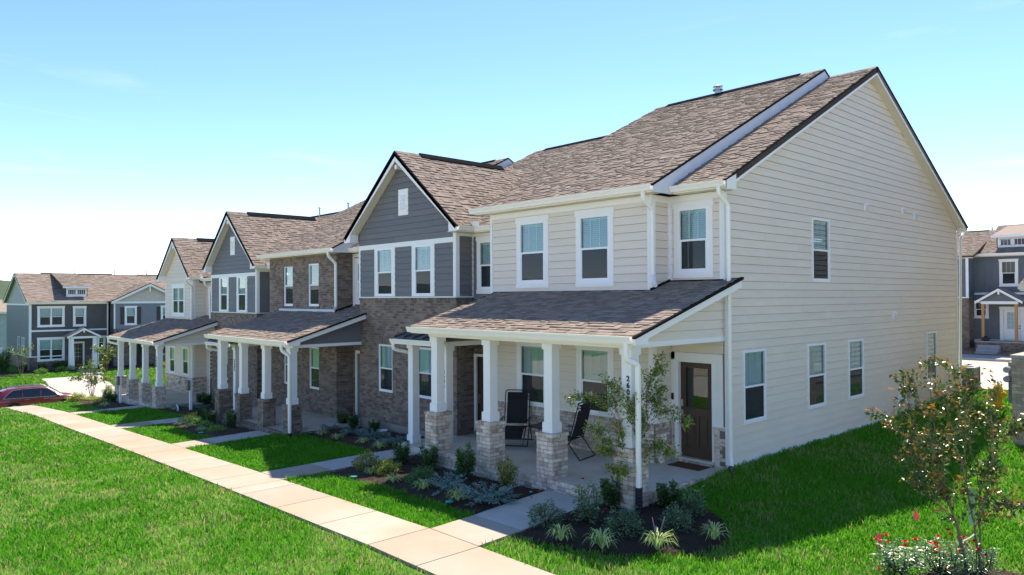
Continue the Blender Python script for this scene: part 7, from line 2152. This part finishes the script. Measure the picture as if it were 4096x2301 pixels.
def slate_house():
    y = 42.5; zf = .55
    h = thing('terraced_house', (-5, 46, 0), 'blue gray unfinished house with white door and raw porch posts across the rear lane', 'house')
    B = Bank(h, limit=0)
    f = FX(y); sl = M['slate']
    W_ = [(-5.29, -4.47, 4.15, 5.70, 0), (-6.80, -6.13, 2.06, 3.03, 0), (-3.0, -1.4, 4.15, 5.7, 1)]
    H = [hole(*w[:4]) for w in W_] + [(-5.20, -4.24, zf + .05, 2.57)]
    batten(h, f, -7.0, 4.5, 3.60, 6.2, sl, H, step=.40)
    backing(h, f, -7.0, 4.5, -.6, 3.6, sl, H); siding(B, f, -6.95, 4.5, zf + .02, 3.5, sl, H)
    bricks(B, f, -7.0, 4.5, -.5, zf, DB, depth=.05)
    boards(h, f, [(-7.0, 4.5, 3.52, 3.66, 0, .04), (-7.02, -6.90, zf, 6.05, 0, .04), (-7.0, 4.5, 6.02, 6.2, 0, .05), (-7, 4.5, zf - .04, zf + .03, 0, .04)], M['white'])
    for w in W_: window(h, f, *w[:4], casing=(.11, .13, .11), mull=w[4], blind=None)
    boards(h, f, [(-5.40, -5.20, zf, 2.57, 0, .05), (-4.24, -4.04, zf, 2.57, 0, .05), (-5.42, -4.02, 2.57, 2.74, 0, .06)], M['white'], 'door_casing')
    d = MB().fbox(f, -5.20, -4.24, -.06, -.01, zf + .05, 2.57).build('front_door', M['white'], h)
    MB().fbox(f, -5.0, -4.44, -.01, -.004, 1.30, 2.38).build('pane', M['pane'], d)
    for k in range(1, 4): MB().fbox(f, -5.0, -4.44, -.004, .006, 1.30 + .27 * k - .01, 1.30 + .27 * k + .01).build('muntin', M['vinyl'], d)
    for k in range(1, 3): MB().fbox(f, -5.0 + .187 * k - .01, -5.0 + .187 * k + .01, -.004, .006, 1.30, 2.38).build('muntin', M['vinyl'], d)
    for z_ in (1.35, 1.50): MB().fbox(f, -4.34, -4.29, -.01, .04, z_ - .03, z_ + .03).build('door_knob', M['blackmetal'], d)
    small_porch(h, f, -6.08, -4.06, 1.5, zf, 3.10, 3.95, sl)
    MB().fbox(f, -6.35, -3.6, 0, 1.75, -.5, zf - .05).build('porch_base', M['dmortar'], h); bricks(B, f, -6.36, -3.59, -.5, zf - .1, DB, depth=-.01) if False else None
    MB().fbox(f, -6.40, -3.55, 0, 1.82, zf - .06, zf + .0).build('porch_floor', M['street'], h)
    bricks(B, FX(y - 1.76), -6.36, -3.6, -.5, zf - .08, DB, depth=.04)
    for u in (-5.98, -4.17): MB().fbox(f, u - .075, u + .075, 1.38, 1.53, zf, 2.93).build('porch_post', M['lumber'], h)
    for k in range(4):
        MB().fbox(f, -6.15 - .0 * k, -4.95 - .0 * k, 1.8 + .30 * k, 2.12 + .30 * k, -.75, zf - .22 - .21 * k).build('step', mat('gray_step', (.33, .345, .36), rough=.8, nscale=3, namt=.12), h)
    # projecting wing on the left, roofs, dormer
    fw = FX(41.3); m2 = M['slate']
    backing(h, fw, -14, -6.85, 3.35, 6.0, m2); siding(B, fw, -10, -7.0, 3.4, 5.9, m2)
    backing(h, fw, -14, -6.85, -.6, 3.35, M['dmortar'], d1=-.01); bricks(B, fw, -9, -6.85, -.6, 3.33, DB, depth=.05)
    ws = FS(-6.85); backing(h, ws, 41.35, 42.5, -.6, 6.0, M['dmortar'], d1=-.01); bricks(B, ws, 41.36, 42.5, -.6, 3.33, DB, depth=.05); siding(B, ws, 41.4, 42.5, 3.4, 5.9, m2)
    boards(h, fw, [(-7.0, -6.84, 3.36, 5.95, 0, .04), (-14, -6.82, 3.30, 3.38, -.02, .06)], M['white'])
    MB().box(-14, -6.55, 40.95, 41.3, 5.92, 6.10).build('fascia', M['white'], h)
    s = .45
    for (x0, x1, ye, zr) in ((-6.45, 5.0, 42.1, 8.36),):
        roof_slope(h, B, x0, x1, ye, 6.24, s, 46.8, name='roof'); back_slope(h, x0, x1, 46.8, 6.24 + s * 4.7, 52, .45)
        ridge(h, x0, x1, 46.8, 6.24 + s * 4.7, vent=(-4.6, 4.0))
    roof_slope(h, B, -14.3, -6.44, 40.9, 6.08 - .0, .335, 46.8); back_slope(h, -14.3, -6.44, 46.8, 6.08 + .335 * 5.9, 52, .4)
    ridge(h, -14.3, -6.44, 46.8, 6.08 + .335 * 5.9, vent=(-13, -7))
    MB().box(-6.5, 5.0, 42.07, 42.10, 6.05, 6.22).build('fascia', M['white'], h)
    gutter(h, (-6.5, 42.07, 6.2), (5, 42.07, 6.2), (0, -1, 0))
    yd = 42.9; F2 = FX(yd)
    MB().fbox(F2, -5.62, -3.3, -.1, 0, 6.5, 7.40).build('dormer_front', M['white'], h)
    for w in ((-5.42, -4.80, 6.72, 7.18), (-4.66, -4.04, 6.72, 7.18)):
        ww = MB(); fw_ = .04
        for (a, c, e, q) in ((w[0], w[0] + fw_, w[2], w[3]), (w[1] - fw_, w[1], w[2], w[3]), (w[0], w[1], w[3] - fw_, w[3]), (w[0], w[1], w[2], w[2] + fw_)): ww.fbox(F2, a, c, 0, .03, e, q)
        ww = ww.build('dormer_window', M['vinyl'], h)
        MB().fbox(F2, w[0] + fw_, w[1] - fw_, .004, .01, w[2] + fw_, w[3] - fw_).build('pane', mat('dark_dormer_glass', (.03, .036, .042), rough=.05), ww)
        for k in (1, 2): MB().fbox(F2, w[0] + .207 * k - .01, w[0] + .207 * k + .01, .01, .02, w[2] + fw_, w[3] - fw_).build('muntin', M['vinyl'], ww)
    MB().prism([(-5.85, yd - .3, 7.42), (-5.85, 46.6, 8.30), (-5.85, 46.6, 8.22), (-5.85, yd - .3, 7.30)], (2.8, 0, 0)).build('dormer_roof', M['shingle'], h)
    MB().box(-5.88, -3.0, yd - .33, yd - .30, 7.26, 7.43).build('fascia', M['white'], h)
    for xx in (-5.62, -3.3): MB().prism([(xx, yd, 6.5), (xx, yd, 7.4), (xx, 46.3, 8.2)], (.05, 0, 0)).build('dormer_cheek', sl, h)
    vent_pipe(h, -6.9, 47.1, 8.0, .35, cap=False)
    MB().box(-14, 4.6, 51.8, 51.9, -.6, 6.2).build('wall', sl, h); MB().box(4.5, 4.6, 42.5, 51.8, -.6, 6.2).build('wall', sl, h); MB().box(-14, -13.9, 41.3, 51.8, -.6, 6.0).build('wall', sl, h)
    B.finish()
slate_house()
def dirt():
    xs, ys = np.linspace(-14, 4, 40), np.linspace(38.9, 42.5, 14)
    X, Y = np.meshgrid(xs, ys); Z = gh(X, Y) + .10 + .35 * vnoise(X.ravel(), Y.ravel(), 1.1, 3).reshape(X.shape) * np.clip((Y - 38.9) / 1.2, 0, 1) * np.clip(np.abs(X + 5.5) - .6, 0, 1)
    v = np.stack([X.ravel(), Y.ravel(), Z.ravel()], 1); n = len(xs)
    f = [(j * n + i, j * n + i + 1, (j + 1) * n + i + 1, (j + 1) * n + i) for j in range(len(ys) - 1) for i in range(n - 1)]
    me = bpy.data.meshes.new('dirt'); me.from_pydata(v.tolist(), [], f); me.materials.append(M['soil'])
    o = bpy.data.objects.new('dirt', me); link(o); tag(o, kind='structure')
dirt()
t = thing('trash_bag', (-5.95, 40.85, .55), 'black bag on the porch edge of the unfinished blue gray house', 'bag')
MB().lathe([(.12, 0), (.24, .06), (.22, .18), (.10, .27), (.03, .33)], 12, (-5.85, 41.0, .55)).build('bag', M['blackmetal'], t, smooth=True)

def neighbour():
    """corner of the next row: only its brick porch wall and gutter corner reach into view"""
    h = thing('townhouse', (6, 9, .2), 'neighbouring house showing only its tan brick porch wall and gutter corner at the right edge', 'townhouse')
    B = Bank(h)
    ms = [M['nbrick']]
    x0, y0, zb, zt = 3.03, 8.30, -.4, 2.0
    MB().box(x0 + .012, 7.0, y0 + .012, y0 + .42, zb, zt - .06).build('porch_wall', M['dmortar'], h)
    MB().box(x0 + .012, x0 + .42, y0 + .42, 10.6, zb, zt - .06).build('porch_wall', M['dmortar'], h)
    bricks(B, FX(y0), x0, 7.0, zb, zt - .07, ms); bricks(B, FL(x0), y0 + .062, 10.6, zb, zt - .07, ms)
    MB().box(x0 - .03, 7.0, y0 - .03, y0 + .45, zt - .065, zt + .01).build('cap_stone', M['street'], h)
    MB().box(x0 - .03, x0 + .45, y0 + .45, 10.6, zt - .065, zt + .01).build('cap_stone', M['street'], h)
    gm = mat('gray_meter_box', (.27, .29, .31), rough=.5)
    MB().box(x0 - .20, x0 - .002, 8.85, 9.25, .75, 1.78).build('meter_box', gm, h)
    for z_ in (1.36, 1.60): MB().tube([(x0 - .19, 8.80, z_), (x0 - .19, 8.62, z_)], [.09, .075], 14).build('meter', mat('meter_glass', (.35, .38, .42), rough=.2), h)
    MB().tube([(x0 - .10, 9.05, .76), (x0 - .10, 9.05, .0)], .03, 8).build('conduit', gm, h)
    MB().box(x0 + .4, 7.4, 8.45, 12, .9, 1.13).build('floor_slab', M['concrete'], h)
    roof_slope(h, B, 3.28, 12, 8.05, 3.78, .295, 10.9, thick=.07, name='porch_roof')
    gutter(h, (3.26, 8.05, 3.77), (12, 8.05, 3.77), (0, -1, 0))
    MB().box(3.28, 12, 8.05, 8.08, 3.60, 3.76).build('fascia', M['gutter'], h)
    MB().box(3.5, 12, 8.35, 8.6, 3.45, 3.70).build('beam', M['gutter'], h)
    for cx in (5.2, 7.1, 9.0, 10.9): MB().box(cx - .11, cx + .11, 8.36, 8.58, 1.13, 3.45).build('column', M['white'], h)
    wm = M['taupe']
    backing(h, FX(10.6), 3.6, 12, -.3, 8.0, wm); siding(B, FX(10.6), 3.6, 12, .5, 7.5, wm)
    backing(h, FL(3.6), 10.6, 24, -.3, 8.0, wm); siding(B, FL(3.6), 10.6, 24, .5, 7.5, wm)
    MB().box(3.6, 12, 23.9, 24, -.3, 8).build('wall', wm, h); MB().box(11.9, 12, 10.6, 24, -.3, 8).build('wall', wm, h)
    roof_slope(h, B, 3.3, 12.3, 10.2, 7.7, .5, 17.3); back_slope(h, 3.3, 12.3, 17.3, 7.7 + .5 * 7.1, 24.3, .5)
    B.finish()
neighbour()
# low shrubs along the dark gray house
k = 0
for (y_, kk, hh, ww, lb) in ((-3.2, 'holly', 1.9, 1.1, 'tall dark evergreen left of the dark gray house'), (-1.9, 'holly', .6, .9, 'dark shrub at the side corner of the dark gray house'), (-.6, 'holly', .6, .8, 'dark shrub below the left double window of the gray house'), (.5, 'holly', .7, .8, 'dark shrub in the middle below the double window of the gray house'), (1.1, 'holly', .7, .8, 'dark shrub left of the entry porch of the gray house'), (3.9, 'holly', .8, .9, 'dark shrub right of the entry porch of the gray house'), (5.4, 'holly', .8, .9, 'dark shrub at the corner of the blue gray bay')):
    plant(kk, -63.2, y_, hh, ww, lb, 'shrub', 'shrub', 'foundation shrubs of the gray house')
for (x_, y_, hh, ww, lb) in ((-61.6, -.9, .45, .95, 'bright green mound before the left double window of the gray house'), (-61.9, .55, .5, .95, 'bright green mound left of the gray house walk'), (-62.2, 1.25, .45, .9, 'smaller green mound nearest the gray house walk')):
    plant('mound', x_, y_, hh, ww, lb, 'shrub', 'green_mound', 'green mounds before the gray house')
plant('gold', -61.8, 8.2, .5, .9, 'golden bush beside a white post before the blue gray bay', 'shrub', 'golden_bush')
plant('gold', -61.8, 10.2, .5, .9, 'golden bush seen past the far porch columns', 'shrub', 'golden_bush')
